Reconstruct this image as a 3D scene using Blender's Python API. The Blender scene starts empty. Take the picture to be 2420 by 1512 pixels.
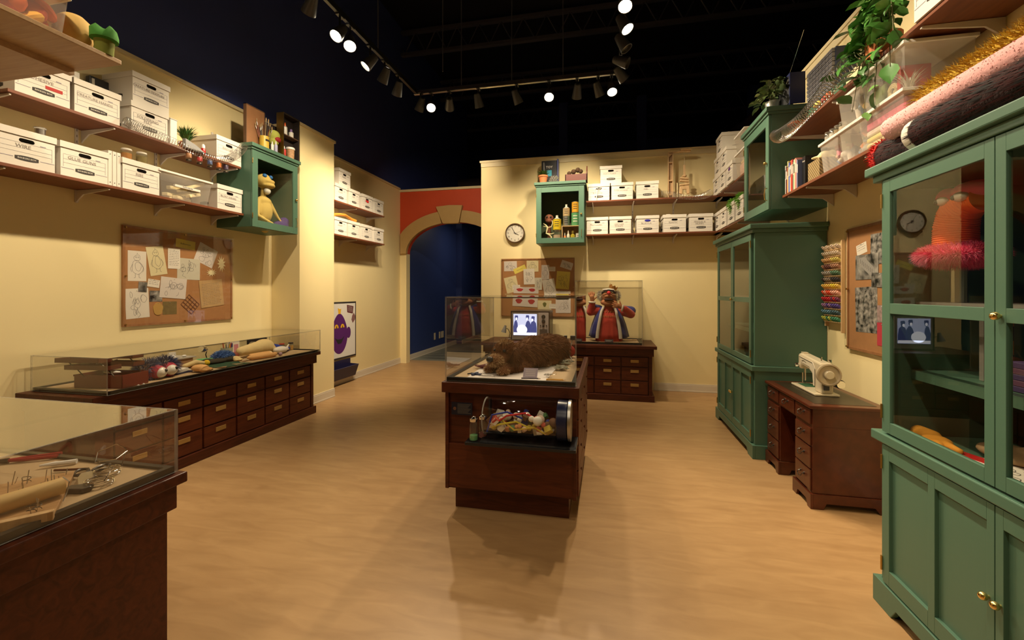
import bpy, bmesh, math, random
from mathutils import Vector, Matrix
PI = math.pi
S = bpy.context.scene
C = S.collection
# ---------------- camera, world, exposure ----------------
cd = bpy.data.cameras.new('camera'); cam = bpy.data.objects.new('camera', cd); C.objects.link(cam)
cam.location = (0, 0, 1.6); cam.rotation_euler = (PI/2, 0, math.radians(12.27))
cd.sensor_width = 36; cd.lens = 1030/2420*36; cd.shift_y = -68/2420; cd.clip_start = .05; cd.clip_end = 100
S.camera = cam
w = bpy.data.worlds.new('world'); S.world = w; w.use_nodes = True
w.node_tree.nodes['Background'].inputs[0].default_value = (.9, .8, .7, 1)
w.node_tree.nodes['Background'].inputs[1].default_value = .0008
S.view_settings.view_transform = 'Standard'; S.view_settings.look = 'None'
S.view_settings.exposure = 0.0; S.view_settings.gamma = 1; S.view_settings.use_curve_mapping = False
LIGHT_COL = (1.0, .82, .56)
POW = 51.0
# bare area light without a fixture, used only for the blue passage
def area(n, loc, rot, sx, sy, p, col=LIGHT_COL):
    l = bpy.data.lights.new(n, 'AREA'); l.shape = 'RECTANGLE'; l.size = sx; l.size_y = sy; l.energy = p; l.color = col
    o = bpy.data.objects.new(n, l); C.objects.link(o); o.location = loc; o.rotation_euler = rot; return o
area('blue_passage_fill', (-3.2, 11.6, 3.6), (0, 0, 0), .5, .5, 14, (1, .85, .65))  # unseen area light filling the passage beyond the arch, no fixture built

# ---------------- materials ----------------
def nm(name):
    m = bpy.data.materials.new(name); m.use_nodes = True
    return m, m.node_tree.nodes, m.node_tree.links, m.node_tree.nodes['Principled BSDF']
def pm(name, col, rough=.5, metal=0, var=0, vs=8, bump=0, bs=60, spec=.5, coat=0, emit=0, alpha=1, trans=0, sheen=0):
    m, n, l, b = nm(name)
    b.inputs['Base Color'].default_value = (*col, 1); b.inputs['Roughness'].default_value = rough
    b.inputs['Metallic'].default_value = metal; b.inputs['Specular IOR Level'].default_value = spec
    b.inputs['Coat Weight'].default_value = coat; b.inputs['Alpha'].default_value = alpha
    b.inputs['Transmission Weight'].default_value = trans; b.inputs['Sheen Weight'].default_value = sheen
    if emit: b.inputs['Emission Color'].default_value = (*col, 1); b.inputs['Emission Strength'].default_value = emit
    tc = n.new('ShaderNodeTexCoord')
    if var:
        t = n.new('ShaderNodeTexNoise'); t.inputs['Scale'].default_value = vs; t.inputs['Detail'].default_value = 4
        l.new(tc.outputs['Object'], t.inputs['Vector'])
        mx = n.new('ShaderNodeMix'); mx.data_type = 'RGBA'
        mx.inputs['A'].default_value = (*[c*(1-var) for c in col], 1); mx.inputs['B'].default_value = (*[min(1, c*(1+var)) for c in col], 1)
        l.new(t.outputs['Fac'], mx.inputs['Factor']); l.new(mx.outputs['Result'], b.inputs['Base Color'])
    if bump:
        t2 = n.new('ShaderNodeTexNoise'); t2.inputs['Scale'].default_value = bs; l.new(tc.outputs['Object'], t2.inputs['Vector'])
        bp = n.new('ShaderNodeBump'); bp.inputs['Strength'].default_value = bump; bp.inputs['Distance'].default_value = .004
        l.new(t2.outputs['Fac'], bp.inputs['Height']); l.new(bp.outputs['Normal'], b.inputs['Normal'])
    return m
def wood(name, c0, c1, scale=(2, 30, 30), rough=.4, spec=.5, bump=.05, coat=0, coords='Object', dist=1.5):
    m, n, l, b = nm(name)
    tc = n.new('ShaderNodeTexCoord'); mp = n.new('ShaderNodeMapping'); mp.inputs['Scale'].default_value = scale
    t = n.new('ShaderNodeTexNoise'); t.inputs['Scale'].default_value = 1; t.inputs['Detail'].default_value = 5; t.inputs['Distortion'].default_value = dist
    r = n.new('ShaderNodeValToRGB'); r.color_ramp.elements[0].position = .3; r.color_ramp.elements[1].position = .72
    r.color_ramp.elements[0].color = (*c0, 1); r.color_ramp.elements[1].color = (*c1, 1)
    l.new(tc.outputs[coords], mp.inputs['Vector']); l.new(mp.outputs['Vector'], t.inputs['Vector'])
    l.new(t.outputs['Fac'], r.inputs['Fac']); l.new(r.outputs['Color'], b.inputs['Base Color'])
    b.inputs['Roughness'].default_value = rough; b.inputs['Specular IOR Level'].default_value = spec; b.inputs['Coat Weight'].default_value = coat
    bp = n.new('ShaderNodeBump'); bp.inputs['Strength'].default_value = bump; bp.inputs['Distance'].default_value = .003
    l.new(t.outputs['Fac'], bp.inputs['Height']); l.new(bp.outputs['Normal'], b.inputs['Normal'])
    return m
def clear(name, tint=(1, 1, 1), ior=1.5, boost=1.9, haze=0, hazecol=(1, 1, 1)):
    """thin clear sheet: straight-through transparency with Fresnel reflection of both its faces"""
    m, n, l, b = nm(name); out = n['Material Output']
    tr = n.new('ShaderNodeBsdfTransparent'); tr.inputs[0].default_value = (*tint, 1)
    gl = n.new('ShaderNodeBsdfGlossy'); gl.inputs['Roughness'].default_value = .01
    fr = n.new('ShaderNodeFresnel'); fr.inputs['IOR'].default_value = ior
    geo = n.new('ShaderNodeNewGeometry'); inv = n.new('ShaderNodeMath'); inv.operation = 'SUBTRACT'; inv.inputs[0].default_value = 1
    l.new(geo.outputs['Backfacing'], inv.inputs[1])
    mu = n.new('ShaderNodeMath'); mu.operation = 'MULTIPLY'; mu.inputs[1].default_value = boost; mu.use_clamp = True
    m2 = n.new('ShaderNodeMath'); m2.operation = 'MULTIPLY'
    l.new(fr.outputs[0], mu.inputs[0]); l.new(mu.outputs[0], m2.inputs[0]); l.new(inv.outputs[0], m2.inputs[1])
    mx = n.new('ShaderNodeMixShader'); l.new(m2.outputs[0], mx.inputs[0]); l.new(tr.outputs[0], mx.inputs[1]); l.new(gl.outputs[0], mx.inputs[2])
    res = mx
    if haze:
        df = n.new('ShaderNodeBsdfDiffuse'); df.inputs[0].default_value = (*hazecol, 1)
        tl = n.new('ShaderNodeBsdfTranslucent'); tl.inputs[0].default_value = (*hazecol, 1)
        ad = n.new('ShaderNodeMixShader'); ad.inputs[0].default_value = .4; l.new(df.outputs[0], ad.inputs[1]); l.new(tl.outputs[0], ad.inputs[2])
        mh = n.new('ShaderNodeMixShader'); mh.inputs[0].default_value = haze; l.new(mx.outputs[0], mh.inputs[1]); l.new(ad.outputs[0], mh.inputs[2]); res = mh
    l.new(res.outputs[0], out.inputs['Surface']); return m
M = {}
M['wall'] = pm('yellow_wall_paint', (.84, .70, .38), .7, var=.04, vs=1.5, bump=.06, bs=180)
M['navy'] = pm('navy_wall_paint', (.045, .065, .24), .6)
M['blue'] = pm('blue_wall_paint', (.03, .055, .20), .45, var=.1, vs=.6)
M['black'] = pm('black_paint', (.004, .004, .006), .7)
M['steel_dark'] = pm('dark_steelwork', (.07, .07, .09), .5)
M['duct'] = pm('dark_duct_metal', (.08, .07, .09), .45)
M['base'] = pm('baseboard_paint', (.70, .62, .50), .45)
M['trimp'] = pm('cream_trim_paint', (.74, .62, .38), .5)
M['red'] = pm('red_wall_paint', (.62, .07, .018), .6, var=.12, vs=1)
M['stone'] = pm('tan_arch_paint', (.52, .34, .13), .6, var=.06)
def floor_mat():
    m, n, l, b = nm('maple_floor')
    tc = n.new('ShaderNodeTexCoord')
    def tex(sc, det, dist=0):
        mp = n.new('ShaderNodeMapping'); mp.inputs['Scale'].default_value = sc; l.new(tc.outputs['Object'], mp.inputs['Vector'])
        t = n.new('ShaderNodeTexNoise'); t.inputs['Scale'].default_value = 1; t.inputs['Detail'].default_value = det; t.inputs['Distortion'].default_value = dist
        l.new(mp.outputs['Vector'], t.inputs['Vector']); return t
    t1 = tex((3.2, 13, 1), 7, .8); t2 = tex((1.1, 5, 1), 3, .4)
    br = n.new('ShaderNodeTexBrick'); br.inputs['Scale'].default_value = 1; br.inputs['Brick Width'].default_value = 1.2; br.inputs['Row Height'].default_value = .16
    br.inputs['Mortar Size'].default_value = .0008; br.inputs['Color1'].default_value = (.47, .47, .47, 1); br.inputs['Color2'].default_value = (.55, .55, .55, 1); br.inputs['Mortar'].default_value = (.42, .42, .42, 1)
    l.new(tc.outputs['Object'], br.inputs['Vector'])
    ad = n.new('ShaderNodeMath'); ad.operation = 'MULTIPLY_ADD'; ad.inputs[1].default_value = .55; l.new(t1.outputs['Fac'], ad.inputs[0])
    a2 = n.new('ShaderNodeMath'); a2.operation = 'MULTIPLY'; a2.inputs[1].default_value = .25; l.new(t2.outputs['Fac'], a2.inputs[0]); l.new(a2.outputs[0], ad.inputs[2])
    a3 = n.new('ShaderNodeMath'); a3.operation = 'MULTIPLY_ADD'; a3.inputs[1].default_value = .25; l.new(br.outputs['Color'], a3.inputs[0]); l.new(ad.outputs[0], a3.inputs[2])
    r = n.new('ShaderNodeValToRGB'); e = r.color_ramp.elements; e[0].position = .36; e[0].color = (.36, .205, .088, 1); e[1].position = .66; e[1].color = (.475, .29, .134, 1)
    l.new(a3.outputs[0], r.inputs['Fac']); l.new(r.outputs['Color'], b.inputs['Base Color'])
    b.inputs['Roughness'].default_value = .38; b.inputs['Specular IOR Level'].default_value = .4
    return m
M['floor'] = floor_mat()
M['floor2'] = wood('grey_streaked_floor', (.06, .06, .05), (.26, .26, .20), (.8, 7, 1), .4)
M['mah'] = wood('dark_mahogany', (.052, .0105, .0035), (.108, .024, .0075), (3, 22, 22), .42, spec=.35)
M['mahdoor'] = wood('drawer_front_mahogany', (.075, .015, .005), (.135, .031, .009), (3, 14, 22), .42, spec=.35)
M['desk'] = wood('antique_desk_mahogany', (.066, .013, .005), (.10, .021, .0075), (2, 14, 14), .3, spec=.4, coat=.2, dist=.3)
M['leather'] = pm('dark_green_leather', (.028, .018, .008), .35, bump=.1, bs=300)
M['shelfw'] = wood('cherry_shelf_board', (.145, .042, .018), (.225, .072, .030), (2, 20, 20), .42)
M['maple'] = wood('maple_shelf_board', (.40, .25, .13), (.50, .33, .18), (2, 25, 25), .5)
M['pine'] = wood('pale_pine', (.52, .33, .16), (.66, .45, .24), (30, 30, 3), .5)
M['green'] = pm('green_cabinet_paint', (.078, .165, .112), .42, var=.03, vs=3, bump=.03, bs=40)
M['greenin'] = pm('cabinet_interior_paint', (.10, .13, .07), .6)
M['mat'] = pm('tan_case_mat', (.44, .31, .17), .75, var=.05)
M['gasket'] = pm('black_case_gasket', (.010, .012, .012), .35)
M['acr'] = clear('clear_acrylic', (.985, .98, .97), boost=2.0)
M['acredge'] = pm('acrylic_edge', (.42, .40, .36), .25, alpha=.55)
M['glass'] = clear('door_glass', (.95, .95, .93), boost=1.5)
M['cover'] = clear('board_cover_acrylic', (.985, .98, .97), boost=1.1)
M['jar'] = clear('jar_glass', (.94, .95, .93), boost=1.6, haze=.05, hazecol=(.8, .8, .7))
M['plastic'] = clear('frosted_plastic', (.95, .93, .90), boost=1.2, haze=.24, hazecol=(.85, .82, .76))
M['plasticlid'] = pm('white_plastic_lid', (.82, .78, .72), .35)
M['brass'] = pm('brushed_brass', (.52, .34, .11), .35, 1)
M['brassp'] = pm('aged_brass_label_plate', (.48, .30, .10), .5, .6)
M['brasspol'] = pm('polished_brass', (.85, .62, .25), .12, 1)
M['steel'] = pm('brushed_steel', (.55, .53, .50), .3, 1)
M['chrome'] = pm('chrome', (.8, .8, .8), .08, 1)
M['dkmetal'] = pm('dark_handle_metal', (.09, .075, .06), .35, .8)
M['card'] = pm('white_cardboard', (.76, .71, .63), .75, var=.03, vs=4)
M['print'] = pm('grey_box_print', (.33, .30, .36), .8)
M['logo'] = pm('brown_black_box_print', (.035, .028, .024), .7)
M['pencil'] = pm('pencil_line', (.30, .26, .24), .8)
M['ink'] = pm('black_ink', (.02, .018, .02), .7)
M['cream'] = pm('cream_print', (.75, .70, .62), .7)
M['white'] = pm('white_paint', (.80, .78, .74), .4)
M['whitebr'] = pm('white_bracket_enamel', (.66, .60, .54), .4)
M['cork'] = pm('cork_board', (.40, .19, .072), .85, var=.10, vs=30)
M['dark'] = pm('black_plastic', (.012, .012, .014), .35)
M['dgrey'] = pm('dark_grey_plastic', (.05, .052, .06), .4)
M['grey'] = pm('grey_plastic', (.30, .30, .30), .45)
M['foam'] = pm('pale_yellow_foam', (.72, .56, .27), .9, bump=.3, bs=200)
M['foamo'] = pm('orange_tinted_foam', (.75, .42, .16), .9, bump=.3, bs=200)
M['foampale'] = pm('cream_foam', (.80, .70, .42), .9, bump=.2, bs=200)
M['navyp'] = pm('navy_plastic', (.012, .016, .055), .25)
M['terra'] = pm('terracotta', (.52, .17, .06), .8, var=.1)
def colm(name, c, rough=.6, **k):
    if name not in M: M[name] = pm(name, c, rough, **k)
    return M[name]
# ---------------- mesh helpers ----------------
class MB:
    def __init__(s): s.v = []; s.f = []; s.m = []
    def add(s, vs, fs, m=0):
        o = len(s.v); s.v += [tuple(v) for v in vs]; s.f += [tuple(i+o for i in f) for f in fs]; s.m += [m]*len(fs); return s
    def box(s, x0, x1, y0, y1, z0, z1, m=0):
        vs = [(x, y, z) for z in (z0, z1) for y in (y0, y1) for x in (x0, x1)]
        return s.add(vs, [(0, 2, 3, 1), (4, 5, 7, 6), (0, 1, 5, 4), (2, 6, 7, 3), (0, 4, 6, 2), (1, 3, 7, 5)], m)
    def cb(s, c, d, m=0): return s.box(c[0]-d[0]/2, c[0]+d[0]/2, c[1]-d[1]/2, c[1]+d[1]/2, c[2]-d[2]/2, c[2]+d[2]/2, m)
    def prism(s, poly, a, b, ax='y', m=0):
        n = len(poly)
        def P(p, t): return {'y': (p[0], t, p[1]), 'x': (t, p[0], p[1]), 'z': (p[0], p[1], t)}[ax]
        vs = [P(p, a) for p in poly]+[P(p, b) for p in poly]
        return s.add(vs, [tuple(range(n))[::-1], tuple(range(n, 2*n))]+[(i, (i+1) % n, n+(i+1) % n, n+i) for i in range(n)], m)
    def lathe(s, prof, c=(0, 0, 0), n=20, m=0, M4=None, cap=True):
        vs = []
        for r, z in prof:
            for i in range(n):
                a = 2*PI*i/n; p = Vector((r*math.cos(a), r*math.sin(a), z))
                if M4: p = M4 @ p
                vs.append(p+Vector(c))
        fs = [(j*n+i, j*n+(i+1) % n, (j+1)*n+(i+1) % n, (j+1)*n+i) for j in range(len(prof)-1) for i in range(n)]
        if cap:
            fs.append(tuple(range(n))[::-1]); fs.append(tuple((len(prof)-1)*n+i for i in range(n)))
        return s.add(vs, fs, m)
    def cyl(s, p0, p1, r0, r1=None, n=12, m=0, cap=True):
        p0 = Vector(p0); p1 = Vector(p1); d = p1-p0; r1 = r0 if r1 is None else r1
        q = d.to_track_quat('Z', 'Y').to_matrix().to_4x4()
        return s.lathe([(r0, 0), (r1, d.length)], p0, n, m, q, cap)
    def tube(s, pts, r, n=6, m=0, closed=False, rad=None):
        pts = [Vector(p) for p in pts]; N = len(pts); vs = []; up = Vector((0, 0, 1)); prev = None
        for i, p in enumerate(pts):
            t = (pts[(i+1) % N]-pts[i-1]) if closed else (pts[min(i+1, N-1)]-pts[max(i-1, 0)])
            t = t.normalized() if t.length > 1e-9 else Vector((0, 0, 1))
            a = prev if prev is not None else (up if abs(t.z) < .9 else Vector((1, 0, 0)))
            u = (a-t*a.dot(t)); u = u.normalized() if u.length > 1e-6 else t.orthogonal().normalized()
            prev = u; w_ = t.cross(u); rr = rad[i] if rad else r
            for k in range(n):
                g = 2*PI*k/n; vs.append(p+(u*math.cos(g)+w_*math.sin(g))*rr)
        L = N if closed else N-1
        fs = [(i*n+k, i*n+(k+1) % n, ((i+1) % N)*n+(k+1) % n, ((i+1) % N)*n+k) for i in range(L) for k in range(n)]
        if not closed: fs += [tuple(range(n))[::-1], tuple((N-1)*n+k for k in range(n))]
        return s.add(vs, fs, m)
    def ball(s, c, r, nu=16, nv=10, m=0, M4=None):
        r = (r, r, r) if not hasattr(r, '__len__') else r
        vs = []; c = Vector(c)
        for j in range(nv+1):
            ph = PI*j/nv
            for i in range(nu):
                a = 2*PI*i/nu; p = Vector((r[0]*math.sin(ph)*math.cos(a), r[1]*math.sin(ph)*math.sin(a), -r[2]*math.cos(ph)))
                if M4: p = M4 @ p
                vs.append(p+c)
        return s.add(vs, [(j*nu+i, j*nu+(i+1) % nu, (j+1)*nu+(i+1) % nu, (j+1)*nu+i) for j in range(nv) for i in range(nu)], m)
    def xf(s, M4): s.v = [tuple(M4 @ Vector(v)) for v in s.v]; return s
    def mesh(s, name, mats, smooth=False):
        me = bpy.data.meshes.new(name); me.from_pydata(s.v, [], s.f)
        for a in (mats if isinstance(mats, (list, tuple)) else [mats]): me.materials.append(a)
        if any(s.m): me.polygons.foreach_set('material_index', s.m)
        if smooth:
            me.polygons.foreach_set('use_smooth', [True]*len(me.polygons))
            try: me.set_sharp_from_angle(angle=math.radians(smooth if smooth > 1 else 38))
            except Exception: pass
        me.update(); return me
    def build(s, name, mats, parent=None, smooth=False, bev=0, loc=None, **kw):
        o = bpy.data.objects.new(name, s.mesh(name, mats, smooth)); C.objects.link(o)
        if parent: o.parent = parent
        if loc: o.location = loc
        if bev:
            b = o.modifiers.new('bevel', 'BEVEL'); b.width = bev; b.segments = 2; b.limit_method = 'ANGLE'
        if kw: tag(o, **kw)
        return o
def tag(o, label=None, cat=None, group=None, kind=None):
    for k, v in (('label', label), ('category', cat), ('group', group), ('kind', kind)):
        if v: o[k] = v
    return o
def thing(name, label, cat, loc=(0, 0, 0), rz=0, group=None, sc=None):
    o = bpy.data.objects.new(name, None); C.objects.link(o); o.location = loc; o.rotation_euler = (0, 0, rz); o.empty_display_size = .05
    if sc: o.scale = (sc,)*3
    return tag(o, label, cat, group)
def solo(mb, name, mats, label, cat, group=None, smooth=False, bev=0, loc=None, rz=0):
    o = mb.build(name, mats, None, smooth, bev, loc); o.rotation_euler = (0, 0, rz); return tag(o, label, cat, group)
def dup(o, loc, rz=None, label=None, group=None):
    r = o.copy(); C.objects.link(r); r.location = loc
    if rz is not None: r.rotation_euler = (0, 0, rz)
    if label: r['label'] = label
    if group: r['group'] = group
    def rec(a, b):
        for ch in kids.get(a, []):
            c = ch.copy(); C.objects.link(c); c.parent = b; rec(ch, c)
    kids = {}
    for x in list(C.objects):
        if x.parent: kids.setdefault(x.parent, []).append(x)
    rec(o, r); return r
def struct(name, mb, m, **k):
    o = mb.build(name, m, **k); o['kind'] = 'structure'; return o
TXT = {}
def text(s, size, mat, parent, M4, name='lettering', ext=.0003, align='CENTER', space=1.0):
    key = (s, size, mat.name, align, space)
    if key not in TXT:
        cu = bpy.data.curves.new('t', 'FONT'); cu.body = s; cu.size = size; cu.align_x = align; cu.align_y = 'CENTER'; cu.extrude = ext
        cu.resolution_u = 2; cu.space_character = space; cu.space_line = .95
        o = bpy.data.objects.new('t', cu); C.objects.link(o); bpy.context.view_layer.update()
        me = bpy.data.meshes.new_from_object(o); me.materials.clear(); me.materials.append(mat)
        bpy.data.objects.remove(o); TXT[key] = me
    o = bpy.data.objects.new(name, TXT[key]); C.objects.link(o); o.parent = parent; o.matrix_local = M4
    return o
def faceY(x, y, z, rot=0):   # text or sheet standing up, facing local -Y
    return Matrix.Translation((x, y, z)) @ Matrix.Rotation(PI/2, 4, 'X') @ Matrix.Rotation(rot, 4, 'Z')
def blob(name, items, mat, parent=None, voxel=.012, smooth=3):
    """one continuous skin over ellipsoids / tapered limbs. items: ('e',c,r[,M]) or ('c',p0,p1,r0,r1)"""
    mb = MB()
    for it in items:
        if it[0] == 'e': mb.ball(it[1], it[2], 18, 12, M4=it[3] if len(it) > 3 else None)
        else:
            _, a, b, r0, r1 = it; a = Vector(a); b = Vector(b); n = 6
            for k in range(n+1):
                t = k/n; mb.ball(a.lerp(b, t), r0+(r1-r0)*t, 12, 8)
            mb.cyl(a, b, r0, r1, 12)
    o = mb.build(name, mat, parent, smooth=180)
    r = o.modifiers.new('remesh', 'REMESH'); r.mode = 'VOXEL'; r.voxel_size = voxel; r.use_smooth_shade = True
    sm = o.modifiers.new('smooth', 'SMOOTH'); sm.factor = .5; sm.iterations = smooth
    return o
def fur(name, items, n, length, width, mats, parent, droop=.3, seed=1, jitter=.35, flow=None):
    """hair blades rooted over a list of ellipsoids (c, r) or limbs, merged into one soft mass"""
    R = random.Random(seed); mb = MB(); E_ = []
    for it in items:
        if it[0] == 'e': E_.append((Vector(it[1]), Vector(it[2] if hasattr(it[2], '__len__') else (it[2],)*3)))
        else:
            a = Vector(it[1]); b = Vector(it[2]); k = max(5, int((b-a).length/(it[3]*.5)))
            for q in range(k+1): r_ = it[3]+(it[4]-it[3])*q/k; E_.append((a.lerp(b, q/k), Vector((r_, r_, r_))))
    W_ = [e[1].x*e[1].y+e[1].y*e[1].z+e[1].x*e[1].z for e in E_]
    for _ in range(n):
        c, r = R.choices(E_, W_)[0]
        d = Vector((R.gauss(0, 1), R.gauss(0, 1), R.gauss(0, 1))).normalized()
        p = c+Vector((d.x*r.x, d.y*r.y, d.z*r.z))
        if any(((p-c2).x/r2.x)**2+((p-c2).y/r2.y)**2+((p-c2).z/r2.z)**2 < .75 for c2, r2 in E_ if c2 is not c): continue
        nn = Vector((d.x/r.x, d.y/r.y, d.z/r.z)).normalized()
        q = (nn+Vector((R.uniform(-1, 1), R.uniform(-1, 1), R.uniform(-1, 1)))*jitter-Vector((0, 0, droop))).normalized()
        if flow: q = (q*.45+Vector(flow)+nn*.25).normalized()
        s_ = q.cross(Vector((R.uniform(-1, 1), R.uniform(-1, 1), R.uniform(-1, 1)))).normalized()*width/2
        L = length*R.uniform(.6, 1.2); mid = p+q*L*.5+Vector((0, 0, .06*L)); tip = p+q*L-Vector((0, 0, droop*L*.4)); p0 = p-nn*.004
        mb.add([p0-s_, p0+s_, mid+s_*.7, mid-s_*.7, tip], [(0, 1, 2, 3), (3, 2, 4)], R.randrange(len(mats)))
    o = mb.build(name, mats, parent); o['kind'] = 'stuff'; return o
# ---------------- room ----------------
H = 3.85
struct('floor', MB().box(-4.7, 2.2, -3, 9.42, -.05, 0), M['floor'])
struct('floor_passage', MB().box(-8, 6, 9.42, 18, -.05, 0), M['floor2'])
struct('wall_left', MB().box(-4.65, -4.5, -3, 8.96, 0, H), M['wall'])
struct('wall_left_pier', MB().box(-4.499, -4.06, 5.15, 5.91, 0, H), M['wall'])
struct('wall_back', MB().box(-2.16, 2.0, 7.38, 7.53, 0, H), M['wall'])
struct('wall_right', MB().box(2.0, 2.15, -3, 7.53, 0, H), M['wall'])
struct('wall_rear', MB().box(-4.5, 2.0, -3.15, -3.0, 0, H), M['wall'])
struct('wall_left_upper', MB().box(-4.85, -4.58, -3, 14, H+.01, 8), M['navy'])
struct('wall_right_upper', MB().box(5.9, 6.1, -3, 18, 0, 8), M['navy'])
struct('wall_far', MB().box(-8, 6, 17.9, 18.1, 0, 8), M['navy'])
struct('wall_rear_upper', MB().box(-8, 6, -3.4, -3.2, 0, 8), M['navy'])
struct('ceiling', MB().box(-8, 6, -3.4, 18, 7.6, 7.8), M['black'])
# arch wall at the end of the room
cx, za, ai, bi, ao, bo = -3.25, 2.43, 1.10, .67, 1.38, .92
ain = [(cx+ai*math.cos(a), za+bi*math.sin(a)) for a in [PI-PI*i/32 for i in range(33)]]
mb = MB(); mb.prism([(-4.5, 0), (cx-ai, 0), (cx-ai, za), (-4.5, za)], 8.96, 9.14); mb.prism([(cx+ai, 0), (-1.0, 0), (-1.0, za), (cx+ai, za)], 8.96, 9.14)
struct('wall_arch', mb, M['wall'])
mb = MB()
ol = [(-4.5, za)]+ain[:17]; 
for i in range(32):
    x0, z0 = ain[i]; x1, z1 = ain[i+1]; mb.prism([(x0, z0), (x1, z1), (x1, H-.05), (x0, H-.05)], 8.96, 9.14)
mb.box(-4.5, cx-ai, 8.96, 9.14, za, H-.05); mb.box(cx+ai, -1.0, 8.96, 9.14, za, H-.05)
struct('wall_arch_red', mb, M['red'])
mb = MB(); N = 40
for i in range(N):
    a0 = PI-PI*i/N; a1 = PI-PI*(i+1)/N
    if 1.42 < (a0+a1)/2 < 1.80: continue
    q = [(cx+ai*.985*math.cos(a0), za+bi*.985*math.sin(a0)), (cx+ao*math.cos(a0), za+bo*math.sin(a0)), (cx+ao*math.cos(a1), za+bo*math.sin(a1)), (cx+ai*.985*math.cos(a1), za+bi*.985*math.sin(a1))]
    q = [(max(x, -4.47), z) for x, z in q]; mb.prism(q, 8.90, 8.98)
struct('trim_1', mb, M['stone'])
struct('trim_2', MB().prism([(-3.46, 3.06), (-3.62, 3.43), (-3.32, 3.455), (-3.02, 3.44), (-3.10, 3.06)], 8.87, 8.98), M['stone'], bev=.006)
struct('trim_3', MB().box(-4.5, -1.0, 8.93, 9.16, H-.05, H), M['trimp'])
def cap(n, x0, x1, y0, y1): struct(n, MB().box(x0, x1, y0, y1, H-.0, H+.035), M['trimp'])
cap('trim_4', -4.66, -4.47, -3, 8.92); cap('trim_5', -4.46, -4.04, 5.13, 5.93); cap('trim_6', -2.18, 1.97, 7.355, 7.54); cap('trim_7', 1.975, 2.16, -3, 7.54)
struct('trim_8', MB().box(-2.16, 2.0, 7.365, 7.38, H-.075, H), M['trimp']); struct('trim_9', MB().box(1.985, 2.0, -3, 7.36, H-.075, H), M['trimp'])
def bb(n, x0, x1, y0, y1, nx=0, ny=0):
    mb = MB().box(x0, x1, y0, y1, .002, .105)
    mb.box(x0+(.004 if nx < 0 else 0), x1-(.004 if nx > 0 else 0), y0+(.004 if ny < 0 else 0), y1, .105, .125); mb.box(x0-(.008 if nx < 0 else 0), x1+(.008 if nx > 0 else 0), y0-(.008 if ny < 0 else 0), y1, .002, .018)
    struct(n, mb, M['base'])
bb('baseboard_left', -4.5, -4.485, 5.93, 8.95, nx=1); bb('baseboard_pier', -4.06, -4.045, 5.15, 5.91, nx=1); bb('baseboard_back', .75, 1.98, 7.365, 7.38, ny=-1)
bb('baseboard_right', 1.985, 2.0, -2.9, 7.35, nx=-1); bb('baseboard_left_front', -4.5, -4.485, -2.9, 2.4, nx=1)
# blue passage beyond the arch
struct('wall_passage_left', MB().box(-4.7, -4.48, 9.15, 12.6, 0, H), M['blue']); struct('wall_passage_jog', MB().box(-4.7, -4.30, 12.6, 17.8, 0, H), M['blue'])
struct('wall_passage_right', MB().box(-1.0, -.8, 9.15, 17.8, 0, H), M['blue'])
bb('baseboard_passage', -4.48, -4.465, 9.15, 12.59, nx=1); bb('baseboard_passage_jog', -4.30, -4.285, 12.6, 17.8, nx=1)
for k, (y, w_) in enumerate(((10.9, .05), (11.25, .05), (11.45, .09))):
    t = thing('wall_outlet', ('leftmost', 'middle', 'right-hand wider')[k]+' of the three beige plates on the blue passage wall', 'outlet', (-4.478, y, .40), PI/2, 'beige outlets on the blue wall')
    MB().box(-w_, w_, -.008, 0, -.09, .09).build('cover_plate', M['trimp'], t, bev=.003); MB().box(-w_*.4, w_*.4, -.011, -.008, -.05, .05).build('socket', M['whitebr'], t)
# blackened steelwork, ducts and columns of the hall above
for i in range(6):
    y = 2+i*2.4
    t = thing('roof_joist', f'{["nearest","second","third","fourth","fifth","farthest"][i]} dark open-web steel joist crossing the black ceiling', 'joist', (0, y, 7.0), 0, 'dark roof joists')
    mb = MB().box(-8, 6, -.05, .05, .45, .52); mb.build('top_chord', M['steel_dark'], t); MB().box(-8, 6, -.05, .05, -.05, .02).build('bottom_chord', M['steel_dark'], t)
    mb = MB()
    for k in range(28): x = -8+k*.5; mb.cyl((x, 0, 0), (x+.25, 0, .48), .014, n=4); mb.cyl((x+.25, 0, .48), (x+.5, 0, 0), .014, n=4)
    o = mb.build('web', M['steel_dark'], t); o['kind'] = 'stuff'
solo(MB().tube([(5.4, 1, 5.6), (4.6, 5, 5.5), (3.6, 9.5, 5.3), (2.8, 12.5, 5.2)], .32, 18), 'air_duct', M['duct'], 'big round dark air duct running back above the right wall', 'duct', smooth=True)
solo(MB().tube([(-4.575, 13.2, 5.0), (5.89, 12.6, 5.0)], .16, 12), 'pipe', M['duct'], 'long dark horizontal pipe crossing behind the back wall', 'pipe', smooth=True)
for i, x in enumerate((-1.35, 1.05, 4.2)):
    solo(MB().box(-.14, .14, -.14, .14, 0, 7.6), 'steel_column', M['navy'], ['dark column rising behind the left end of the back wall', 'dark column rising behind the middle of the back wall', 'dark column beyond the right wall near the duct'][i], 'column', loc=(x, 14, 0), bev=.02)
for i, x in enumerate((-2.25, -1.39)):
    solo(MB().cyl((0, 0, 0), (0, 0, 2.9), .008, n=6), 'hanging_rod', M['steel_dark'], ['thin steel rod hanging down to the left part of the cross rail', 'thin steel rod hanging left of the room centre behind the rail'][i], 'rod', loc=(x, 5.77+i*.6, 4.68))
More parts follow.
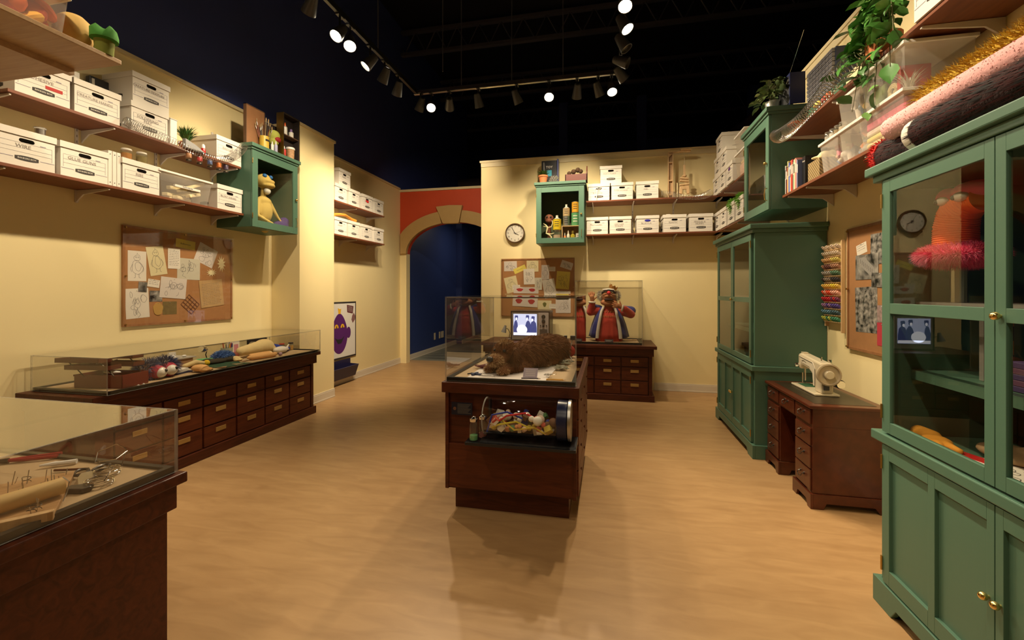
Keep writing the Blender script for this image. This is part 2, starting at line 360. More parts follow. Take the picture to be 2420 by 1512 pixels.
# ---------------- track lighting ----------------
def rail(name, p0, p1, label, rods):
    t = thing(name, label, 'track rail', p0); d = Vector(p1)-Vector(p0)
    al = abs(d.x) > abs(d.y)
    e = (d.x if al else .035, .035 if al else d.y)
    mb = MB().box(0 if al else -.02, d.x if al else .02, -.02 if al else 0, .02 if al else d.y, -.03, .03)
    mb.build('rail_body', M['steel' if al else 'dark'], t, bev=.004)
    for k in range(rods):
        q = Vector(p0).lerp(Vector(p1), (k+.5)/rods)-Vector(p0)
        MB().cyl((q.x, q.y, .028), (q.x, q.y, 3.15), .007, n=6).build('suspension_rod', M['steel_dark'], t)
rail('track_rail', (-2.64, -2.5, 4.42), (-2.64, 5.72, 4.42), 'long black lighting track running front to back above the left aisle', 4)
rail('track_rail', (-2.68, 5.77, 4.42), (.14, 5.77, 4.42), 'silver cross rail joining the two lighting tracks', 2)
rail('track_rail', (.16, -2.5, 4.42), (.16, 5.8, 4.42), 'black lighting track above the right half of the room', 4)
M['lamp'] = pm('lit_lamp_lens', (1, .85, .6), .3, emit=32); M['lampoff'] = pm('unlit_reflector', (.30, .28, .25), .15, .8)
def head(x, y, tgt, on, label, power=1.0, size=78, blend=.85):
    t = thing('track_spotlight', label, 'spotlight', (x, y, 4.39), 0, 'track spotlights')
    p = Vector((0, 0, -.17)); d = (Vector(tgt)-Vector((x, y, 4.22))).normalized(); q = d.to_track_quat('Z', 'Y').to_matrix().to_4x4()
    MB().cyl((0, 0, 0), (0, 0, -.10), .012, n=8).build('stem', M['dark'], t)
    MB().box(-.02, .02, -.05, .05, -.012, .0).build('track_adapter', M['dark'], t)
    MB().lathe([(.025, -.10), (.04, -.09), (.052, -.02), (.066, .075), (.066, .085), (.060, .085), (.058, .062)], p, 18, 0, q, False).build('housing', M['dgrey'], t, smooth=True)
    MB().lathe([(.057, .060), (.03, .0602), (.001, .0604)], p, 18, 0, q, False).build('lens', M['lamp' if on else 'lampoff'], t)
    if on or power < 0:
        l = bpy.data.lights.new('spot', 'SPOT'); l.energy = POW*abs(power)*2.9; l.color = LIGHT_COL; l.spot_size = math.radians(size); l.spot_blend = blend; l.shadow_soft_size = .045
        o = bpy.data.objects.new('spot', l); C.objects.link(o); o.parent = t; o.location = p+d*.10; o.rotation_euler = d.to_track_quat('-Z', 'Y').to_euler()
# (x, y, target, lit, label, power)
LX, RX = -2.64, .16
HEADS = [
 (LX, 3.94, (-3.3, 1.6, 1.0), 1, 'first lit spotlight on the left track, leftmost in view', 1.3),
 (LX, 4.12, (-1.4, 2.0, .6), 1, 'second lit spotlight on the left track, facing forward', .9),
 (LX, 4.52, (-4.3, 3.4, 1.9), 1, 'third lit spotlight on the left track, narrow from the side', 1.2),
 (LX, 4.85, (-4.4, 5.7, 1.7), 1, 'fourth lit spotlight on the left track, tilted to the pier', 1.0),
 (LX, 5.20, (-4.45, 6.9, 1.2), 0, 'unlit-looking spotlight on the left track near the corner', -1.7),
 (LX, 3.50, (-4.3, 4.6, 2.6), 0, 'dark spotlight at the top left edge turned to the wall', -1.1),
 (LX, 2.60, (-4.4, 2.6, 1.6), 0, 'spotlight on the left track just out of view above the boxes', -1.1),
 (LX, 1.40, (-4.4, 1.6, 1.6), 0, 'spotlight on the left track over the near display case', -.7),
 (LX, 1.75, (1.6, 2.3, 1.75), 0, 'unseen spotlight added on the left track to light the near green cabinet', -1.6, 34),  # unseen head added to light the orange creature behind the cabinet glass
 (-2.56, 5.72, (-4.4, 7.0, 1.1), 0, 'slim spotlight at the corner where the left track meets the cross rail', -1.5),
 (-2.42, 5.77, (-1.2, 2.2, .5), 1, 'bright lit spotlight just right of the track corner', 1.3),
 (-2.15, 5.77, (-3.2, 8.9, 2.6), 0, 'spotlight hanging from the cross rail beside the thin rod', -.9),
 (-1.73, 5.77, (-1.4, 7.4, 1.4), 0, 'dark spotlight on the cross rail left of its middle', -1.0),
 (-1.19, 5.77, (-.2, 7.3, 1.5), 0, 'spotlight at the middle of the cross rail pointing away', -1.1),
 (-.75, 5.77, (-.4, 2.6, .3), 1, 'lit spotlight on the cross rail right of its middle', 1.1),
 (-.38, 5.77, (-.6, 7.0, 2.9), 0, 'grey spotlight on the cross rail fourth from its right end', -1.1),
 (-.11, 5.77, (.9, 7.4, 1.7), 0, 'spotlight with bright reflections near the right end of the cross rail', -1.1),
 (.06, 5.77, (.5, 3.4, .2), 1, 'lit spotlight below the right end of the cross rail', .9),
 (RX, 4.06, (.2, 2.0, 0), 1, 'lit spotlight at the top edge of the view on the right track', 1.1),
 (RX, 4.40, (1.7, 3.7, 1.3), 1, 'lit spotlight on the right track seen edge on', 1.2),
 (RX, 4.74, (1.9, 4.6, 1.4), 0, 'dark spotlight on the right track below the two lit ones', -1.0),
 (RX, 5.12, (1.62, 4.8, 3.5), 0, 'second dark spotlight on the right track', -.8),
 (RX, 5.42, (1.8, 6.8, 2.4), 0, 'spotlight on the right track nearest the cross rail', -.8),
 (RX, 3.2, (1.75, 3.1, 2.6), 0, 'unseen spotlight added on the right track to light the ivy', -1.2),  # out-of-view head added to brighten the ivy leaves
 (RX, 2.2, (1.65, 2.45, 1.9), 0, 'unseen spotlight on the right track aimed to brighten the near green cabinet', -1.2),  # out-of-view head, aimed and strengthened to brighten the orange creature
 (RX, 1.0, (.4, 1.8, 0), 0, 'spotlight on the right track above the camera', -.6),
 (LX, .4, (-1.2, 1.4, 0), 0, 'spotlight on the left track near the front of the room', -.6),
 (RX, -.6, (-.6, 2.9, .8), 0, 'extra fill spotlight added on the right track behind the camera', -.3),  # this and the next two are unseen heads added as front fill
 (LX, -1.2, (-3.6, 2.6, 1.2), 0, 'extra fill spotlight added on the left track behind the camera', -.4),
 (RX, -1.6, (1.4, 2.2, 1.2), 0, 'last extra fill spotlight added on the right track, behind the camera', -.35),
]
for h in HEADS: head(*h[:5], power=h[5], size=h[6] if len(h) > 6 else 78)

# ---------------- wall shelves ----------------
def wall_shelf(label, length, depth, brs, loc, rz, stds=(), mat='shelfw'):
    """local: x along wall 0..length, back edge at y=0, front at y=-depth, top surface z=0"""
    t = thing('wall_shelf', label, 'shelf', loc, rz)
    MB().box(0, length, -depth, -.002, -.024, 0).build('shelf_board', M[mat], t, bev=.002)
    for x in brs:
        mb = MB().prism([(-.005, -.026), (-depth+.015, -.026), (-depth+.012, -.040), (-.09, -.065), (-.03, -.11), (-.005, -.135)], x-.006, x+.006, 'x'); mb.build('bracket', M['whitebr'], t, bev=.001)
    return t
def standard(x, y, z0, z1, rz, label):
    t = thing('slotted_wall_standard', label, 'shelf standard', (x, y, z0), rz, 'slotted shelf standards')
    mb = MB().box(-.012, .012, -.012, -.001, 0, z1-z0); mb.build('channel', M['whitebr'], t)
    mb = MB()
    for k in range(int((z1-z0)/.05)): mb.box(-.002, .002, -.0128, -.012, .015+k*.05, .035+k*.05)
    o = mb.build('slots', M['logo'], t); o['kind'] = 'stuff'
DP = .385
wall_shelf('lower cherry shelf on the left wall under the wire and glue gun boxes', 2.75, DP, (.7, 1.36, 2.03, 2.68), (-4.5, 1.53, 2.50), PI/2)
wall_shelf('upper cherry shelf on the left wall under the creature boxes', 2.0, DP, (.0+.02, .69, 1.38, 1.96), (-4.5, 2.24, 3.03), PI/2)
for i, y in enumerate((2.235, 2.89, 3.57, 4.22)): standard(-4.5, y, 2.37, 3.45, PI/2, ['leftmost', 'second', 'third', 'rightmost'][i]+' slotted white standard on the left wall between the shelves')
wall_shelf('upper shelf in the recess beyond the pier', 1.68, .355, (.1, .75, 1.62), (-4.5, 5.93, 3.03), PI/2)
wall_shelf('lower shelf in the recess beyond the pier', 1.68, .355, (.1, .75, 1.62), (-4.5, 5.93, 2.50), PI/2)
wall_shelf('upper cherry shelf on the back wall under the mannequin', 2.32, DP, (.1, .73, 1.36, 2.0), (-.32, 7.38, 3.03), 0)
wall_shelf('lower cherry shelf on the back wall under five boxes in a row', 2.32, DP, (.1, .73, 1.36, 2.0), (-.32, 7.38, 2.50), 0)
for i, x in enumerate((.41, 1.04)): standard(x, 7.38, 2.37, 3.2, 0, ['left', 'right'][i]+' slotted standard between the back wall boxes')
wall_shelf('upper shelf on the right wall behind the small green cabinet, with the stacked boxes', 2.04, DP, (.7, 1.35, 1.95), (2.0, 7.38, 3.03), -PI/2)
wall_shelf('lower shelf on the right wall behind the small green cabinet', 2.04, DP, (.7, 1.35, 1.95), (2.0, 7.38, 2.50), -PI/2)
wall_shelf('upper near shelf on the right wall holding the ivy and blue drawers', 3.35, DP, (.14, .9, 1.83, 2.6), (2.0, 4.55, 3.03), -PI/2)
wall_shelf('lower near shelf on the right wall holding books and clear tubs', 1.80, DP, (.1, .47, 1.32), (2.0, 4.55, 2.50), -PI/2)
t = thing('corner_shelf', 'wide pale maple shelf at the top left corner seen from below', 'shelf', (-4.5, 1.0, 3.03))
MB().box(0.002, 1.5, 0, 1.17, 0, .028).build('shelf_board', M['maple'], t, bev=.003); MB().box(1.10, 1.14, 0, 1.15, -.035, 0).build('ledger_strip', M['maple'], t); MB().box(0.002, .03, 0, 1.12, -.05, 0).build('wall_cleat', M['maple'], t)

# ---------------- drawer counters ----------------
def counter(label, loc, rz, L=2.62, D=.78):
    t = thing('drawer_counter', label, 'counter', loc, rz)
    MB().box(0, L, 0, D, .765, .81).build('top', M['mah'], t, bev=.004)
    MB().box(.04, L-.04, .03, D, .66, .765).build('frieze', M['mah'], t, bev=.003)
    MB().box(.06, L-.06, .088, D, .09, .66).build('carcass', M['mah'], t)
    MB().box(.03, L-.03, .045, D, 0, .092).build('plinth', M['mah'], t, bev=.004)
    for x0, x1 in ((.06, .185), (L-.105, L-.06)): MB().box(x0, x1, .066, .09, .092, .66).build('stile', M['mah'], t)
    x = .2
    for c in range(6):
        for r, (z0, z1) in enumerate(((.505, .636), (.305, .490), (.100, .290))):
            d = MB().box(x, x+.366, .068, .09, z0, z1).build('drawer', M['mahdoor'], t, bev=.002)
            zc = z1-.055; MB().box(x+.125, x+.241, .062, .069, zc-.021, zc+.021).build('label_plate', M['brassp'], d, bev=.002)
        x += .3865
    return t
counter('long mahogany drawer counter along the left wall below the cork board', (-3.70, 2.48, 0), PI/2)
counter('mahogany drawer counter against the back wall under the television', (-1.92, 6.50, 0), 0, D=.86)
def acrylic(label, loc, rz, sx, sy, sz, mat_=True):
    """case on its base: x 0..sx, y 0..sy"""
    t = thing('display_case', label, 'display case', loc, rz); e = .009
    def pan(x0, x1, y0, y1, z0, z1):
        mb = MB().box(x0, x1, y0, y1, z0, z1); d = (x1-x0, y1-y0, z1-z0); ax = d.index(min(d))
        for i, f in enumerate(mb.f):
            nrm = {0: 2, 1: 2, 2: 1, 3: 1, 4: 0, 5: 0}[i]
            if nrm != ax: mb.m[i] = 1
        mb.build('panel', [M['acr'], M['acredge']], t)
    b = .03
    pan(0, sx, 0, e, b-.025, sz); pan(0, sx, sy-e, sy, b-.025, sz); pan(0, e, e, sy-e, b-.025, sz); pan(sx-e, sx, e, sy-e, b-.025, sz); pan(e, sx-e, e, sy-e, sz-e, sz)
    if mat_:
        g = MB()
        for x0, x1, y0, y1 in ((e, sx-e, e, .035), (e, sx-e, sy-.035, sy-e), (e, .035, .035, sy-.035), (sx-.035, sx-e, .035, sy-.035)): g.box(x0, x1, y0, y1, 0, .03)
        g.build('gasket', M['gasket'], t)
        MB().box(.035, sx-.035, .035, sy-.035, 0, .018).build('base_mat', M['mat'], t)
    return t
acrylic('long low clear case on the left drawer counter', (-3.70+.04, 2.55, .81), PI/2, 2.49, .78, .285)
acrylic('tall clear case holding the crowned hand puppet', (-.47, 6.62, .81), 0, .98, .70, .95)
# near left counter with case
t = thing('display_counter', 'near mahogany display counter at the lower left', 'counter', (-3.35, .15, 0))
MB().box(0, 1.55, 0, 1.42, .765, .81).build('top', M['mah'], t, bev=.005); MB().box(.06, 1.528, .03, 1.39, .66, .765).build('frieze', M['mah'], t, bev=.004)
MB().box(.10, 1.51, .07, 1.36, .09, .66).build('carcass', M['mah'], t); MB().box(.07, 1.535, .04, 1.38, 0, .09).build('plinth', M['mah'], t, bev=.004)
acrylic('near clear display case with wire coils and tools inside', (-3.30, .18, .81), 0, 1.47, 1.37, .275)
# centre island
t = thing('display_island', 'dark mahogany island in the middle of the room with a drum in its front', 'island', (-1.16, 2.95, 0))
MB().box(-.0, .98, 0, 1.42, .875, .95).build('top', M['mah'], t, bev=.004)
MB().box(.03, .955, .05, 1.40, .175, .875).build('carcass', M['mah'], t, bev=.002)
MB().box(.06, .90, .13, 1.32, 0, .175).build('plinth', M['mah'], t, bev=.003)
MB().box(.045, .94, .03, .05, .19, .505).build('front_panel', M['mahdoor'], t, bev=.003)
MB().box(.02, .045, .025, .052, .18, .87).build('stile', M['mah'], t); MB().box(.935, .96, .025, .052, .18, .87).build('stile', M['mah'], t)
for s, x0, x1 in ((0, .012, .031), (1, .953, .972)):
    for c in range(3):
        for r, (z0, z1) in enumerate(((.72, .865), (.545, .71), (.37, .535), (.19, .36))):
            d = MB().box(x0, x1, .07+c*.44, .50+c*.44, z0, z1).build('drawer', M['mahdoor'], t, bev=.003)
            xx = x0-.012 if s == 0 else x1+.012
            MB().cyl((x1 if s else x0, .285+c*.44, z1-.06), (xx, .285+c*.44, z1-.06), .006, .014, n=10).build('knob', M['chrome'], d, smooth=True)
acrylic('clear case on the centre island holding the brown shaggy dog puppet', (-1.14, 2.97, .95), 0, .94, 1.37, .61)

# ---------------- green cabinets ----------------
def hang_cab(label, loc, rz):
    """x 0..W, front at y=0, back y=D, z 0..Hh"""
    W_, D, Hh = .76, .495, .97
    t = thing('hanging_cabinet', label, 'cabinet', loc, rz)
    mb = MB().box(0, .02, .025, D, 0, Hh-.07).box(W_-.02, W_, .025, D, 0, Hh-.07).box(.02, W_-.02, .025, D, 0, .02).box(.02, W_-.02, .025, D, Hh-.09, Hh-.07)
    mb.build('carcass', M['green'], t, bev=.002); MB().box(.02, W_-.02, D-.012, D-.002, .02, Hh-.09).build('back_panel', M['greenin'], t)
    MB().box(-.028, W_+.028, -.03, D, Hh-.045, Hh).build('cornice', M['green'], t, bev=.006); MB().box(-.014, W_+.014, -.012, D, Hh-.07, Hh-.045).build('cornice_moulding', M['green'], t, bev=.004)
    b = .085; z1 = Hh-.075; mb = MB().box(.003, b, 0, .023, .003, z1).box(W_-b, W_-.003, 0, .023, .003, z1).box(b, W_-b, 0, .023, .003, b).box(b, W_-b, 0, .023, z1-b, z1)
    d = mb.build('door', M['green'], t, bev=.0015)
    MB().box(b-.004, W_-b+.004, .009, .014, b-.004, z1-b+.004).build('pane', M['glass'], d)
    MB().ball((W_-.045, -.018, z1*.5), .016, 12, 8).cyl((W_-.045, 0, z1*.5), (W_-.045, -.012, z1*.5), .006).build('knob', M['brass'], d, smooth=True)
    MB().tube([(W_-.04, -.002, .09), (W_-.04, -.022, .10), (W_-.04, -.026, .15), (W_-.04, -.02, .2), (W_-.04, -.002, .21)], .004).build('latch', M['brass'], d, smooth=True)
    for z in (.13, z1-.13): MB().cyl((.002, -.004, z-.03), (.002, -.004, z+.03), .005, n=8).build('hinge', M['brass'], d)
    return t
hcL = hang_cab('small green glazed cabinet hung on the left wall beside the pier', (-4.005, 4.285, 2.35), PI/2)
hcB = hang_cab('small green glazed cabinet hung on the back wall full of bottles', (-1.105, 6.885, 2.36), 0)
hcR = hang_cab('small green glazed cabinet hung high on the right wall above the tall one', (1.505, 5.33, 2.38), -PI/2)
def tall_cab(label, loc):
    W_, D, Hh = 1.40, .61, 2.24
    t = thing('tall_cabinet', label, 'cabinet', loc, -PI/2)
    mb = MB()
    for x0, x1 in ((0, .045), (W_-.045, W_)): mb.box(x0, x1, .0, D, .885, Hh-.08)
    mb.box(.045, W_-.045, 0, D, Hh-.13, Hh-.08).box(.045, W_-.045, D-.02, D, .885, Hh-.13)
    mb.build('upper_carcass', M['green'], t, bev=.002)
    MB().box(.045, W_-.045, D-.03, D-.021, .89, Hh-.13).build('back_panel', M['greenin'], t)
    MB().box(-.03, W_+.03, -.035, D, .838, .885).build('waist_ledge', M['green'], t, bev=.005)
    MB().box(0, W_, 0, D, .10, .838).build('lower_carcass', M['green'], t, bev=.002)
    mb = MB().prism([(-.025, 0), (.12, 0), (.16, .055), (W_-.16, .055), (W_-.12, 0), (W_+.025, 0), (W_+.025, .13), (-.025, .13)], -.028, 0)
    for x0, x1 in ((-.025, 0), (W_, W_+.025)): mb.box(x0, x1, 0, D, 0, .13)
    mb.build('plinth', M['green'], t, bev=.003)
    MB().box(-.05, W_+.05, -.055, D, Hh-.045, Hh).build('cornice', M['green'], t, bev=.007); MB().box(-.025, W_+.025, -.028, D, Hh-.08, Hh-.045).build('cornice_moulding', M['green'], t, bev=.004)
    for s in (0, 1):
        X = (lambda v: v) if s == 0 else (lambda v: W_-v)
        def bx(mb, a, b_, *r): a, b_ = X(a), X(b_); return mb.box(min(a, b_), max(a, b_), *r)
        z0, z1 = .895, Hh-.085
        mb = MB(); bx(mb, .048, .105, -.022, -.001, z0, z1); bx(mb, .655, W_/2-.002, -.022, -.001, z0, z1); bx(mb, .105, .655, -.022, -.001, z0, z0+.055); bx(mb, .105, .655, -.022, -.001, 1.489, 1.54); bx(mb, .105, .655, -.022, -.001, z1-.065, z1)
        d = mb.build('glass_door', M['green'], t, bev=.0015)
        for za_, zb in ((z0+.05, 1.494), (1.535, z1-.06)): bx(MB(), .10, .66, -.014, -.009, za_, zb).build('pane', M['glass'], d)
        if s: MB().ball((X(.675), -.040, 1.512), .015, 12, 8).cyl((X(.675), -.022, 1.512), (X(.675), -.034, 1.512), .006).build('knob', M['brasspol'], d, smooth=True)
        for z in (z0+.10, z1-.10): MB().cyl((X(.046), -.026, z-.035), (X(.046), -.026, z+.035), .005, n=8).build('hinge', M['brass'], d)
        z0, z1 = .138, .83
        mb = MB(); bx(mb, .048, .098, -.022, -.001, z0, z1); bx(mb, .365, .405, -.022, -.001, z0, z1); bx(mb, .665, W_/2-.002, -.022, -.001, z0, z1); bx(mb, .098, .365, -.022, -.001, z0, z0+.075); bx(mb, .405, .665, -.022, -.001, z0, z0+.075); bx(mb, .098, .365, -.022, -.001, z1-.07, z1); bx(mb, .405, .665, -.022, -.001, z1-.07, z1)
        d = mb.build('cupboard_door', M['green'], t, bev=.0015)
        for a, b_ in ((.095, .37), (.40, .67)): bx(MB(), a, b_, -.006, -.001, z0+.07, z1-.065).build('recessed_panel', M['green'], d)
        MB().ball((X(.675), -.040, .485), .015, 12, 8).cyl((X(.675), -.022, .485), (X(.675), -.034, .485), .006).build('knob', M['brasspol'], d, smooth=True)
        for z in (z0+.09, z1-.09): MB().cyl((X(.046), -.026, z-.035), (X(.046), -.026, z+.035), .005, n=8).build('hinge', M['brass'], d)
    MB().box(.05, W_-.05, .12, D-.035, 1.535, 1.548).build('inner_shelf', M['acredge'], t)
    MB().box(.05, W_-.05, .10, D-.035, 1.165, 1.21).build('inner_shelf', M['green'], t)
    return t
tcN = tall_cab('near tall green glazed cabinet at the right edge of the view', (1.385, 2.60, 0))
tcF = tall_cab('far tall green glazed cabinet standing beyond the sewing desk', (1.385, 5.97, 0))
# ---------------- kneehole desk ----------------
t = thing('kneehole_desk', 'antique mahogany kneehole desk with brass drawer pulls under the sewing machine', 'desk', (1.458, 4.535, 0), -PI/2)
W_, D = .945, .52
MB().box(0, W_, 0, D, .735, .76).build('top', M['desk'], t, bev=.006); MB().box(.07, W_-.07, .06, D-.06, .76, .7615).build('leather_inset', M['leather'], t)
for s in (0, 1):
    x0 = .02 if s == 0 else W_-.31; x1 = x0+.29
    MB().box(x0, x1, .025, D-.01, .11, .60).build('pedestal', M['desk'], t, bev=.003)
    mb = MB().prism([(x0-.015, 0), (x0+.055, 0), (x0+.075, .045), (x0+.095, .05), (x1-.08, .05), (x1-.06, .045), (x1-.04, 0), (x1+.015, 0), (x1+.015, .11), (x0-.015, .11)], .005, .025)
    for xa in (x0-.015, x1): mb.prism([(.025, 0), (.09, 0), (.11, .045), (D-.10, .045), (D-.07, 0), (D, 0), (D, .11), (.025, .11)], xa, xa+.015, 'x')
    mb.build('bracket_plinth', M['desk'], t, bev=.002)
MB().box(.02, W_-.02, .025, D-.01, .60, .735).build('drawer_frieze', M['desk'], t, bev=.002)
MB().box(.31, W_-.31, .30, .31, .11, .60).build('kneehole_back', M['desk'], t)
def pull(x, z, d):
    mb = MB().tube([(x-.03, .012, z), (x-.034, -.004, z-.004), (x-.028, -.010, z-.022), (x, -.013, z-.03), (x+.028, -.010, z-.022), (x+.034, -.004, z-.004), (x+.03, .012, z)], .0035, 6)
    mb.cyl((x-.032, .014, z), (x-.032, .006, z), .010, n=8).cyl((x+.032, .014, z), (x+.032, .006, z), .010, n=8); mb.build('pull', M['dkmetal'], d, smooth=True)
for x0, x1, rows in ((.035, .295, [(.615, .725), (.455, .585), (.285, .445), (.125, .275)]), (.32, W_-.32, [(.615, .725)]), (W_-.295, W_-.035, [(.615, .725), (.455, .585), (.285, .445), (.125, .275)])):
    for z0, z1 in rows:
        d = MB().box(x0, x1, .013, .026, z0, z1).build('drawer', M['desk'], t, bev=.003); pull((x0+x1)/2, (z0+z1)/2+.015, d)
# ---------------- storage boxes ----------------
BW, BD, BH = .335, .355, .27
def capsule(w_, h, cx_, cz, n=8):
    r = h/2; a = w_/2-r
    return [(cx_+a+r*math.cos(t), cz+r*math.sin(t)) for t in [-PI/2+PI*i/n for i in range(n+1)]]+[(cx_-a-r*math.cos(t), cz-r*math.sin(t)) for t in [-PI/2+PI*i/n for i in range(n+1)]]
def box_body():
    bm = bmesh.new(); h = BH-.045+.02; X, Y = BW/2-.005, BD/2-.005
    outer = [bm.verts.new((x, -Y, z)) for x, z in ((-X, 0), (X, 0), (X, h), (-X, h))]
    inner = [bm.verts.new((x, -Y, z)) for x, z in capsule(.088, .03, 0, .192)]
    es = [bm.edges.new((outer[i], outer[(i+1) % 4])) for i in range(4)]+[bm.edges.new((inner[i], inner[(i+1) % len(inner)])) for i in range(len(inner))]
    bmesh.ops.triangle_fill(bm, edges=es, use_beauty=True)
    back = [bm.verts.new((x, Y, z)) for x, z in ((-X, 0), (X, 0), (X, h), (-X, h))]
    for i in range(4): bm.faces.new((outer[i], outer[(i+1) % 4], back[(i+1) % 4], back[i]))
    bm.faces.new(back); n = len(inner); dp = [bm.verts.new((v.co.x, -Y+.005, v.co.z)) for v in inner]
    for i in range(n): bm.faces.new((inner[i], inner[(i+1) % n], dp[(i+1) % n], dp[i]))
    bmesh.ops.recalc_face_normals(bm, faces=bm.faces)
    me = bpy.data.meshes.new('box_body'); bm.to_mesh(me); bm.free(); me.materials.append(M['card']); return me
ME_body = box_body()
ME_lid = MB().box(-BW/2-.003, BW/2+.003, -BD/2-.003, BD/2+.003, BH-.005, BH).box(-BW/2-.003, BW/2+.003, -BD/2-.003, -BD/2, BH-.048, BH-.005).box(-BW/2-.003, BW/2+.003, BD/2, BD/2+.003, BH-.048, BH-.005).box(-BW/2-.003, -BW/2, -BD/2, BD/2, BH-.048, BH-.005).box(BW/2, BW/2+.003, -BD/2, BD/2, BH-.048, BH-.005).mesh('box_lid', M['card'])
yf = -BD/2+.0045
def prt(mb, x0, x1, z0, z1): mb.box(x0, x1, yf-.0008, yf+.001, z0, z1)
mb = MB()
for z in (.172, .135, .105): prt(mb, -.145, .145, z, z+.0012)
prt(mb, -.145, -.1438, .075, .172); prt(mb, .1438, .145, .075, .172); prt(mb, -.158, -.075, .0625, .0665); prt(mb, .075, .158, .0625, .0665); prt(mb, .075, .108, .176, .182)
ME_print = mb.mesh('printed_lines', M['print'])
def plate(mb, w_=.132, h=.036, cz=.064, y=yf):
    pts = [(-w_/2, cz-h*.32), (-w_*.25, cz-h*.47), (0, cz-h*.5), (w_*.25, cz-h*.47), (w_/2, cz-h*.32), (w_/2, cz+h*.32), (w_*.25, cz+h*.47), (0, cz+h*.5), (-w_*.25, cz+h*.47), (-w_/2, cz+h*.32)]
    mb.prism(pts, y-.0012, y+.001)
mb = MB(); plate(mb); ME_plate = mb.mesh('logo_plate', M['logo'])
mb = MB(); plate(mb, .11, .034, .064, 0); mb.xf(Matrix.Translation((BW/2-.0042, 0, 0)) @ Matrix.Rotation(PI/2, 4, 'Z')); mb2 = MB(); plate(mb2, .11, .034, .064, 0); mb2.xf(Matrix.Translation((-BW/2+.0042, 0, 0)) @ Matrix.Rotation(-PI/2, 4, 'Z')); mb.add(mb2.v, mb2.f)
ME_side = mb.mesh('side_logo_plate', M['logo'])
RB = random.Random(4)
def inst(name, me, parent, loc=None):
    o = bpy.data.objects.new(name, me); C.objects.link(o); o.parent = parent
    if loc: o.location = loc
    return o
def sbox(x, y, z, rz, word, label, group, lid=True, jit=True, small=False):
    """front centre of the box at x, y"""
    d = Vector((0, BD/2)); c, s_ = math.cos(rz), math.sin(rz)
    px, py = x-s_*BD/2, y+c*BD/2
    t = thing('storage_box', label, 'box', (px, py, z+.0006), rz+(RB.uniform(-.03, .03) if jit else 0), group)
    inst('body', ME_body, t)
    if lid: inst('lid', ME_lid, t)
    inst('printed_lines', ME_print, t); inst('side_logo_plate', ME_side, t); p = inst('logo_plate', ME_plate, t)
    text('BANKERS BOX', .0165, M['cream'], p, faceY(0, yf-.0014, .064), space=.95)
    if word:
        for i, wd in enumerate(word.split('|')):
            text(wd, .036 if len(wd) < 11 else .030, M['pencil'], t, faceY(-.02, yf-.0012, .148-i*.03, -.03), 'handwriting')
    return t
L_, B_, R_ = PI/2, 0, -PI/2
g = 'white storage boxes on the left wall shelves'
XF = -4.13
for y, z, wd, lab in ((2.455, 3.03, 'ADHESIVE', 'white storage box marked ADHESIVE with a strip of red tape'), (2.815, 3.03, 'CREATURE HANDS', 'white storage box marked CREATURE HANDS on the upper left shelf'),
    (3.235, 3.03, 'SOLDERING|MAT', 'white storage box marked SOLDERING MAT under another box'), (3.25, 3.30, 'CREATURE TEXTURE', 'white storage box marked CREATURE TEXTURE on top of the soldering box'),
    (4.10, 3.03, 'BADGES', 'white storage box at the right end of the upper left shelf behind the coil'), (2.36, 2.50, 'WIRE', 'white storage box marked WIRE on the lower left shelf'),
    (2.72, 2.50, 'GLUE GUNS', 'white storage box marked GLUE GUNS beside the white binders'), (3.155, 2.50, 'RIBS', 'white storage box marked RIBS with two jars on its lid'), (4.11, 2.50, 'BLUNT SHEARS', 'white storage box marked SHEARS beside the green cabinet')):
    t = sbox(XF, y, z, L_, wd, lab, g, jit=y < 4)
    if wd == 'ADHESIVE': MB().box(.01, .115, yf-.0016, yf, .095, .12).build('red_tape', colm('red_tape', (.45, .02, .015)), t)
g = 'white storage boxes in the recess past the pier'
fr = -4.15
for y, z, lab in ((6.23, 3.03, 'leftmost'), (6.60, 3.03, 'second'), (7.02, 3.03, 'third'), (7.42, 3.03, 'rightmost'), (6.23, 2.50, 'leftmost'), (6.60, 2.50, 'second'), (7.0, 2.50, 'third'), (7.42, 2.50, 'rightmost')):
    t = sbox(fr, y, z, L_, 'FUR' if lab == 'second' else 'SCRAPS', f"{lab} white box on the {'upper' if z > 3 else 'lower'} recess shelf"+(' with a red heart-like blot' if lab == 'third' and z > 3 else ''), g)
    if lab == 'third' and z > 3: MB().ball((-.03, yf, .165), (.022, .004, .02), 10, 6).ball((.02, yf, .16), (.026, .004, .024), 10, 6).ball((-.005, yf, .15), (.02, .004, .016), 10, 6).build('red_fur_tuft', colm('red_fur', (.6, .01, .01), .9), t)
sbox(-4.17, 6.36, 3.30, L_, 'MASKS', 'white box stacked alone on top of the upper recess shelf boxes', g)
g = 'white storage boxes on the back wall shelves'
YB = 7.02
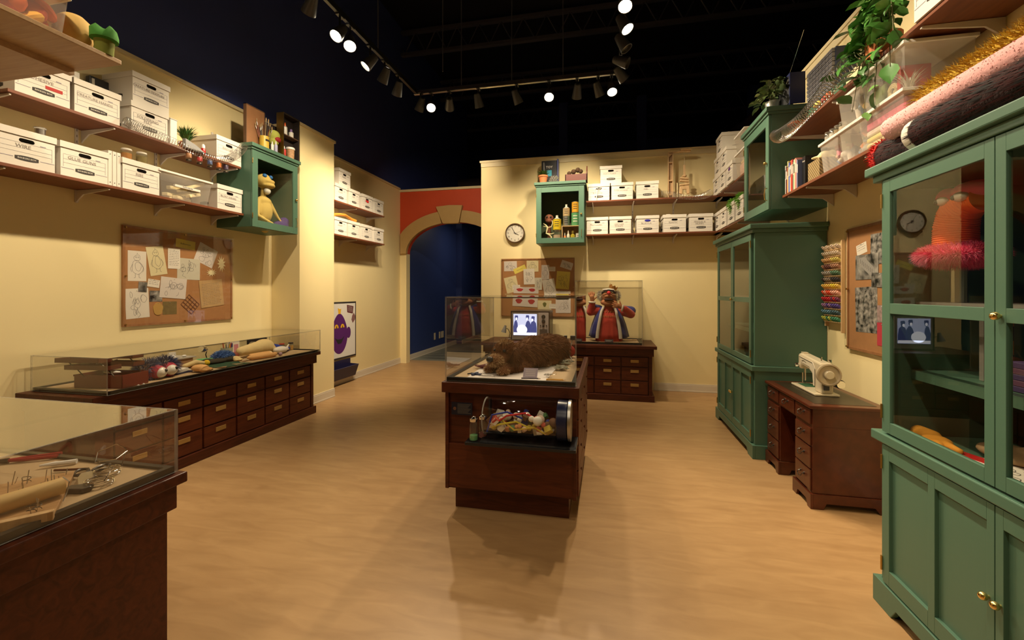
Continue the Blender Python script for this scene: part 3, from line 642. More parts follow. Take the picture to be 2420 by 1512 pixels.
for x, z, wd, lab in ((.06, 3.30, 'SOFT FOAM', 'white box standing on top of two others on the back wall'), (-.125, 3.03, 'TAPE|& FLEECE', 'white box with a tangle of white strips beside the small cabinet, upper shelf'), (.23, 3.03, 'SUPER SPONGE', 'middle white box on the upper back wall shelf'),
    (.615, 3.03, 'RIBS', 'white box marked RIBS on the upper back shelf left of the post'), (-.145, 2.50, 'FELT CAPES', 'leftmost white box on the lower back wall shelf'), (.205, 2.50, 'LEATHER|SCRAPS', 'second white box on the lower back wall shelf'),
    (.615, 2.50, 'BLUE FUR', 'white box with blue fur in its handle hole'), (1.008, 2.50, 'ELASTIC', 'white box with a small white block on its lid, lower back shelf'), (1.385, 2.50, 'ANGLES &|HUMPS', 'rightmost white box on the lower back wall shelf')):
    t = sbox(x, YB, z, B_, wd, lab, g)
    if wd == 'BLUE FUR': MB().ball((0, yf+.002, .192), (.05, .008, .019), 12, 8).build('blue_fur', colm('blue_fur', (.03, .025, .35), .9), t, smooth=True)
    if wd == 'ELASTIC': MB().box(-.11, -.05, -.1, -.04, BH+.0005, BH+.02).build('paper_block', M['card'], t)
    if wd.startswith('TAPE'):
        MB().tube([(-.02, yf-.004, .17), (-.03, yf-.008, .10), (-.04, yf-.012, .02), (-.045, yf-.02, -.02)], .008, 6).tube([(-.06, yf-.004, .185), (-.03, yf-.006, .2), (.0, yf-.008, .18), (.03, yf-.006, .195)], .006, 6).build('white_strips', M['cream'], t)
g = 'white storage boxes on the right wall shelves by the corner'
for y, z, lab in ((6.99, 3.03, 'bottom box nearest the corner in the stacked pile'), (6.63, 3.03, 'bottom middle box in the stacked pile'), (6.27, 3.03, 'bottom right box in the stacked pile with purple fur at its handle'), (6.92, 3.30, 'left box in the second tier of the stacked pile'), (6.56, 3.30, 'right box in the second tier of the stacked pile'), (6.80, 3.57, 'single box on top of the stacked pile touching the wall top'),
    (7.0, 2.50, 'lower shelf box nearest the corner on the right wall'), (6.64, 2.50, 'second lower shelf box from the corner on the right wall'), (6.25, 2.50, 'lower shelf box with bright green fur spilling over it'), (5.88, 2.50, 'lower shelf box half hidden by the hung green cabinet')):
    xx = 1.60 if z < 3.0 else 1.585
    t = sbox(xx, y, z, R_, ('FOAM', 'SKINS', 'EYES')[RB.randrange(3)], 'white '+lab, g, jit=False)
    if 'purple' in lab: MB().ball((0, yf+.002, .192), (.05, .01, .025), 12, 8).build('purple_fur', colm('purple_fur', (.10, .02, .16), .9), t)
    if 'green' in lab: fur('green_fur', [('e', (-.02, yf+.01, .25), (.09, .02, .05)), ('e', (0, yf+.01, .19), (.04, .015, .06)), ('e', (-.02, -.1, .285), (.09, .09, .012))], 700, .045, .006, [colm('lime_fur', (.22, .50, .05), .9), colm('lime_fur_dark', (.12, .33, .03), .9)], t)
sbox(1.60, 2.57, 3.03, R_, 'FELT', 'white storage box at the top right edge of the view above the dark rolls', g, jit=False)
sbox(1.60, 2.20, 3.03, R_, 'WOOL', 'white storage box cut off by the top right corner of the view', g, jit=False)
solo(MB().tube([(0, 0, .0), (-.02, .05, .03), (.01, .16, .05), (.03, .27, .055), (0, .40, .045), (-.01, .52, .03), (.02, .60, .012)], .022, 8), 'yarn_skein', colm('orange_yarn', (.75, .28, .03), .9, bump=.6, bs=120), 'loose orange yarn lying along the lower recess shelf boxes', 'yarn', loc=(-4.2, 6.1, 2.785), smooth=True)
# ---------------- coils ----------------
def slinky(path, R, turns, r, label, mat, wob=.15, seed=3, name='coil_spring'):
    path = [Vector(p) for p in path]; rr = random.Random(seed)
    def P(t):
        t = max(0, min(.9999, t))*(len(path)-1); i = int(t); f = t-i
        p0 = path[max(i-1, 0)]; p1 = path[i]; p2 = path[min(i+1, len(path)-1)]; p3 = path[min(i+2, len(path)-1)]
        return .5*((2*p1)+(p2-p0)*f+(2*p0-5*p1+4*p2-p3)*f*f+(3*p1-p0-3*p2+p3)*f**3)
    n = turns*12; pts = []
    for k in range(n):
        t = k/n; p = P(t); d = (P(t+.01)-P(t-.01)).normalized(); u = d.cross(Vector((0, 0, 1))).normalized(); v = u.cross(d); a = 2*PI*k/12
        pts.append(p+(u*math.cos(a)+v*math.sin(a))*R*(1+wob*math.sin(t*9)))
    o0 = pts[0].copy(); return solo(MB().tube([p-o0 for p in pts], r, 4), name, mat, label, 'spring coil', loc=o0)
slinky([(-4.10, 2.99, 3.085), (-4.09, 3.08, 3.07), (-4.055, 3.2, 3.045), (-4.045, 3.4, 3.025), (-4.045, 3.62, 2.995), (-4.045, 3.83, 3.0), (-4.045, 4.02, 3.06), (-4.035, 4.14, 3.17), (-4.03, 4.20, 3.26)], .036, 66, .0020, 'long metal coil drooping along the upper left shelf edge up to the green cabinet', M['steel'])
slinky([(.80, 6.93, 3.08), (.95, 6.91, 3.055), (1.1, 6.90, 3.015), (1.28, 6.90, 2.995), (1.42, 6.91, 3.02), (1.52, 6.93, 3.07)], .042, 40, .0020, 'metal coil sagging from the upper back wall shelf under the mannequin', M['steel'], seed=5)
slinky([(1.55, 4.52, 3.06), (1.53, 4.35, 3.0), (1.52, 4.1, 2.975), (1.52, 3.85, 2.98), (1.54, 3.62, 3.03), (1.56, 3.40, 3.09), (1.59, 3.15, 3.12)], .052, 48, .0030, 'large metal coil hanging over the right wall shelf edge from pot to ivy', M['steel'], seed=7)
# ---------------- left shelf extras ----------------
solo(MB().lathe([(.028, 0), (.03, .055), (.036, .062), (.036, .066), (.026, .066), (.026, .004)], n=18), 'metal_cup', M['steel'], 'small metal cup standing on the WIRE box lid', 'cup', loc=(-4.20, 2.47, 2.771), smooth=True)
for i in range(3):
    t = thing('magazine_file', ['left', 'middle', 'right'][i]+' white magazine file between the glue gun and RIBS boxes', 'file', (-4.14, 2.905+i*.034, 2.5005), L_, 'white magazine files')
    MB().box(-.015, .015, 0, .30, 0, .30).build('case', M['card'], t, bev=.002); mb = MB()
    for z in (.03, .27): mb.cyl((0, .001, z), (0, -.002, z), .004, n=8)
    mb.build('rivets', M['dark'], t)
def jar(x, y, z, r, h, fill, label, lidm='foampale', group=None, lab=None, fh=.8, name='glass_jar', upside=False, cat='jar'):
    t = thing(name, label, cat, (x, y, z), 0, group)
    if upside: t.rotation_euler = (PI, 0, 0)
    MB().lathe([(r*.92, 0), (r, .006), (r, h*.78), (r*.82, h*.87), (r*.82, h*.9)], n=18).build('glass_body', M['jar'], t, smooth=True)
    if fill: MB().lathe([(r*.86, .004), (r*.93, .008), (r*.93, h*.76*fh), (r*.5, h*.77*fh)], n=16).build('contents', fill, t, smooth=True)
    MB().lathe([(r*.9, h*.86), (r*.92, h*.88), (r*.92, h*.985), (r*.88, h)], n=18).build('lid', M[lidm] if isinstance(lidm, str) else lidm, t, smooth=True)
    if lab: o = MB().prism([(r*1.012*math.cos(a), r*1.012*math.sin(a)) for a in [math.radians(q) for q in range(-40, 41, 10)]]+[(r*.99*math.cos(a), r*.99*math.sin(a)) for a in [math.radians(q) for q in range(40, -41, -10)]], h*.25, h*.6, 'z').build('paper_label', M['card'], t); o.rotation_euler = (0, 0, lab)
    return t
jar(-4.21, 3.085, 2.771, .042, .105, colm('amber_glue', (.42, .17, .04), .3), 'left screw-lid jar with amber contents on the RIBS box', 'cream', 'jars on the ribs box', lab=.0)
jar(-4.19, 3.20, 2.771, .042, .105, colm('olive_glue', (.22, .16, .05), .3), 'right screw-lid jar with a white label on the RIBS box', 'cream', 'jars on the ribs box', lab=.0)
def tub(label, x, y, z, rz, w_, d, h, items=None, lip=.02, lidm='plasticlid', mat='plastic', group=None, taper=.88):
    """clear tub: x is width, front at local y=0"""
    t = thing('plastic_tub', label, 'tub', (x, y, z+.001), rz, group); k = taper; a, b_ = w_/2*k, w_/2; yo = d*(1-k)/2
    def ring(xa, y0, y1, zz): return [(-xa, y0, zz), (xa, y0, zz), (xa, y1, zz), (-xa, y1, zz)]
    mb = MB(); mb.add(ring(a, yo, d-yo, 0)+ring(b_, 0, d, h), [(3, 2, 1, 0), (0, 1, 5, 4), (1, 2, 6, 5), (2, 3, 7, 6), (3, 0, 4, 7)])
    mb.build('tub_body', M[mat], t)
    MB().box(-b_-.012, b_+.012, -.012, d+.012, h, h+lip).box(-b_+.01, b_-.01, .01, d-.01, h+lip, h+lip+.006).build('lid', M[lidm], t, bev=.006)
    if items: items(t)
    return t
def strips(t):
    R = random.Random(8)
    for k, (xa, za_, ang, L) in enumerate(((.12, .15, -.45, .3), (-.05, .11, -.12, .2), (.0, .05, -.35, .3), (.16, .07, -.3, .18), (-.17, .03, -.1, .14), (.06, .02, -.05, .3))):
        o = MB().cb((0, 0, 0), (L, .05, .032)).build('foam_strip', M['foampale'], t, bev=.006); o.location = (xa*.7, .055+.03*(k % 3), za_+.02); o.rotation_euler = (0, -ang*-1, .1*k)
    MB().box(-.13, .14, -.006, .018, .125, .147).build('label_strip', M['card'], t); text('FOAM PIECES', .018, M['ink'], t, faceY(0, -.007, .136), 'handwriting')
tub('clear tub of pale foam strips with a white lid on the lower left shelf', -4.13, 3.595, 2.50, L_, .55, .34, .24, strips)
solo(MB().box(-.035, .035, 0, .28, 0, .24).box(-.04, .04, -.005, .285, .24, .25), 'plastic_canister', M['plasticlid'], 'blank white rounded canister right of the soldering mat box', 'canister', bev=.012, loc=(-4.13, 3.455, 3.031), rz=L_)
t = thing('video_case', 'dark grey upright case standing behind the creature hands box', 'case', (-4.33, 2.93, 3.302), L_)
MB().box(-.09, .09, 0, .05, 0, .21).build('shell', M['dgrey'], t, bev=.006); MB().box(-.075, -.055, -.006, 0, .01, .2).build('label_strip', M['card'], t)
sbox(-4.24, 2.70, 3.302, L_, '', 'lidless white box shell lying on the creature hands box', 'white storage boxes on the left wall shelves', lid=False).scale = (.6, .6, .5)
bpy.data.objects['video_case'].location.z = 3.0315; bpy.data.objects['video_case'].scale = (1, 1, 2.2); bpy.data.objects['video_case'].location.y = 3.03; bpy.data.objects['video_case'].location.x = -4.42
# grass plant in grey planter
def blades(mb, c, n, h, spread, r=random.Random(2), w_=.0045, m=1, curl=.6):
    for _ in range(n):
        a = r.uniform(0, 2*PI); L = h*r.uniform(.5, 1.1); s_ = spread*r.uniform(.1, 1); d = Vector((math.cos(a), math.sin(a), 0)); sd = Vector((-math.sin(a), math.cos(a), 0))*w_
        p = Vector(c)+d*r.uniform(0, .02); q = [p+d*s_*t**1.6+Vector((0, 0, L*(t-curl*.5*t**2.5))) for t in (0, .33, .66, 1)]
        mb.add([q[0]-sd, q[0]+sd, q[1]+sd, q[1]-sd, q[2]+sd*.7, q[2]-sd*.7, q[3]], [(0, 1, 2, 3), (3, 2, 4, 5), (5, 4, 6)], r.randrange(m))
LG = [colm('leaf_green', (.07, .20, .04), .5), colm('leaf_green_light', (.11, .24, .05), .5), colm('leaf_green_dark', (.04, .13, .03), .5)]
def grass(name, label, x, y, z, pot, potlabel, r0, r1, h, bl, sp, n, rz=0):
    t = thing(name, label, 'plant', (x, y, z), rz)
    MB().lathe([(r0, 0), (r1, h*.8), (r1*1.12, h*.8), (r1*1.12, h), (r1*.95, h), (r1*.95, h*.9)], n=20).build('pot', pot, t, smooth=True)
    MB().lathe([(.001, h*.88), (r1*.95, h*.88)], n=12, cap=False).build('soil', colm('soil', (.05, .03, .015), .95), t)
    mb = MB(); blades(mb, (0, 0, h*.85), n, bl, sp, random.Random(n), m=3); o = mb.build('foliage', LG, t); o['kind'] = 'stuff'; return t
grass('grass_plant', 'wispy grass in an orange pot on the upper left shelf', -4.22, 3.66, 3.031, M['terra'], '', .05, .062, .09, .24, .13, 330)
t = thing('tilted_planter', 'grey wedge-shaped scoop leaning at the shelf edge below the grass', 'scoop', (-4.10, 3.64, 3.031), L_)
MB().prism([(-.10, 0), (.13, 0), (.02, .055), (-.10, .09)], -.015, .03).build('scoop_body', M['grey'], t, bev=.006)
t = thing('glue_bottle', 'small red and white bottle beside the orange grass pot', 'bottle', (-4.15, 3.79, 3.031), 0)
MB().lathe([(.02, 0), (.022, .01), (.022, .06), (.018, .07)], n=14).build('body', colm('red_gloss', (.5, .02, .02), .3), t, smooth=True); MB().lathe([(.018, .07), (.018, .1), (.008, .115)], n=14).build('cap', M['white'], t, smooth=True)
# jars hung under the shelf
for i, (y, c, nm_) in enumerate(((3.62, (.55, .25, .12), 'peach'), (3.74, (.6, .04, .05), 'red'), (3.86, (.08, .13, .35), 'blue'), (3.97, (.75, .18, .02), 'orange'), (4.06, (.08, .04, .12), 'purple'))):
    jar(-4.14, y, 3.004, .026, .085, colm(nm_+'_paint', c, .4), f'jar of {nm_} paint hanging upside down under the upper left shelf', 'dkmetal', 'paint jars screwed under the shelf', upside=True, lab=PI)
# ---------------- things on / in the left hanging cabinet (top z 3.32) ----------------
zt = 3.321; br = colm('case_brown_hide', (.11, .055, .028), .6, var=.2); bd = colm('case_lining', (.02, .012, .010), .8)
t = thing('wooden_case_lid', 'upright brown case lid leaning above the green cabinet left of the brushes', 'lid', (-4.10, 4.30, zt), L_)
MB().box(0, .27, 0, .03, 0, .46).build('panel', colm('worn_leather_panel', (.26, .12, .05), .6, var=.25), t); MB().box(-.008, 0, -.005, .033, 0, .468).box(.27, .278, -.005, .033, 0, .468).box(-.008, .278, -.005, .033, .46, .468).build('rim', br, t)
t = thing('open_trunk', 'upright dark open trunk with two compartments of glue bottles', 'trunk', (-4.01, 4.79, zt), L_)
w_, h_ = .29, .55
MB().box(0, w_, .09, .10, 0, h_).box(0, .012, 0, .09, 0, h_).box(w_-.012, w_, 0, .09, 0, h_).box(.012, w_-.012, 0, .09, h_-.012, h_).box(.012, w_-.012, 0, .09, 0, .01).build('shell', bd, t, bev=.002)
MB().box(.012, w_-.012, .002, .09, .275, .287).build('shelf', br, t); MB().box(-.004, 0, -.004, .1, 0, h_+.004).box(w_, w_+.004, -.004, .1, 0, h_+.004).box(0, w_, -.004, .1, h_, h_+.004).build('metal_edging', M['brass'], t)
MB().tube([(w_+.004, .05, .2), (w_+.03, .05, .21), (w_+.035, .05, .26), (w_+.03, .05, .31), (w_+.004, .05, .32)], .005).build('handle', M['dark'], t, smooth=True)
solo(MB().box(0, .30, 0, .05, 0, .40), 'dark_case', bd, 'black case standing behind the yellow brush can', 'case', loc=(-4.17, 4.56, zt), rz=L_, bev=.004)
def bottle(x, y, z, r, h, c, capc, label, group=None, cone=True, par=None):
    t = thing('bottle', label, 'bottle', (x, y, z), 0, group)
    MB().lathe([(r*.9, 0), (r, .004), (r, h*.62), (r*.55, h*.7)], n=14).build('body', colm('b_%g_%g_%g' % c, c, .35), t, smooth=True)
    MB().lathe([(r*.5, h*.7), (r*.55, h*.72), (r*.18, h) if cone else (r*.5, h)], n=12).build('cap', colm('c_%g_%g_%g' % capc, capc, .35), t, smooth=True); return t
G = 'small bottles on the green cabinet beside the pier'
bottle(-4.05, 4.865, zt+.289, .028, .16, (.8, .78, .72), (.7, .12, .02), 'white glue bottle with an orange cap in the upper trunk compartment', G)
bottle(-4.05, 4.975, zt+.289, .03, .11, (.8, .78, .72), (.3, .2, .5), 'short white bottle with a purple cap in the upper trunk compartment', G, False)
bottle(-4.045, 4.845, zt+.012, .022, .13, (.55, .05, .04), (.8, .75, .7), 'red bottle with a white cap in the lower trunk compartment', G)
bottle(-4.015, 4.605, zt, .018, .12, (.8, .78, .75), (.8, .78, .75), 'white pointed bottle right of the yellow can', G)
bottle(-4.01, 4.66, zt, .020, .14, (.45, .45, .65), (.8, .78, .75), 'pale lilac bottle in front of the green cap', G)
t = thing('spotted_tub', 'white-lidded tub with brown and cream patches in the lower trunk compartment', 'tub', (-4.062, 4.975, zt+.012), 0)
MB().lathe([(.045, 0), (.05, .12)], n=18).build('body', colm('patched_cardboard', (.45, .25, .12), .6, var=.7, vs=60), t, smooth=True); MB().lathe([(.055, .12), (.055, .142), (.05, .148)], n=18).build('lid', M['white'], t, smooth=True)
t = thing('brush_can', 'yellow tin can full of paint brushes on the green cabinet', 'can', (-4.045, 4.51, zt), 0, sc=1.12)
MB().lathe([(.048, 0), (.048, .13), (.044, .13), (.044, .01)], n=20).build('can', colm('yellow_tin', (.55, .38, .05), .4), t, smooth=True)
mb = MB(); 
for k in range(7): mb.cb((.048*math.cos(-.5+k*.17), .048*math.sin(-.5+k*.17), .085), (.004, .007, .02))
mb.build('printed_letters', M['logo'], t)
R = random.Random(5)
for k in range(9):
    a = R.uniform(0, 2*PI); s_ = R.uniform(.02, .09); d = Vector((math.cos(a)*s_*.6, math.sin(a)*s_, .25+R.uniform(-.04, .04))); p = Vector((math.cos(a)*.015, math.sin(a)*.02, .02))
    b = MB().tube([p, p+d*.8], .004, 6).build('brush', colm(['hndl_a', 'hndl_b', 'hndl_c'][k % 3], [(.25, .06, .03), (.3, .2, .1), (.04, .03, .03)][k % 3], .4), t)
    MB().tube([p+d*.8, p+d*.93], .005, 6).build('ferrule', M['steel'], b); MB().lathe([(.005, 0), (.008, .02), (.002, .04)], p+d*.92, 8).build('bristles', colm('bristle', (.3, .2, .1), .9), b)
t = thing('green_head_form', 'yellow-green foam head form with a dark red open mouth', 'head form', (-4.075, 4.70, zt), 0)
blob('shell', [('e', (0, 0, .225), (.07, .075, .07)), ('e', (.0, 0, .16), (.06, .06, .07)), ('c', (0, 0, .0), (0, 0, .14), .03, .035)], colm('lime_foam', (.42, .44, .08), .8), t, .008)
MB().ball((.035, .012, .175), (.045, .05, .04), 14, 8).build('mouth', colm('mouth_red', (.30, .015, .015), .7), t, smooth=True)
# inside the left hanging cabinet: plain foam figure
t = thing('foam_figure', 'pale yellow foam puppet figure with blue eyes inside the green cabinet by the pier', 'puppet', (-4.20, 4.66, 2.372), 0, sc=1.08)
F = colm('foam_yellow_skin', (.62, .45, .13), .85, bump=.15, bs=150)
blob('body', [('e', (0, .0, .21), (.10, .105, .15)), ('e', (.01, .0, .32), (.07, .10, .06)), ('c', (0, 0, .34), (.01, 0, .46), .03, .03), ('e', (.01, -.01, .56), (.085, .095, .085)), ('e', (.06, .01, .50), (.08, .075, .032)), ('e', (.055, .01, .545), (.085, .065, .03)),
    ('c', (.02, -.09, .31), (.05, -.13, .14), .028, .02), ('c', (.05, -.13, .14), (.13, .0, .06), .02, .018), ('c', (.02, .09, .31), (.05, .17, .17), .026, .018), ('c', (.05, .17, .17), (.09, .20, .10), .018, .01), ('c', (0, 0, .12), (.02, .01, 0.01), .04, .05)], F, t, .010)
for s_ in (-1, 1): MB().ball((.07, .045*s_-.005, .605), .024, 12, 8).build('eye', colm('blue_eye', (.03, .16, .5), .25), t, smooth=True)
MB().ball((.06, 0, .44), (.035, .04, .04), 12, 8).build('chin_patch', M['white'], t, smooth=True)
o = blob('purple_cloth', [('e', (0, 0, .07), (.10, .10, .07)), ('e', (.03, .03, .13), (.06, .06, .06)), ('e', (.03, -.06, .04), (.08, .07, .04))], colm('purple_cloth', (.06, .03, .22), .9, bump=.8, bs=40), None, .01)
o.location = (-4.15, 4.90, 2.375); tag(o, 'crumpled purple cloth beside the foam figure in the green cabinet', 'cloth')
o = blob('foam_lump', [('e', (0, 0, .20), (.06, .08, .17)), ('c', (0, 0, .1), (.02, .02, .04), .05, .04)], M['foam'], None, .01); o.location = (-4.17, 4.42, 2.372); tag(o, 'tall pale foam lump beside the foam figure in the green cabinet', 'foam piece')
# ---------------- corner shelf at top left ----------------
def orangefill(t):
    R = random.Random(3)
    for k in range(14):
        o = MB().ball((0, 0, 0), (.07, .06, .035), 10, 7).build('foam_scrap', [colm('orange_scrap', (.75, .12, .02), .8), colm('yellow_scrap', (.8, .42, .05), .8), colm('red_scrap', (.55, .04, .02), .8)][k % 3], t, smooth=True)
        o.location = (R.uniform(-.12, .12), R.uniform(.07, .24), .05+.15*(k/14)); o.rotation_euler = (R.uniform(0, 3), R.uniform(0, 3), 0)
z0 = 3.058
for y, lab in ((1.77, 'right'), (1.43, 'left')): tub(f'{lab} clear tub of orange foam scraps on the top left corner shelf', -3.05, y, z0, L_, .30, .32, .225, orangefill, group='orange foam tubs')
solo(MB().lathe([(.05, 0), (.085, .05), (.095, .12), (.08, .19), (.05, .22), (.02, .23)], n=20), 'foam_form', colm('tan_foam', (.48, .30, .08), .8), 'rounded tan foam form beside the orange tub at top left', 'foam form', smooth=True, loc=(-3.19, 2.035, z0))
t = thing('green_fabric_crown', 'bright green cap with a pointed floppy top on the corner shelf', 'cap', (-3.04, 2.10, z0), sc=.82)
mb = MB(); mb.lathe([(.055, 0), (.062, .11)], n=16); mb.build('olive_band', colm('olive_cloth', (.16, .18, .02), .9), t, smooth=True)
mb = MB(); vs = []
for j, (r_, z_) in enumerate(((.062, .105), (.085, .115), (.085, .15), (.05, .19), (.01, .2))):
    for i in range(16): a = 2*PI*i/16; vs.append((r_*math.cos(a), r_*math.sin(a), z_+(.035*math.sin(3*a+1) if j in (2, 3) else 0)))
mb.add(vs, [(j*16+i, j*16+(i+1) % 16, (j+1)*16+(i+1) % 16, (j+1)*16+i) for j in range(4) for i in range(16)]+[tuple(64+i for i in range(16))]); mb.build('green_top', colm('bright_green_cloth', (.045, .20, .02), .9), t, smooth=60)
# ---------------- right wall: things on the near shelves ----------------
zl, zu = 2.501, 3.031
cols = [((.75, .70, .60), .003), ((.03, .03, .05), .018), ((.55, .10, .04), .010), ((.80, .62, .25), .016), ((.12, .14, .42), .026), ((.75, .72, .68), .012), ((.60, .12, .05), .016), ((.45, .03, .03), .020), ((.10, .18, .10), .014), ((.78, .70, .45), .020), ((.72, .25, .18), .018), ((.55, .30, .32), .014), ((.10, .12, .22), .018)]
nmz = ['cream', 'black', 'brick red', 'mustard', 'blue', 'white', 'orange red', 'deep red', 'dark green', 'pale yellow', 'salmon', 'dusty pink', 'navy']
y = 4.525; RBk = random.Random(9)
for i, (c, th) in enumerate(cols):
    th = max(.014, th*1.15); h = RBk.uniform(.24, .30); d = RBk.uniform(.17, .21)
    t = thing('book', f'{nmz[i]} book in the row on the lower right shelf, number {["one","two","three","four","five","six","seven","eight","nine","ten","eleven","twelve","thirteen"][i]} from the cabinet', 'book', (1.63, y-th/2, zl), R_, 'books on the lower right shelf')
    MB().box(-th/2, -th/2+.002, 0, d, 0, h).box(th/2-.002, th/2, 0, d, 0, h).box(-th/2, th/2, -.001, .002, 0, h).build('cover', colm('book_'+nmz[i].replace(' ', '_'), c, .55), t)
    MB().box(-th/2+.002, th/2-.002, .002, d-.004, .004, h-.004).build('pages', M['card'], t)
    MB().box(-th*.3, th*.3, -.0016, -.001, h*.55, h*.85).build('spine_print', M['cream'] if sum(c) < 1.2 else M['ink'], t)
    y -= th+.0025
t = thing('black_book', 'wide black book standing face out beside the striped box', 'book', (1.66, y-.005, zl), R_); MB().box(-.0, .06, 0, .20, 0, .26).build('cover', M['dark'], t); text('Songs', .02, M['cream'], t, faceY(.03, -.001, .22))
m, n, l, b = nm('striped_card'); wv = n.new('ShaderNodeTexWave'); wv.inputs['Scale'].default_value = 22; wv.bands_direction = 'DIAGONAL'; tc = n.new('ShaderNodeTexCoord'); l.new(tc.outputs['Object'], wv.inputs['Vector'])
rp = n.new('ShaderNodeValToRGB'); rp.color_ramp.elements[0].color = (.12, .075, .03, 1); rp.color_ramp.elements[1].color = (.42, .30, .13, 1); l.new(wv.outputs['Fac'], rp.inputs['Fac']); l.new(rp.outputs['Color'], b.inputs['Base Color']); M['stripe'] = m
solo(MB().box(0, .20, 0, .16, 0, .15), 'striped_box', M['stripe'], 'brown and tan striped box beside the black book on the lower right shelf', 'box', loc=(1.63, 4.055, zl), rz=R_, bev=.003)
o = blob('stuffed_toy', [('e', (0, 0, .04), (.05, .04, .04)), ('e', (.05, 0, .055), (.03, .03, .03)), ('c', (-.02, .02, .04), (-.08, .03, .03), .018, .01), ('c', (.02, -.03, .03), (.06, -.05, .01), .015, .01)], M['foampale'], None, .007)
o.location = (1.72, 3.97, zl+.151); tag(o, 'small cream stuffed toy lying on the striped box', 'toy')
def mixed(seed, cols_, n, sx, sy, sz, rr=.035):
    def f(t):
        R = random.Random(seed)
        for k in range(n):
            c = cols_[k % len(cols_)]; mb = MB()
            if k % 3 == 0: mb.ball((0, 0, 0), rr*R.uniform(.7, 1.1), 10, 7)
            elif k % 3 == 1: mb.cyl((-rr, 0, 0), (rr, 0, 0), rr*.5, n=10)
            else: mb.cb((0, 0, 0), (rr*1.6, rr*1.1, rr))
            o = mb.build('craft_item', colm('craft_%g_%g_%g' % c, c, .7), t, smooth=True)
            o.location = (R.uniform(-sx, sx), sy+R.uniform(-.05, .05), rr*1.1+sz*(k/n)); o.rotation_euler = (R.uniform(0, 3), R.uniform(0, 3), R.uniform(0, 3))
    return f
CC = [(.10, .18, .40), (.70, .25, .10), (.75, .70, .60), (.55, .12, .20), (.15, .30, .22), (.72, .50, .12), (.2, .1, .3)]
tub('clear tub of blue and cream craft scraps nearest the books', 1.62, 3.685, zl, R_, .26, .30, .215, mixed(1, CC[:4]+[(.8, .75, .68)], 22, .085, .12, .15), group='small clear craft tubs', mat='plastic')
tub('clear tub of grey and orange craft scraps in the middle of the lower right shelf', 1.62, 3.395, zl, R_, .26, .30, .215, mixed(2, [(.5, .5, .5), (.7, .3, .15), (.2, .3, .5), (.8, .7, .4)], 22, .085, .12, .15), group='small clear craft tubs')
tub('clear tub of bottles and scraps stacked on the lower right shelf under the ivy', 1.62, 3.41, zl+.245, R_, .26, .30, .19, mixed(3, [(.7, .45, .1), (.2, .15, .1), (.75, .7, .65), (.12, .2, .3), (.1, .25, .15)], 20, .085, .12, .13), group='small clear craft tubs')
for i, (y_, c) in enumerate(((3.82, (.45, .42, .38)), (3.75, (.6, .55, .5)), (3.68, (.3, .2, .1)), (3.61, (.5, .4, .3)))):
    jar(1.68, y_, zl+.244, .028, .085, colm('jarfill%d' % i, c, .5), ['leftmost', 'second', 'third', 'rightmost'][i]+' of the small glass jars standing on the craft tub', 'steel', 'small jars on the craft tub')
def felts(t):
    for k, (c, h) in enumerate((((.72, .60, .30), .03), ((.80, .62, .20), .03), ((.70, .62, .55), .035), ((.62, .12, .20), .05), ((.62, .25, .30), .04))):
        MB().box(-.19, .19, .03, .3, .006+k*.037, .006+k*.037+h*.95).build('felt_stack', colm('felt%d' % k, c, .9), t, bev=.008)
tub('low clear tub of pink and yellow felt on the lower right shelf', 1.60, 3.03, zl, R_, .44, .34, .20, felts)
def rollf(t):
    MB().tube([(.0+.045*math.cos(a)*(1-a/30), .06, .06+.045*math.sin(a)*(1-a/30)) for a in [k*.4 for k in range(48)]], .006, 6).build('spiral_roll', M['foampale'], t, smooth=True)
    MB().box(-.16, -.06, .05, .2, .01, .14).build('green_felt', colm('green_felt', (.18, .24, .10), .9), t, bev=.01); MB().box(.06, .09, .05, .2, .02, .17).build('red_card', colm('red_gloss', (.5, .02, .02), .3), t)
    mb = MB(); blades(mb, (.11, .08, .02), 60, .14, .10, random.Random(4), .004); mb.build('white_feathers', M['cream'], t)
tub('tall clear tub with a rolled cream strip inside, on the pink felt tub', 1.61, 3.03, zl+.231, R_, .42, .33, .235, rollf)
# rolls of fur and cloth lying on top of the near tall cabinet
zc = 2.242
def roll(name, label, y0, y1, x, z, r, c, furry=False, tilt=.0, endc=None, n=20):
    t = thing(name, label, 'roll', (x, y0, z+r)); L = y0-y1
    mb = MB().tube([(0, -L*k/8, tilt*L*k/8) for k in range(9)], r, n); mb.build('cloth_roll', c, t, smooth=True)
    if endc: mb = MB().tube([(0, .004, 0), (0, -.04, 0)], r*1.06, n); mb.build('end_band', endc, t, smooth=True)
    return t
dk = colm('black_red_pile', (.022, .006, .007), .95, var=.8, vs=90, bump=1, bs=120)
t = roll('fur_roll', 'dark roll with a bright red end lying on the near green cabinet', 2.85, 1.25, 1.565, zc, .105, dk, endc=colm('bright_red_pile', (.55, .015, .01), .95, bump=1, bs=80))
fur('red_tufts', [('e', (0, -.01, 0), (.108, .035, .108))], 900, .03, .006, [colm('bright_red_pile', (.55, .015, .01), .95)], t, .1, 3, .6)
mb = MB(); Rr = random.Random(5)
for k in range(1500):
    a = Rr.uniform(-.5, PI+.6); yy = -Rr.uniform(.05, 1.55); p = Vector((math.cos(a)*.105, yy, math.sin(a)*.105)); d = Vector((math.cos(a)*.3, .9, math.sin(a)*.3)).normalized()*.06; s_ = Vector((-math.sin(a), 0, math.cos(a)))*.003
    mb.add([p-s_, p+s_, p+d], [(0, 1, 2)], Rr.randrange(2))
o = mb.build('pile', [colm('dark_maroon_strand', (.05, .008, .010), .9), colm('black_strand', (.008, .006, .008), .8)], t); o['kind'] = 'stuff'
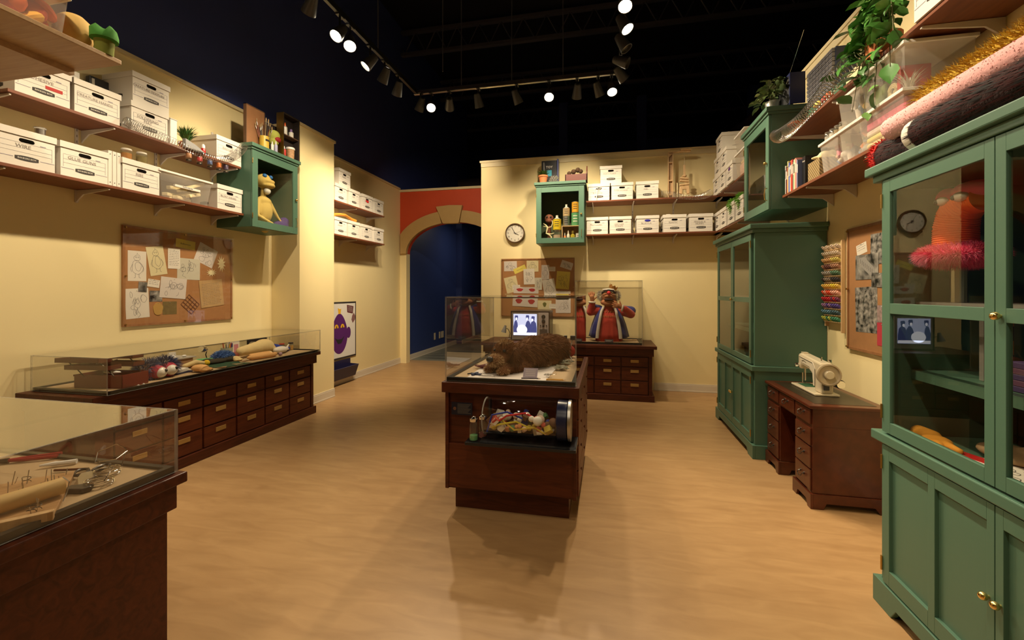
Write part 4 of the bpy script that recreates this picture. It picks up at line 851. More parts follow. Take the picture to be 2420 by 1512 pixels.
t = roll('fur_roll', 'near-black roll with a cream end on the front of the green cabinet', 2.34, 1.25, 1.40, zc, .072, dk, endc=M['cream'])
mb = MB()
for k in range(1300):
    a = Rr.uniform(-.3, PI+.9); yy = -Rr.uniform(.05, .98); p = Vector((math.cos(a)*.072, yy, math.sin(a)*.072)); d = Vector((math.cos(a)*.25, .9, math.sin(a)*.25)).normalized()*.05; s_ = Vector((-math.sin(a), 0, math.cos(a)))*.003
    mb.add([p-s_, p+s_, p+d], [(0, 1, 2)], Rr.randrange(2))
o = mb.build('pile', [colm('dark_maroon_strand', (.05, .008, .010), .9), colm('black_strand', (.008, .006, .008), .8)], t); o['kind'] = 'stuff'
t = roll('fleece_roll', 'pale pink fleece roll lying over the dark rolls on the green cabinet', 2.65, 1.25, 1.462, zc+.150, .058, colm('pink_fleece', (.78, .42, .42), .95, bump=.8, bs=60))
fur('fleece_pile', [('c', (0, -.02, 0), (0, -1.38, 0), .056, .056)], 9000, .007, .006, [colm('pink_fleece', (.78, .42, .42), .95), colm('pink_fleece_light', (.85, .52, .50), .95)], t, .1, 6, .7)
t = roll('fur_roll', 'mustard yellow shaggy roll behind the pink one on the green cabinet', 2.55, 1.25, 1.585, zc+.215, .08, colm('mustard_pile', (.55, .35, .03), .95))
fur('mustard_shag', [('c', (0, -.0, 0), (0, -1.29, 0), .076, .076)], 16000, .05, .005, [colm('mustard_pile', (.55, .35, .03), .95), colm('mustard_pile_dark', (.35, .20, .02), .95)], t, .15, 7, .5)
# upper near shelf
jarp = thing('glass_pot', 'squat clear pot with an orange lid at the left end of the upper right shelf', 'pot', (1.70, 4.45, zu))
MB().lathe([(.055, 0), (.068, .01), (.068, .075), (.06, .085)], n=20).build('glass_body', M['jar'], jarp, smooth=True); MB().lathe([(.055, .006), (.06, .04), (.03, .045)], n=14).build('contents', M['steel'], jarp, smooth=True)
MB().lathe([(.07, .085), (.074, .09), (.074, .11), (.04, .118), (.012, .12), (.01, .13)], n=22).build('lid', colm('orange_enamel', (.75, .12, .02), .3), jarp, smooth=True)
t = thing('green_board', 'dark green board standing under the blue drawer unit on the right shelf', 'board', (1.74, 4.36, zu), R_); MB().box(0, .62, 0, .02, 0, .17).build('board', colm('chalk_green', (.03, .12, .06), .5), t)
t = thing('drawer_organiser', 'blue organiser of many small clear drawers on the upper right shelf', 'organiser', (1.76, 4.36, zu+.172), R_)
MB().box(0, .46, .004, .17, 0, .33).build('frame', colm('blue_grey_plastic', (.045, .06, .12), .4), t, bev=.003)
me = MB().box(.002, .052, 0, .02, .002, .030).box(.002, .052, -.003, 0, .012, .018).mesh('small_drawer', [colm('smoke_drawer', (.24, .24, .27), .15, coat=.6)])
for r in range(9):
    for c in range(8): inst('small_drawer', me, t, (.008+c*.056, -.018, .008+r*.0355))
t = thing('organiser_box', 'small blue-framed drawer box on the green cabinet behind the silver pot', 'organiser', (1.68, 4.80, 3.352), R_)
MB().box(0, .26, 0, .02, .0, .27).box(-.012, 0, -.01, .12, 0, .29).box(.26, .272, -.01, .12, 0, .29).box(0, .26, -.01, .12, .27, .29).build('frame', colm('cobalt_plastic', (.02, .03, .14), .35), t)
MB().box(.01, .25, -.006, 0, .02, .25).build('front', M['dgrey'], t)
t = thing('round_lamp_shade', 'round cream perforated disc leaning on the right shelf behind the coil', 'disc', (1.84, 3.80, zu), 0)
o = MB().lathe([(.005, .02), (.10, .012), (.135, 0), (.14, .004), (.10, .022), (.005, .03)], n=28).build('disc', M['foampale'], t, smooth=True); o.rotation_euler = (0, -PI/2+.25, 0); o.location = (-.02, 0, .142)
mu = [(3.93, (.80, .60, .15), .038), (3.85, (.50, .03, .03), .022), (3.77, (.60, .12, .04), .032)]
for i, (y_, c, r) in enumerate(mu):
    t = thing('toadstool', ['yellow', 'dark red', 'orange red'][i]+' felt toadstool on the upper right shelf edge', 'toadstool', (1.66, y_, zu))
    MB().lathe([(r*.45, 0), (r*.35, .04), (r*.4, .06)], n=12).build('stem', M['cream'], t, smooth=True); MB().lathe([(r*.3, .05), (r, .052), (r*.9, .07), (r*.5, .088), (.003, .094)], n=16).build('cap', colm('toad%d' % i, c, .7), t, smooth=True)
t = thing('wire_figure', 'small twisted brown wire figure in front of the green board', 'figure', (1.65, 4.12, zu)); MB().tube([(0, 0, 0), (.01, .01, .03), (-.01, 0, .06), (0, -.02, .08), (.0, -.06, .09)], .003, 5).tube([(0, 0, .05), (.0, .03, .08), (0, .02, .10)], .003, 5).ball((0, 0, .07), .012, 8, 6).build('wire', M['dkmetal'], t, smooth=True)
# ---- plants ----
def leaf_mesh(n_, w_, L, mats, fold=.25):
    vs = [(0, 0, 0), (-w_*.8, L*.25, fold*w_), (0, L*.3, 0), (w_*.8, L*.25, fold*w_), (-w_, L*.5, fold*w_), (0, L*.6, -.05*L), (w_, L*.5, fold*w_), (-w_*.5, L*.8, fold*w_*.5), (w_*.5, L*.8, fold*w_*.5), (0, L, -.15*L)]
    fs = [(0, 2, 1), (0, 3, 2), (1, 2, 5, 4), (2, 3, 6, 5), (4, 5, 7), (5, 6, 8), (5, 9, 7), (5, 8, 9)]
    mb = MB(); mb.add(vs, fs); return mb.mesh(n_, mats, 180)
def place_leaf(me, parent, p, d, roll_, s):
    o = bpy.data.objects.new('leaf', me); C.objects.link(o); o.parent = parent
    q = Vector(d).to_track_quat('Y', 'Z').to_matrix().to_4x4()
    o.matrix_local = Matrix.Translation(p) @ q @ Matrix.Rotation(roll_, 4, 'Y') @ Matrix.Scale(s, 4)
ivy = thing('trailing_ivy', 'leafy green trailing ivy hanging from the upper right shelf', 'plant', (1.66, 3.10, zu))
IL = [leaf_mesh('leaf', .026, .068, colm('ivy_a', (.045, .15, .025), .35)), leaf_mesh('leaf', .03, .075, colm('ivy_b', (.08, .24, .045), .35)), leaf_mesh('leaf', .024, .06, colm('ivy_c', (.18, .36, .09), .35))]
MB().lathe([(.07, 0), (.09, .13), (.095, .13), (.085, .01)], n=18).build('pot', M['terra'], ivy, smooth=True)
R = random.Random(21); cnt = 0; vm = MB()
vines = [(0, .0, .45, .10), (-.35, -.1, .25, -.08), (.1, .1, .35, -.30), (-.05, .25, .30, -.20), (.0, -.2, .30, -.18), (-.02, .32, .18, -.05), (.02, .05, .6, .0), (-.04, .15, .45, -.33), (0, -.1, .5, .05), (-.05, .38, .35, .02)]
for k in range(19):
    a = R.uniform(0, 2*PI)
    y_end = R.uniform(-.30, .50) if k > 5 else R.uniform(-.12, .16); top = R.uniform(.18, .50); drop = R.uniform(-.48, .10) if y_end < .25 else R.uniform(-.2, .35)
    pts = []
    for q in range(9):
        u = q/8; pts.append(Vector((-.04*u-.05*u*u, y_end*u**1.1, .10+top*math.sin(min(1, u*1.6)*PI/2)*(1-u)*1.5+(drop)*u*u)))
    vm.tube(pts, .0025, 4)
    for q in range(15):
        u = (q+.5)/15*8; i = int(u); f = u-i; p = pts[i].lerp(pts[min(i+1, 8)], f)
        d = Vector((R.uniform(-1, .3), R.uniform(-1, 1), R.uniform(-.9, .4))).normalized(); s = R.uniform(1.0, 1.7)
        place_leaf(IL[R.randrange(3)], ivy, p+d*.012, d, R.uniform(-1, 1), s); cnt += 1
vm.build('vines', colm('vine_brown', (.10, .09, .03), .7), ivy)
pp = thing('potted_pothos', 'broad-leaved plant in a shiny silver pot on the hung green cabinet', 'plant', (1.62, 4.80, 3.352))
MB().lathe([(.055, 0), (.068, .13), (.072, .13), (.066, .01)], n=24).build('pot', colm('bright_tin', (.85, .83, .78), .28, metal=.8), pp, smooth=True)
PL = [leaf_mesh('leaf', .032, .10, colm('pothos_a', (.13, .19, .06), .4)), leaf_mesh('leaf', .03, .09, colm('pothos_b', (.22, .26, .09), .4)), leaf_mesh('leaf', .035, .11, colm('pothos_c', (.08, .13, .05), .4))]
for k in range(85):
    a = R.uniform(0, 2*PI); s_ = R.uniform(.02, .2); p = Vector((math.cos(a)*s_*.6-.01, math.sin(a)*s_, .14+R.uniform(0, .16)*(1-s_*2.4)-(.08 if s_ > .15 else 0)+.05)); d = (Vector((math.cos(a)*.6, math.sin(a), R.uniform(-.6, .3)))).normalized()
    place_leaf(PL[R.randrange(3)], pp, p, d, R.uniform(-.8, .8), R.uniform(.7, 1.15))
mb = MB()
for k in range(9): a = k*.7; mb.tube([(0, 0, .12), (math.cos(a)*.03, math.sin(a)*.06, .2), (math.cos(a)*.06, math.sin(a)*.13, .22)], .003, 4)
mb.build('stems', colm('vine_brown', (.10, .09, .03), .7), pp)
t = thing('radio', 'grey portable radio with a long raised antenna behind the silver pot', 'radio', (1.60, 5.36, 3.352), R_); MB().box(0, .16, 0, .10, 0, .10).build('body', M['grey'], t, bev=.006)
MB().box(.01, .15, -.003, 0, .02, .09).build('grille', M['dark'], t); MB().cyl((.02, -.01, .085), (.02, 0, .085), .012, n=12).build('dial', M['chrome'], t)
solo(MB().cyl((0, 0, 0), (.05, -.33, .42), .0028, .0015, n=6), 'antenna', M['chrome'], 'thin silver rod rising out of the plant above the hung cabinet', 'rod', loc=(1.66, 4.66, 3.50))
def pink(t): MB().box(-.15, .15, .04, .25, .01, .16).build('foam_block', colm('pink_foam', (.75, .45, .35), .9), t, bev=.02); MB().box(-.14, .14, .05, .24, .165, .2).build('foam_block', M['foam'], t, bev=.01)
tub('big frosted tub of pink and yellow foam half hidden by the hung cabinet', 1.60, 5.84, zu, R_, .40, .34, .27, pink, group='frosted tubs by the corner')
tub('second frosted tub with a pink lid stacked above it by the hung cabinet', 1.60, 5.84, zu+.30, R_, .40, .34, .20, None, group='frosted tubs by the corner')
# ---- in the right hung cabinet ----
jar(1.72, 5.12, 2.403, .05, .13, colm('cream_powder', (.6, .5, .35), .6), 'wide jar inside the hung green cabinet on the right wall', 'cream')
jar(1.70, 4.98, 2.403, .035, .20, colm('red_gloss', (.5, .02, .02), .3), 'tall red-filled jar inside the hung green cabinet on the right wall', 'cream')
jar(1.66, 4.86, 2.403, .04, .16, colm('yg', (.35, .35, .03), .5), 'yellow-green jar inside the hung green cabinet on the right wall', 'steel')
# ---------------- on and in the back wall hanging cabinet ----------------
zb = 3.331
grass('potted_grass', 'small grassy plant in a terracotta pot on the back wall cabinet', -1.0, 6.96, zb, M['terra'], '', .052, .070, .125, .13, .12, 420)
t = thing('display_case_small', 'dark upright case with a blue edge and a bright blue label behind the plant', 'case', (-1.06, 7.18, zb)); MB().box(0, .27, .0, .12, 0, .43).build('shell', M['dark'], t, bev=.004); MB().box(.262, .285, -.04, .12, 0, .44).build('edge', colm('cobalt_plastic', (.02, .03, .14), .35), t)
MB().box(.09, .17, -.004, 0, .17, .27).build('blue_label', colm('turquoise', (.03, .30, .42), .5), t); text('TOY', .055, M['cream'], t, faceY(.13, -.003, .32)); MB().box(.03, .05, -.02, 0, .05, .40).build('silver_strip', M['steel'], t)
k = 0
for r in range(3):
    for c in range(4-r+(r == 2)):
        solo(MB().lathe([(.017, 0), (.017, .11), (.012, .11), (.012, 0)], n=14, cap=False, M4=Matrix.Rotation(-PI/2, 4, 'X')), 'white_tube', M['white'], 'white hollow tube in the small pile beside the terracotta pot', 'tube', 'white tubes stacked on the cabinet', smooth=True, loc=(-.885+c*.036+r*.018, 6.87, zb+.018+r*.031)); k += 1
t = thing('wooden_toolbox', 'reddish brown open wooden toolbox with a peaked end on the back wall cabinet', 'toolbox', (-.645, 6.92, zb), sc=1.15)
MB().box(0, .30, 0, .012, 0, .10).box(0, .30, .13, .142, 0, .10).box(0, .30, 0, .142, 0, .012).prism([(0, 0), (.142, 0), (.142, .13), (.071, .22), (0, .13)], .288, .30, 'x').prism([(0, 0), (.142, 0), (.142, .10), (.071, .12), (0, .10)], 0, .012, 'x').build('box', colm('red_brown_wood', (.11, .018, .008), .5), t, bev=.002)
MB().ball((.05, .07, .13), .03, 10, 7).ball((.11, .07, .15), .035, 10, 7).ball((.17, .07, .17), .035, 10, 7).ball((.21, .07, .15), .03, 10, 7).build('pine_cones', colm('cone_brown', (.07, .035, .015), .9, bump=1, bs=60), t, smooth=60)
# inside
z1 = 2.382; ys = 7.05
t = thing('wooden_crate', 'low pale wooden crate standing inside the back wall cabinet', 'crate', (-.70, 6.94, z1)); MB().box(0, .012, 0, .24, 0, .246).box(.32, .332, 0, .24, 0, .246).box(0, .332, 0, .24, .246, .258).box(.012, .32, .23, .24, 0, .246).build('crate', M['pine'], t)
def can(x, y, z, r, h, c, label, cat='can', neck=0, met=0):
    t = thing('tin_can' if cat == 'can' else cat, label, cat, (x, y, z)); MB().lathe([(r, 0), (r, h), (r*.94, h), (r*.94, h-.003)], n=20).build('body', colm('can_%g_%g_%g' % c, c, .35, metal=met), t, smooth=True)
    MB().lathe([(r*1.02, h*.96), (r*1.02, h)], n=20).build('rim', M['steel'], t)
    if neck: MB().lathe([(r*.9, h), (r*.3, h+neck*.4), (r*.28, h+neck)], n=16).build('neck', M['cream'], t, smooth=True)
    mb = MB()
    for q in range(3): mb.prism([(r*1.01*math.cos(a), r*1.01*math.sin(a)) for a in [math.radians(v) for v in range(-120, -59, 15)]]+[(r*.99*math.cos(a), r*.99*math.sin(a)) for a in [math.radians(v) for v in range(-60, -121, -15)]], h*(.3+q*.2), h*(.36+q*.2), 'z')
    mb.build('printed_band', M['logo'] if sum(c) > .6 else M['cream'], t); return t
can(-.785, 7.03, z1+.205, .068, .175, (.66, .48, .02), 'yellow spouted tin on the glass jar inside the back wall cabinet', neck=.06)
jar(-.785, 7.03, z1, .066, .203, colm('peach_fill', (.5, .35, .25), .6), 'glass jar under the yellow tin in the back wall cabinet', 'steel')
can(-.635, 7.03, z1+.259, .056, .16, (.45, .46, .46), 'ribbed silver tin on the crate in the back wall cabinet', met=.9); can(-.49, 7.03, z1+.259, .066, .215, (.10, .30, .13), 'green striped tin on the right of the crate in the back wall cabinet')
can(-.635, 7.03, z1+.420, .056, .13, (.50, .36, .20), 'tan tin stacked on the ribbed silver one', neck=.06); can(-.49, 7.03, z1+.475, .06, .17, (.66, .34, .03), 'orange patterned tin stacked on the green striped one')
bottle(-.655, 6.99, z1, .020, .15, (.75, .25, .08), (.8, .8, .75), 'thin orange bottle under the crate of the back wall cabinet', 'bottles in the crate'); bottle(-.60, 6.99, z1, .024, .19, (.7, .66, .55), (.75, .7, .6), 'white pointed bottle under the crate of the back wall cabinet', 'bottles in the crate')
bottle(-.53, 7.0, z1, .036, .18, (.45, .36, .03), (.2, .15, .03), 'yellow bottle under the crate of the back wall cabinet', 'bottles in the crate', False); can(-.44, 7.0, z1, .044, .14, (.6, .55, .5), 'squat white pot under the crate of the back wall cabinet')
t = thing('small_brown_toy', 'small brown toy head with round eyes in the back wall cabinet', 'toy', (-.92, 7.10, z1)); MB().ball((0, 0, .40), .075, 14, 10).ball((0, -.045, .36), (.055, .04, .04), 12, 8).cyl((0, 0, 0), (0, 0, .34), .03).build('head', colm('toy_brown', (.20, .065, .035), .8), t, smooth=True)
for s_ in (-1, 1): MB().ball((s_*.03, -.066, .42), .016, 10, 6).build('eye', M['dark'], t)
t = thing('antler_branch', 'pale twisted branch with curling twigs at the lower left of the back wall cabinet', 'branch', (-.93, 6.98, z1), sc=1.15); MB().tube([(.04, 0, 0), (.05, .01, .08), (.02, .0, .11), (-.02, 0, .13), (-.01, 0, .17), (.0, 0, .21), (-.03, 0, .25), (-.06, 0, .27)], .010, 6, rad=[.011, .011, .010, .009, .012, .014, .008, .004]).tube([(.0, 0, .21), (.05, 0, .22), (.07, 0, .27), (.06, 0, .31)], .006, 6).tube([(-.02, 0, .13), (.05, 0, .12), (.09, 0, .13)], .006, 6).tube([(-.01, 0, .22), (-.06, 0, .23)], .005, 5).build('branch', M['foampale'], t, smooth=True)
# ---------------- wooden post and hanging figure on the back shelf ----------------
t = thing('wooden_gallows_stand', 'tall narrow pale wood stand with an arm, at the back wall shelf', 'stand', (.93, 7.14, 3.031))
MB().box(0, .014, 0, .05, 0, .72).box(.066, .08, 0, .05, 0, .72).box(.014, .066, .004, .046, .06, .08).box(.014, .066, .004, .046, .28, .30).box(.014, .066, .004, .046, .56, .58).build('post_frame', M['pine'], t, bev=.002); MB().box(.014, .066, .04, .05, 0, .72).build('post_back', M['maple'], t)
MB().box(-.0, .33, .0, .045, .72, .74).prism([(.0, .715), (.08, .715), (.0, .64)], .01, .03).build('arm', M['pine'], t, bev=.002)
o = MB().box(.18, .34, -.04, .085, .741, .756).build('cross_bar', M['pine'], t, bev=.002)
t = thing('wooden_marionette', 'jointed pale wooden block figure hanging on a string from the stand arm', 'marionette', (1.17, 7.14, 3.05))
MB().cyl((0, 0, .50), (0, 0, .70), .0015, n=5).build('string', M['cream'], t); MB().box(-.016, .016, -.012, .012, .34, .50).build('neck_block', M['pine'], t, bev=.003)
MB().ball((0, 0, .33), (.035, .03, .022), 14, 8).build('head_block', M['pine'], t, smooth=True)
for z_, w_ in ((.29, .065), (.25, .07), (.195, .075)): o = MB().box(-w_, w_, -.028, .028, -.016, .016).build('body_block', M['pine'], t, bev=.012); o.location = (0, 0, z_); o.rotation_euler = (0, (z_*37 % .3)-.12, .1)
for s_ in (-1, 1): o = MB().box(-.022, .022, -.02, .02, -.13, 0).build('leg_block', M['pine'], t, bev=.008); o.location = (s_*.042, 0, .18); o.rotation_euler = (0, -s_*.12, 0)
MB().box(-.03, .03, -.02, .02, .12, .17).build('hip_block', M['pine'], t, bev=.006)
solo(MB().box(-.006, .006, 0, .008, 0, .24), 'wood_strip', M['foampale'], 'thin upright strip in front of the slotted standard on the back shelf', 'strip', loc=(1.06, 7.10, 3.031))
solo(MB().box(0, .27, 0, .12, 0, .012), 'wood_offcut', M['pine'], 'flat pale board lying under the hanging marionette', 'board', loc=(1.08, 7.05, 3.031), bev=.002)
# ---------------- clock ----------------
t = thing('wall_clock', 'round white wall clock with a dark rim showing five to four', 'clock', (-1.545, 7.365, 2.60))
RX90 = Matrix.Rotation(PI/2, 4, 'X')
MB().lathe([(.145, 0), (.168, 0), (.172, .02), (.166, .045), (.155, .045), (.150, .03)], n=40, M4=RX90, cap=False).build('rim', colm('clock_rim', (.10, .05, .02), .3), t, smooth=True)
MB().lathe([(.155, 0), (.155, .02)], n=40, M4=RX90).build('dial', M['card'], t)
for k in range(12): a = PI/2-(k+1)*PI/6; text(str(k+1), .045, M['ink'], t, faceY(.122*math.cos(a), -.0212, .122*math.sin(a)), 'numeral')
def hand(ang, L, w_, nme): a = PI/2-ang; o = MB().box(-.025, L, -.0008, .0008, -w_/2, w_/2).build(nme, M['ink'], t); o.location = (0, -.024, 0); o.rotation_euler = (0, -a, 0)
hand(math.radians(117.5), .075, .008, 'hour_hand'); hand(math.radians(330), .115, .006, 'minute_hand'); hand(math.radians(75), .10, .0018, 'second_hand')
MB().lathe([(.150, .034), (.001, .036)], n=40, M4=RX90, cap=False).build('clock_glass', M['glass'], t)
# ---------------- cork boards and their papers ----------------
def board(label, loc, rz, w_, h, screws=True, frame=.022, cover=True):
    t = thing('cork_board', label, 'notice board', loc, rz)
    MB().box(0, w_, -.015, -.002, 0, h).build('cork_panel', M['cork'], t)
    fm = wood('board_frame_wood', (.30, .13, .05), (.40, .19, .08), (20, 20, 4)) if 'bf' not in M else M['bf']; M['bf'] = fm
    MB().box(0, frame, -.022, -.015, 0, h).box(w_-frame, w_, -.022, -.015, 0, h).box(frame, w_-frame, -.022, -.015, 0, frame).box(frame, w_-frame, -.022, -.015, h-frame, h).build('frame', fm, t, bev=.001)
    if cover: MB().box(-.01, w_+.01, -.034, -.030, -.01, h+.01).build('clear_cover', M['cover'], t)
    if screws:
        for x in (.02, w_/2, w_-.02):
            for z in (.02, h/2, h-.02):
                if (x, z) != (w_/2, h/2): MB().cyl((x, -.0225, z), (x, -.037, z), .008, n=10).build('screw', M['brass'], t)
    return t
PC = {'w': M['card'], 'c': pm('cream_paper', (.70, .62, .38), .8), 'y': pm('yellow_paper', (.72, .60, .12), .8), 'k': pm('kraft_paper', (.50, .32, .14), .85, var=.15), 'g': pm('pale_grey_paper', (.58, .55, .45), .8), 'l': pm('lilac_white_paper', (.66, .60, .56), .8)}
def bwmat(name, sc, seed):
    m, n, l, b = nm(name); tc = n.new('ShaderNodeTexCoord'); mp = n.new('ShaderNodeMapping'); mp.inputs['Location'].default_value = (seed, seed*2.3, 0)
    t1 = n.new('ShaderNodeTexNoise'); t1.inputs['Scale'].default_value = sc; t1.inputs['Detail'].default_value = 6; t1.inputs['Distortion'].default_value = .2
    r = n.new('ShaderNodeValToRGB'); r.color_ramp.elements[0].position = .36; r.color_ramp.elements[0].color = (.012, .011, .011, 1); r.color_ramp.elements[1].position = .70; r.color_ramp.elements[1].color = (.52, .50, .47, 1)
    l.new(tc.outputs['Object'], mp.inputs['Vector']); l.new(mp.outputs['Vector'], t1.inputs['Vector']); l.new(t1.outputs['Fac'], r.inputs['Fac']); l.new(r.outputs['Color'], b.inputs['Base Color']); b.inputs['Roughness'].default_value = .35; return m
PHOTO = [bwmat('grey_photo_print_a', 14, 1), bwmat('grey_photo_print_b', 22, 5), bwmat('grey_photo_print_c', 9, 9)]
SK = pm('sketch_line', (.10, .09, .09), .8); SKr = pm('red_sketch_fill', (.40, .03, .035), .8); SKg = pm('green_sketch_fill', (.13, .14, .03), .8)
def ribbon(mb, pts, w_=.0011, y=-.0006):
    for a, b_ in zip(pts, pts[1:]):
        d = Vector((b_[0]-a[0], b_[1]-a[1])); 
        if d.length < 1e-6: continue
        nn = Vector((-d.y, d.x)).normalized()*w_; mb.add([(a[0]-nn.x, y, a[1]-nn.y), (a[0]+nn.x, y, a[1]+nn.y), (b_[0]+nn.x, y, b_[1]+nn.y), (b_[0]-nn.x, y, b_[1]-nn.y)], [(0, 1, 2, 3)])
def sketch(w_, h, seed, kind):
    R = random.Random(seed); mb = MB()
    def ell(cx_, cz, a, b_, wob=.12, a0=0, a1=2*PI):
        ph = R.uniform(0, 6); ribbon(mb, [(cx_+a*math.cos(t)*(1+wob*math.sin(3*t+ph)), cz+b_*math.sin(t)*(1+wob*math.cos(2*t+ph))) for t in [a0+(a1-a0)*i/22 for i in range(23)]], .0013)
    if kind == 'fig':
        ell(0, -h*.05, w_*.30, h*.22); ell(0, h*.27, w_*.17, h*.10); ell(w_*.05, -h*.02, w_*.16, h*.16); ell(-w_*.06, h*.29, w_*.03, h*.02); ell(w_*.06, h*.29, w_*.03, h*.02)
        for s_ in (-1, 1): ribbon(mb, [(s_*w_*.1, -h*.25), (s_*w_*.1, -h*.38), (s_*w_*.18, -h*.40)], .0014); ribbon(mb, [(s_*w_*.26, h*.05), (s_*w_*.36, -h*.1), (s_*w_*.3, -h*.2)], .0014)
    elif kind == 'multi':
        for k in range(4): ell(R.uniform(-.3, .3)*w_, R.uniform(-.3, .3)*h, w_*R.uniform(.06, .14), h*R.uniform(.07, .16)); ell(R.uniform(-.3, .3)*w_, R.uniform(-.3, .3)*h, w_*.05, h*.1)
        for k in range(5): x = R.uniform(-.3, .3)*w_; z = R.uniform(-.3, .3)*h; ribbon(mb, [(x, z), (x+w_*R.uniform(-.1, .1), z-h*.12), (x+w_*R.uniform(-.15, .15), z-h*.2)], .0014)
    elif kind == 'text':
        for k in range(max(3, int(h/.022))):
            z = h*.36-k*.018
            if z < -h*.4: break
            x = -w_*.4
            while x < w_*.33: L = R.uniform(.008, .03); ribbon(mb, [(x, z), (min(x+L, w_*.4), z)], .0016); x += L+.006
    return mb
def paper(b, kind, u, v, w_, h, ang, col, sk, label, k, cat='paper', name='pinned_sheet', word=None):
    """u along board x, v up, metres on the board"""
    o = thing(name, label, cat, (0, 0, 0)); o.parent = None
    M4 = b.matrix_basis @ Matrix.Translation((u, -.0158-.0011*k, v)) @ Matrix.Rotation(-math.radians(ang), 4, 'Y'); o.matrix_basis = M4
    mt = col if not isinstance(col, str) else PC[col]
    if kind == 'round': MB().prism([(w_/2*math.cos(a)*(1+.08*math.sin(5*a)), h/2*math.sin(a)) for a in [2*PI*i/18 for i in range(18)]], -.004, .0004).build('sheet', mt, o)
    elif kind == 'star': MB().prism([((w_/2 if i % 2 else w_/4.2)*math.cos(2*PI*i/22), (h/2 if i % 2 else h/4.2)*math.sin(2*PI*i/22)) for i in range(22)], -.003, .0004).build('sheet', mt, o)
    elif kind == 'grid':
        mb = MB()
        for i in range(5): x = -w_/2+i*w_/4; mb.box(x-.004, x+.004, -.003, 0, -h/2, h/2)
        for i in range(5): z = -h/2+i*h/4; mb.box(-w_/2, w_/2, -.003, 0, z-.004, z+.004)
        mb.build('sheet', mt, o)
    else: MB().box(-w_/2, w_/2, -.0005, .0004, -h/2, h/2).build('sheet', mt, o)
    if sk in ('fig', 'multi', 'text'): sketch(w_, h, int(u*997) % 1000, sk).build('drawing', SK, o)
    if sk in ('redshapes', 'greenshape'):
        mb = MB(); m_ = SKr if sk == 'redshapes' else SKg
        for s_ in ((-1, 1) if sk == 'redshapes' else (0,)): mb.prism([(s_*w_*.25+w_*.13*math.cos(a)*(1+.2*math.sin(3*a)), h*.05+h*.26*math.sin(a)) for a in [2*PI*i/16 for i in range(16)]], -.001, -.0003)
        mb.build('drawing', m_, o)
    if word: text(word, min(.04, w_*1.15/len(word)), M['ink'], o, faceY(0, -.0009, 0))
    MB().ball((0, -.003, h*.42), .0035, 8, 5).build('pin', M['steel'], o); return o
bL = board('large cork board with puppet sketches on the left wall', (-4.498, 3.25, 1.26), PI/2, 1.235, .97)
UL = lambda y: y-3.25; VL = lambda z: z-1.26
PL_ = [('girl', 3.382, 1.846, .172, .294, 0, 'w', 'fig', 'tall line drawing of a hunched robed figure, leftmost on the left cork board'), ('b', 3.571, 1.910, .174, .292, 10, 'c', 'fig', 'cream sheet with a fat round creature sketch on the left cork board'),
 ('c', 3.752, 1.945, .133, .213, 0, 'w', 'text', 'narrow white typed card in the middle of the left cork board'), ('h', 3.881, 2.110, .224, .093, -5, 'y', None, 'torn yellow heading card at the top of the left cork board'),
 ('l', 4.132, 2.010, .245, .218, -22, 'l', 'multi', 'tilted sheet with leg drawings at the upper right of the left cork board'), ('k', 3.920, 1.842, .266, .231, -1, 'g', 'multi', 'greyish pencil sheet of a cart below the yellow heading'),
 ('n', 3.539, 1.680, .119, .078, -8, 'w', 'text', 'small white note card above the photo on the left cork board'), ('d', 3.745, 1.634, .283, .216, -5, 'l', 'multi', 'pale wide sheet with three standing animals, centre of the left cork board'),
 ('hut', 3.384, 1.482, .220, .291, 3, 'w', 'multi', 'white sheet with a hut sketch at the lower left of the left cork board'), ('p', 3.562, 1.550, .128, .110, 0, PHOTO[0], None, 'dark photograph of puppeteers on the left cork board'), ('sp', 3.432, 1.642, .081, .100, -3, PHOTO[2], None, 'small instant photo above the hut sketch'),
 ('le', 4.202, 1.577, .30, .31, 6, 'k', 'text', 'large tan handwritten letter at the lower right of the left cork board')]
for k, (i_, y_, z_, w_, h, a, c, sk, lab) in enumerate(PL_): paper(bL, 's', UL(y_), VL(z_), w_, h, a, c, sk, lab, k % 4, word='Refinement' if i_ == 'h' else None)
paper(bL, 'round', UL(3.583), VL(1.421), .10, .13, 0, colm('ochre_swatch', (.50, .30, .08), .9), None, 'round ochre knitted swatch at the foot of the left cork board', 0, 'swatch', 'fabric_swatch'); paper(bL, 's', UL(3.707), VL(1.425), .15, .135, 0, colm('olive_swatch', (.17, .12, .04), .9, var=.4, vs=30), None, 'dark olive fabric swatch at the foot of the left cork board', 0, 'swatch', 'fabric_swatch')
paper(bL, 'grid', UL(3.937), VL(1.455), .165, .14, -42, colm('brown_lace', (.20, .075, .03), .9), None, 'diamond-turned brown lace grid swatch on the left cork board', 0, 'swatch', 'fabric_swatch')
paper(bL, 'star', UL(4.332), VL(1.925), .12, .20, 3, M['foampale'], None, 'cream spiky paper starburst at the right of the left cork board', 0); paper(bL, 'star', UL(4.20), VL(1.815), .14, .09, 2, M['foampale'], None, 'small cream spiky paper fringe below the starburst', 0)
bB = board('cork board with sketches on the back wall behind the television', (-1.79, 7.378, 1.17), 0, 1.26, .99)
UB = lambda x: x+1.79; VB = lambda z: z-1.17
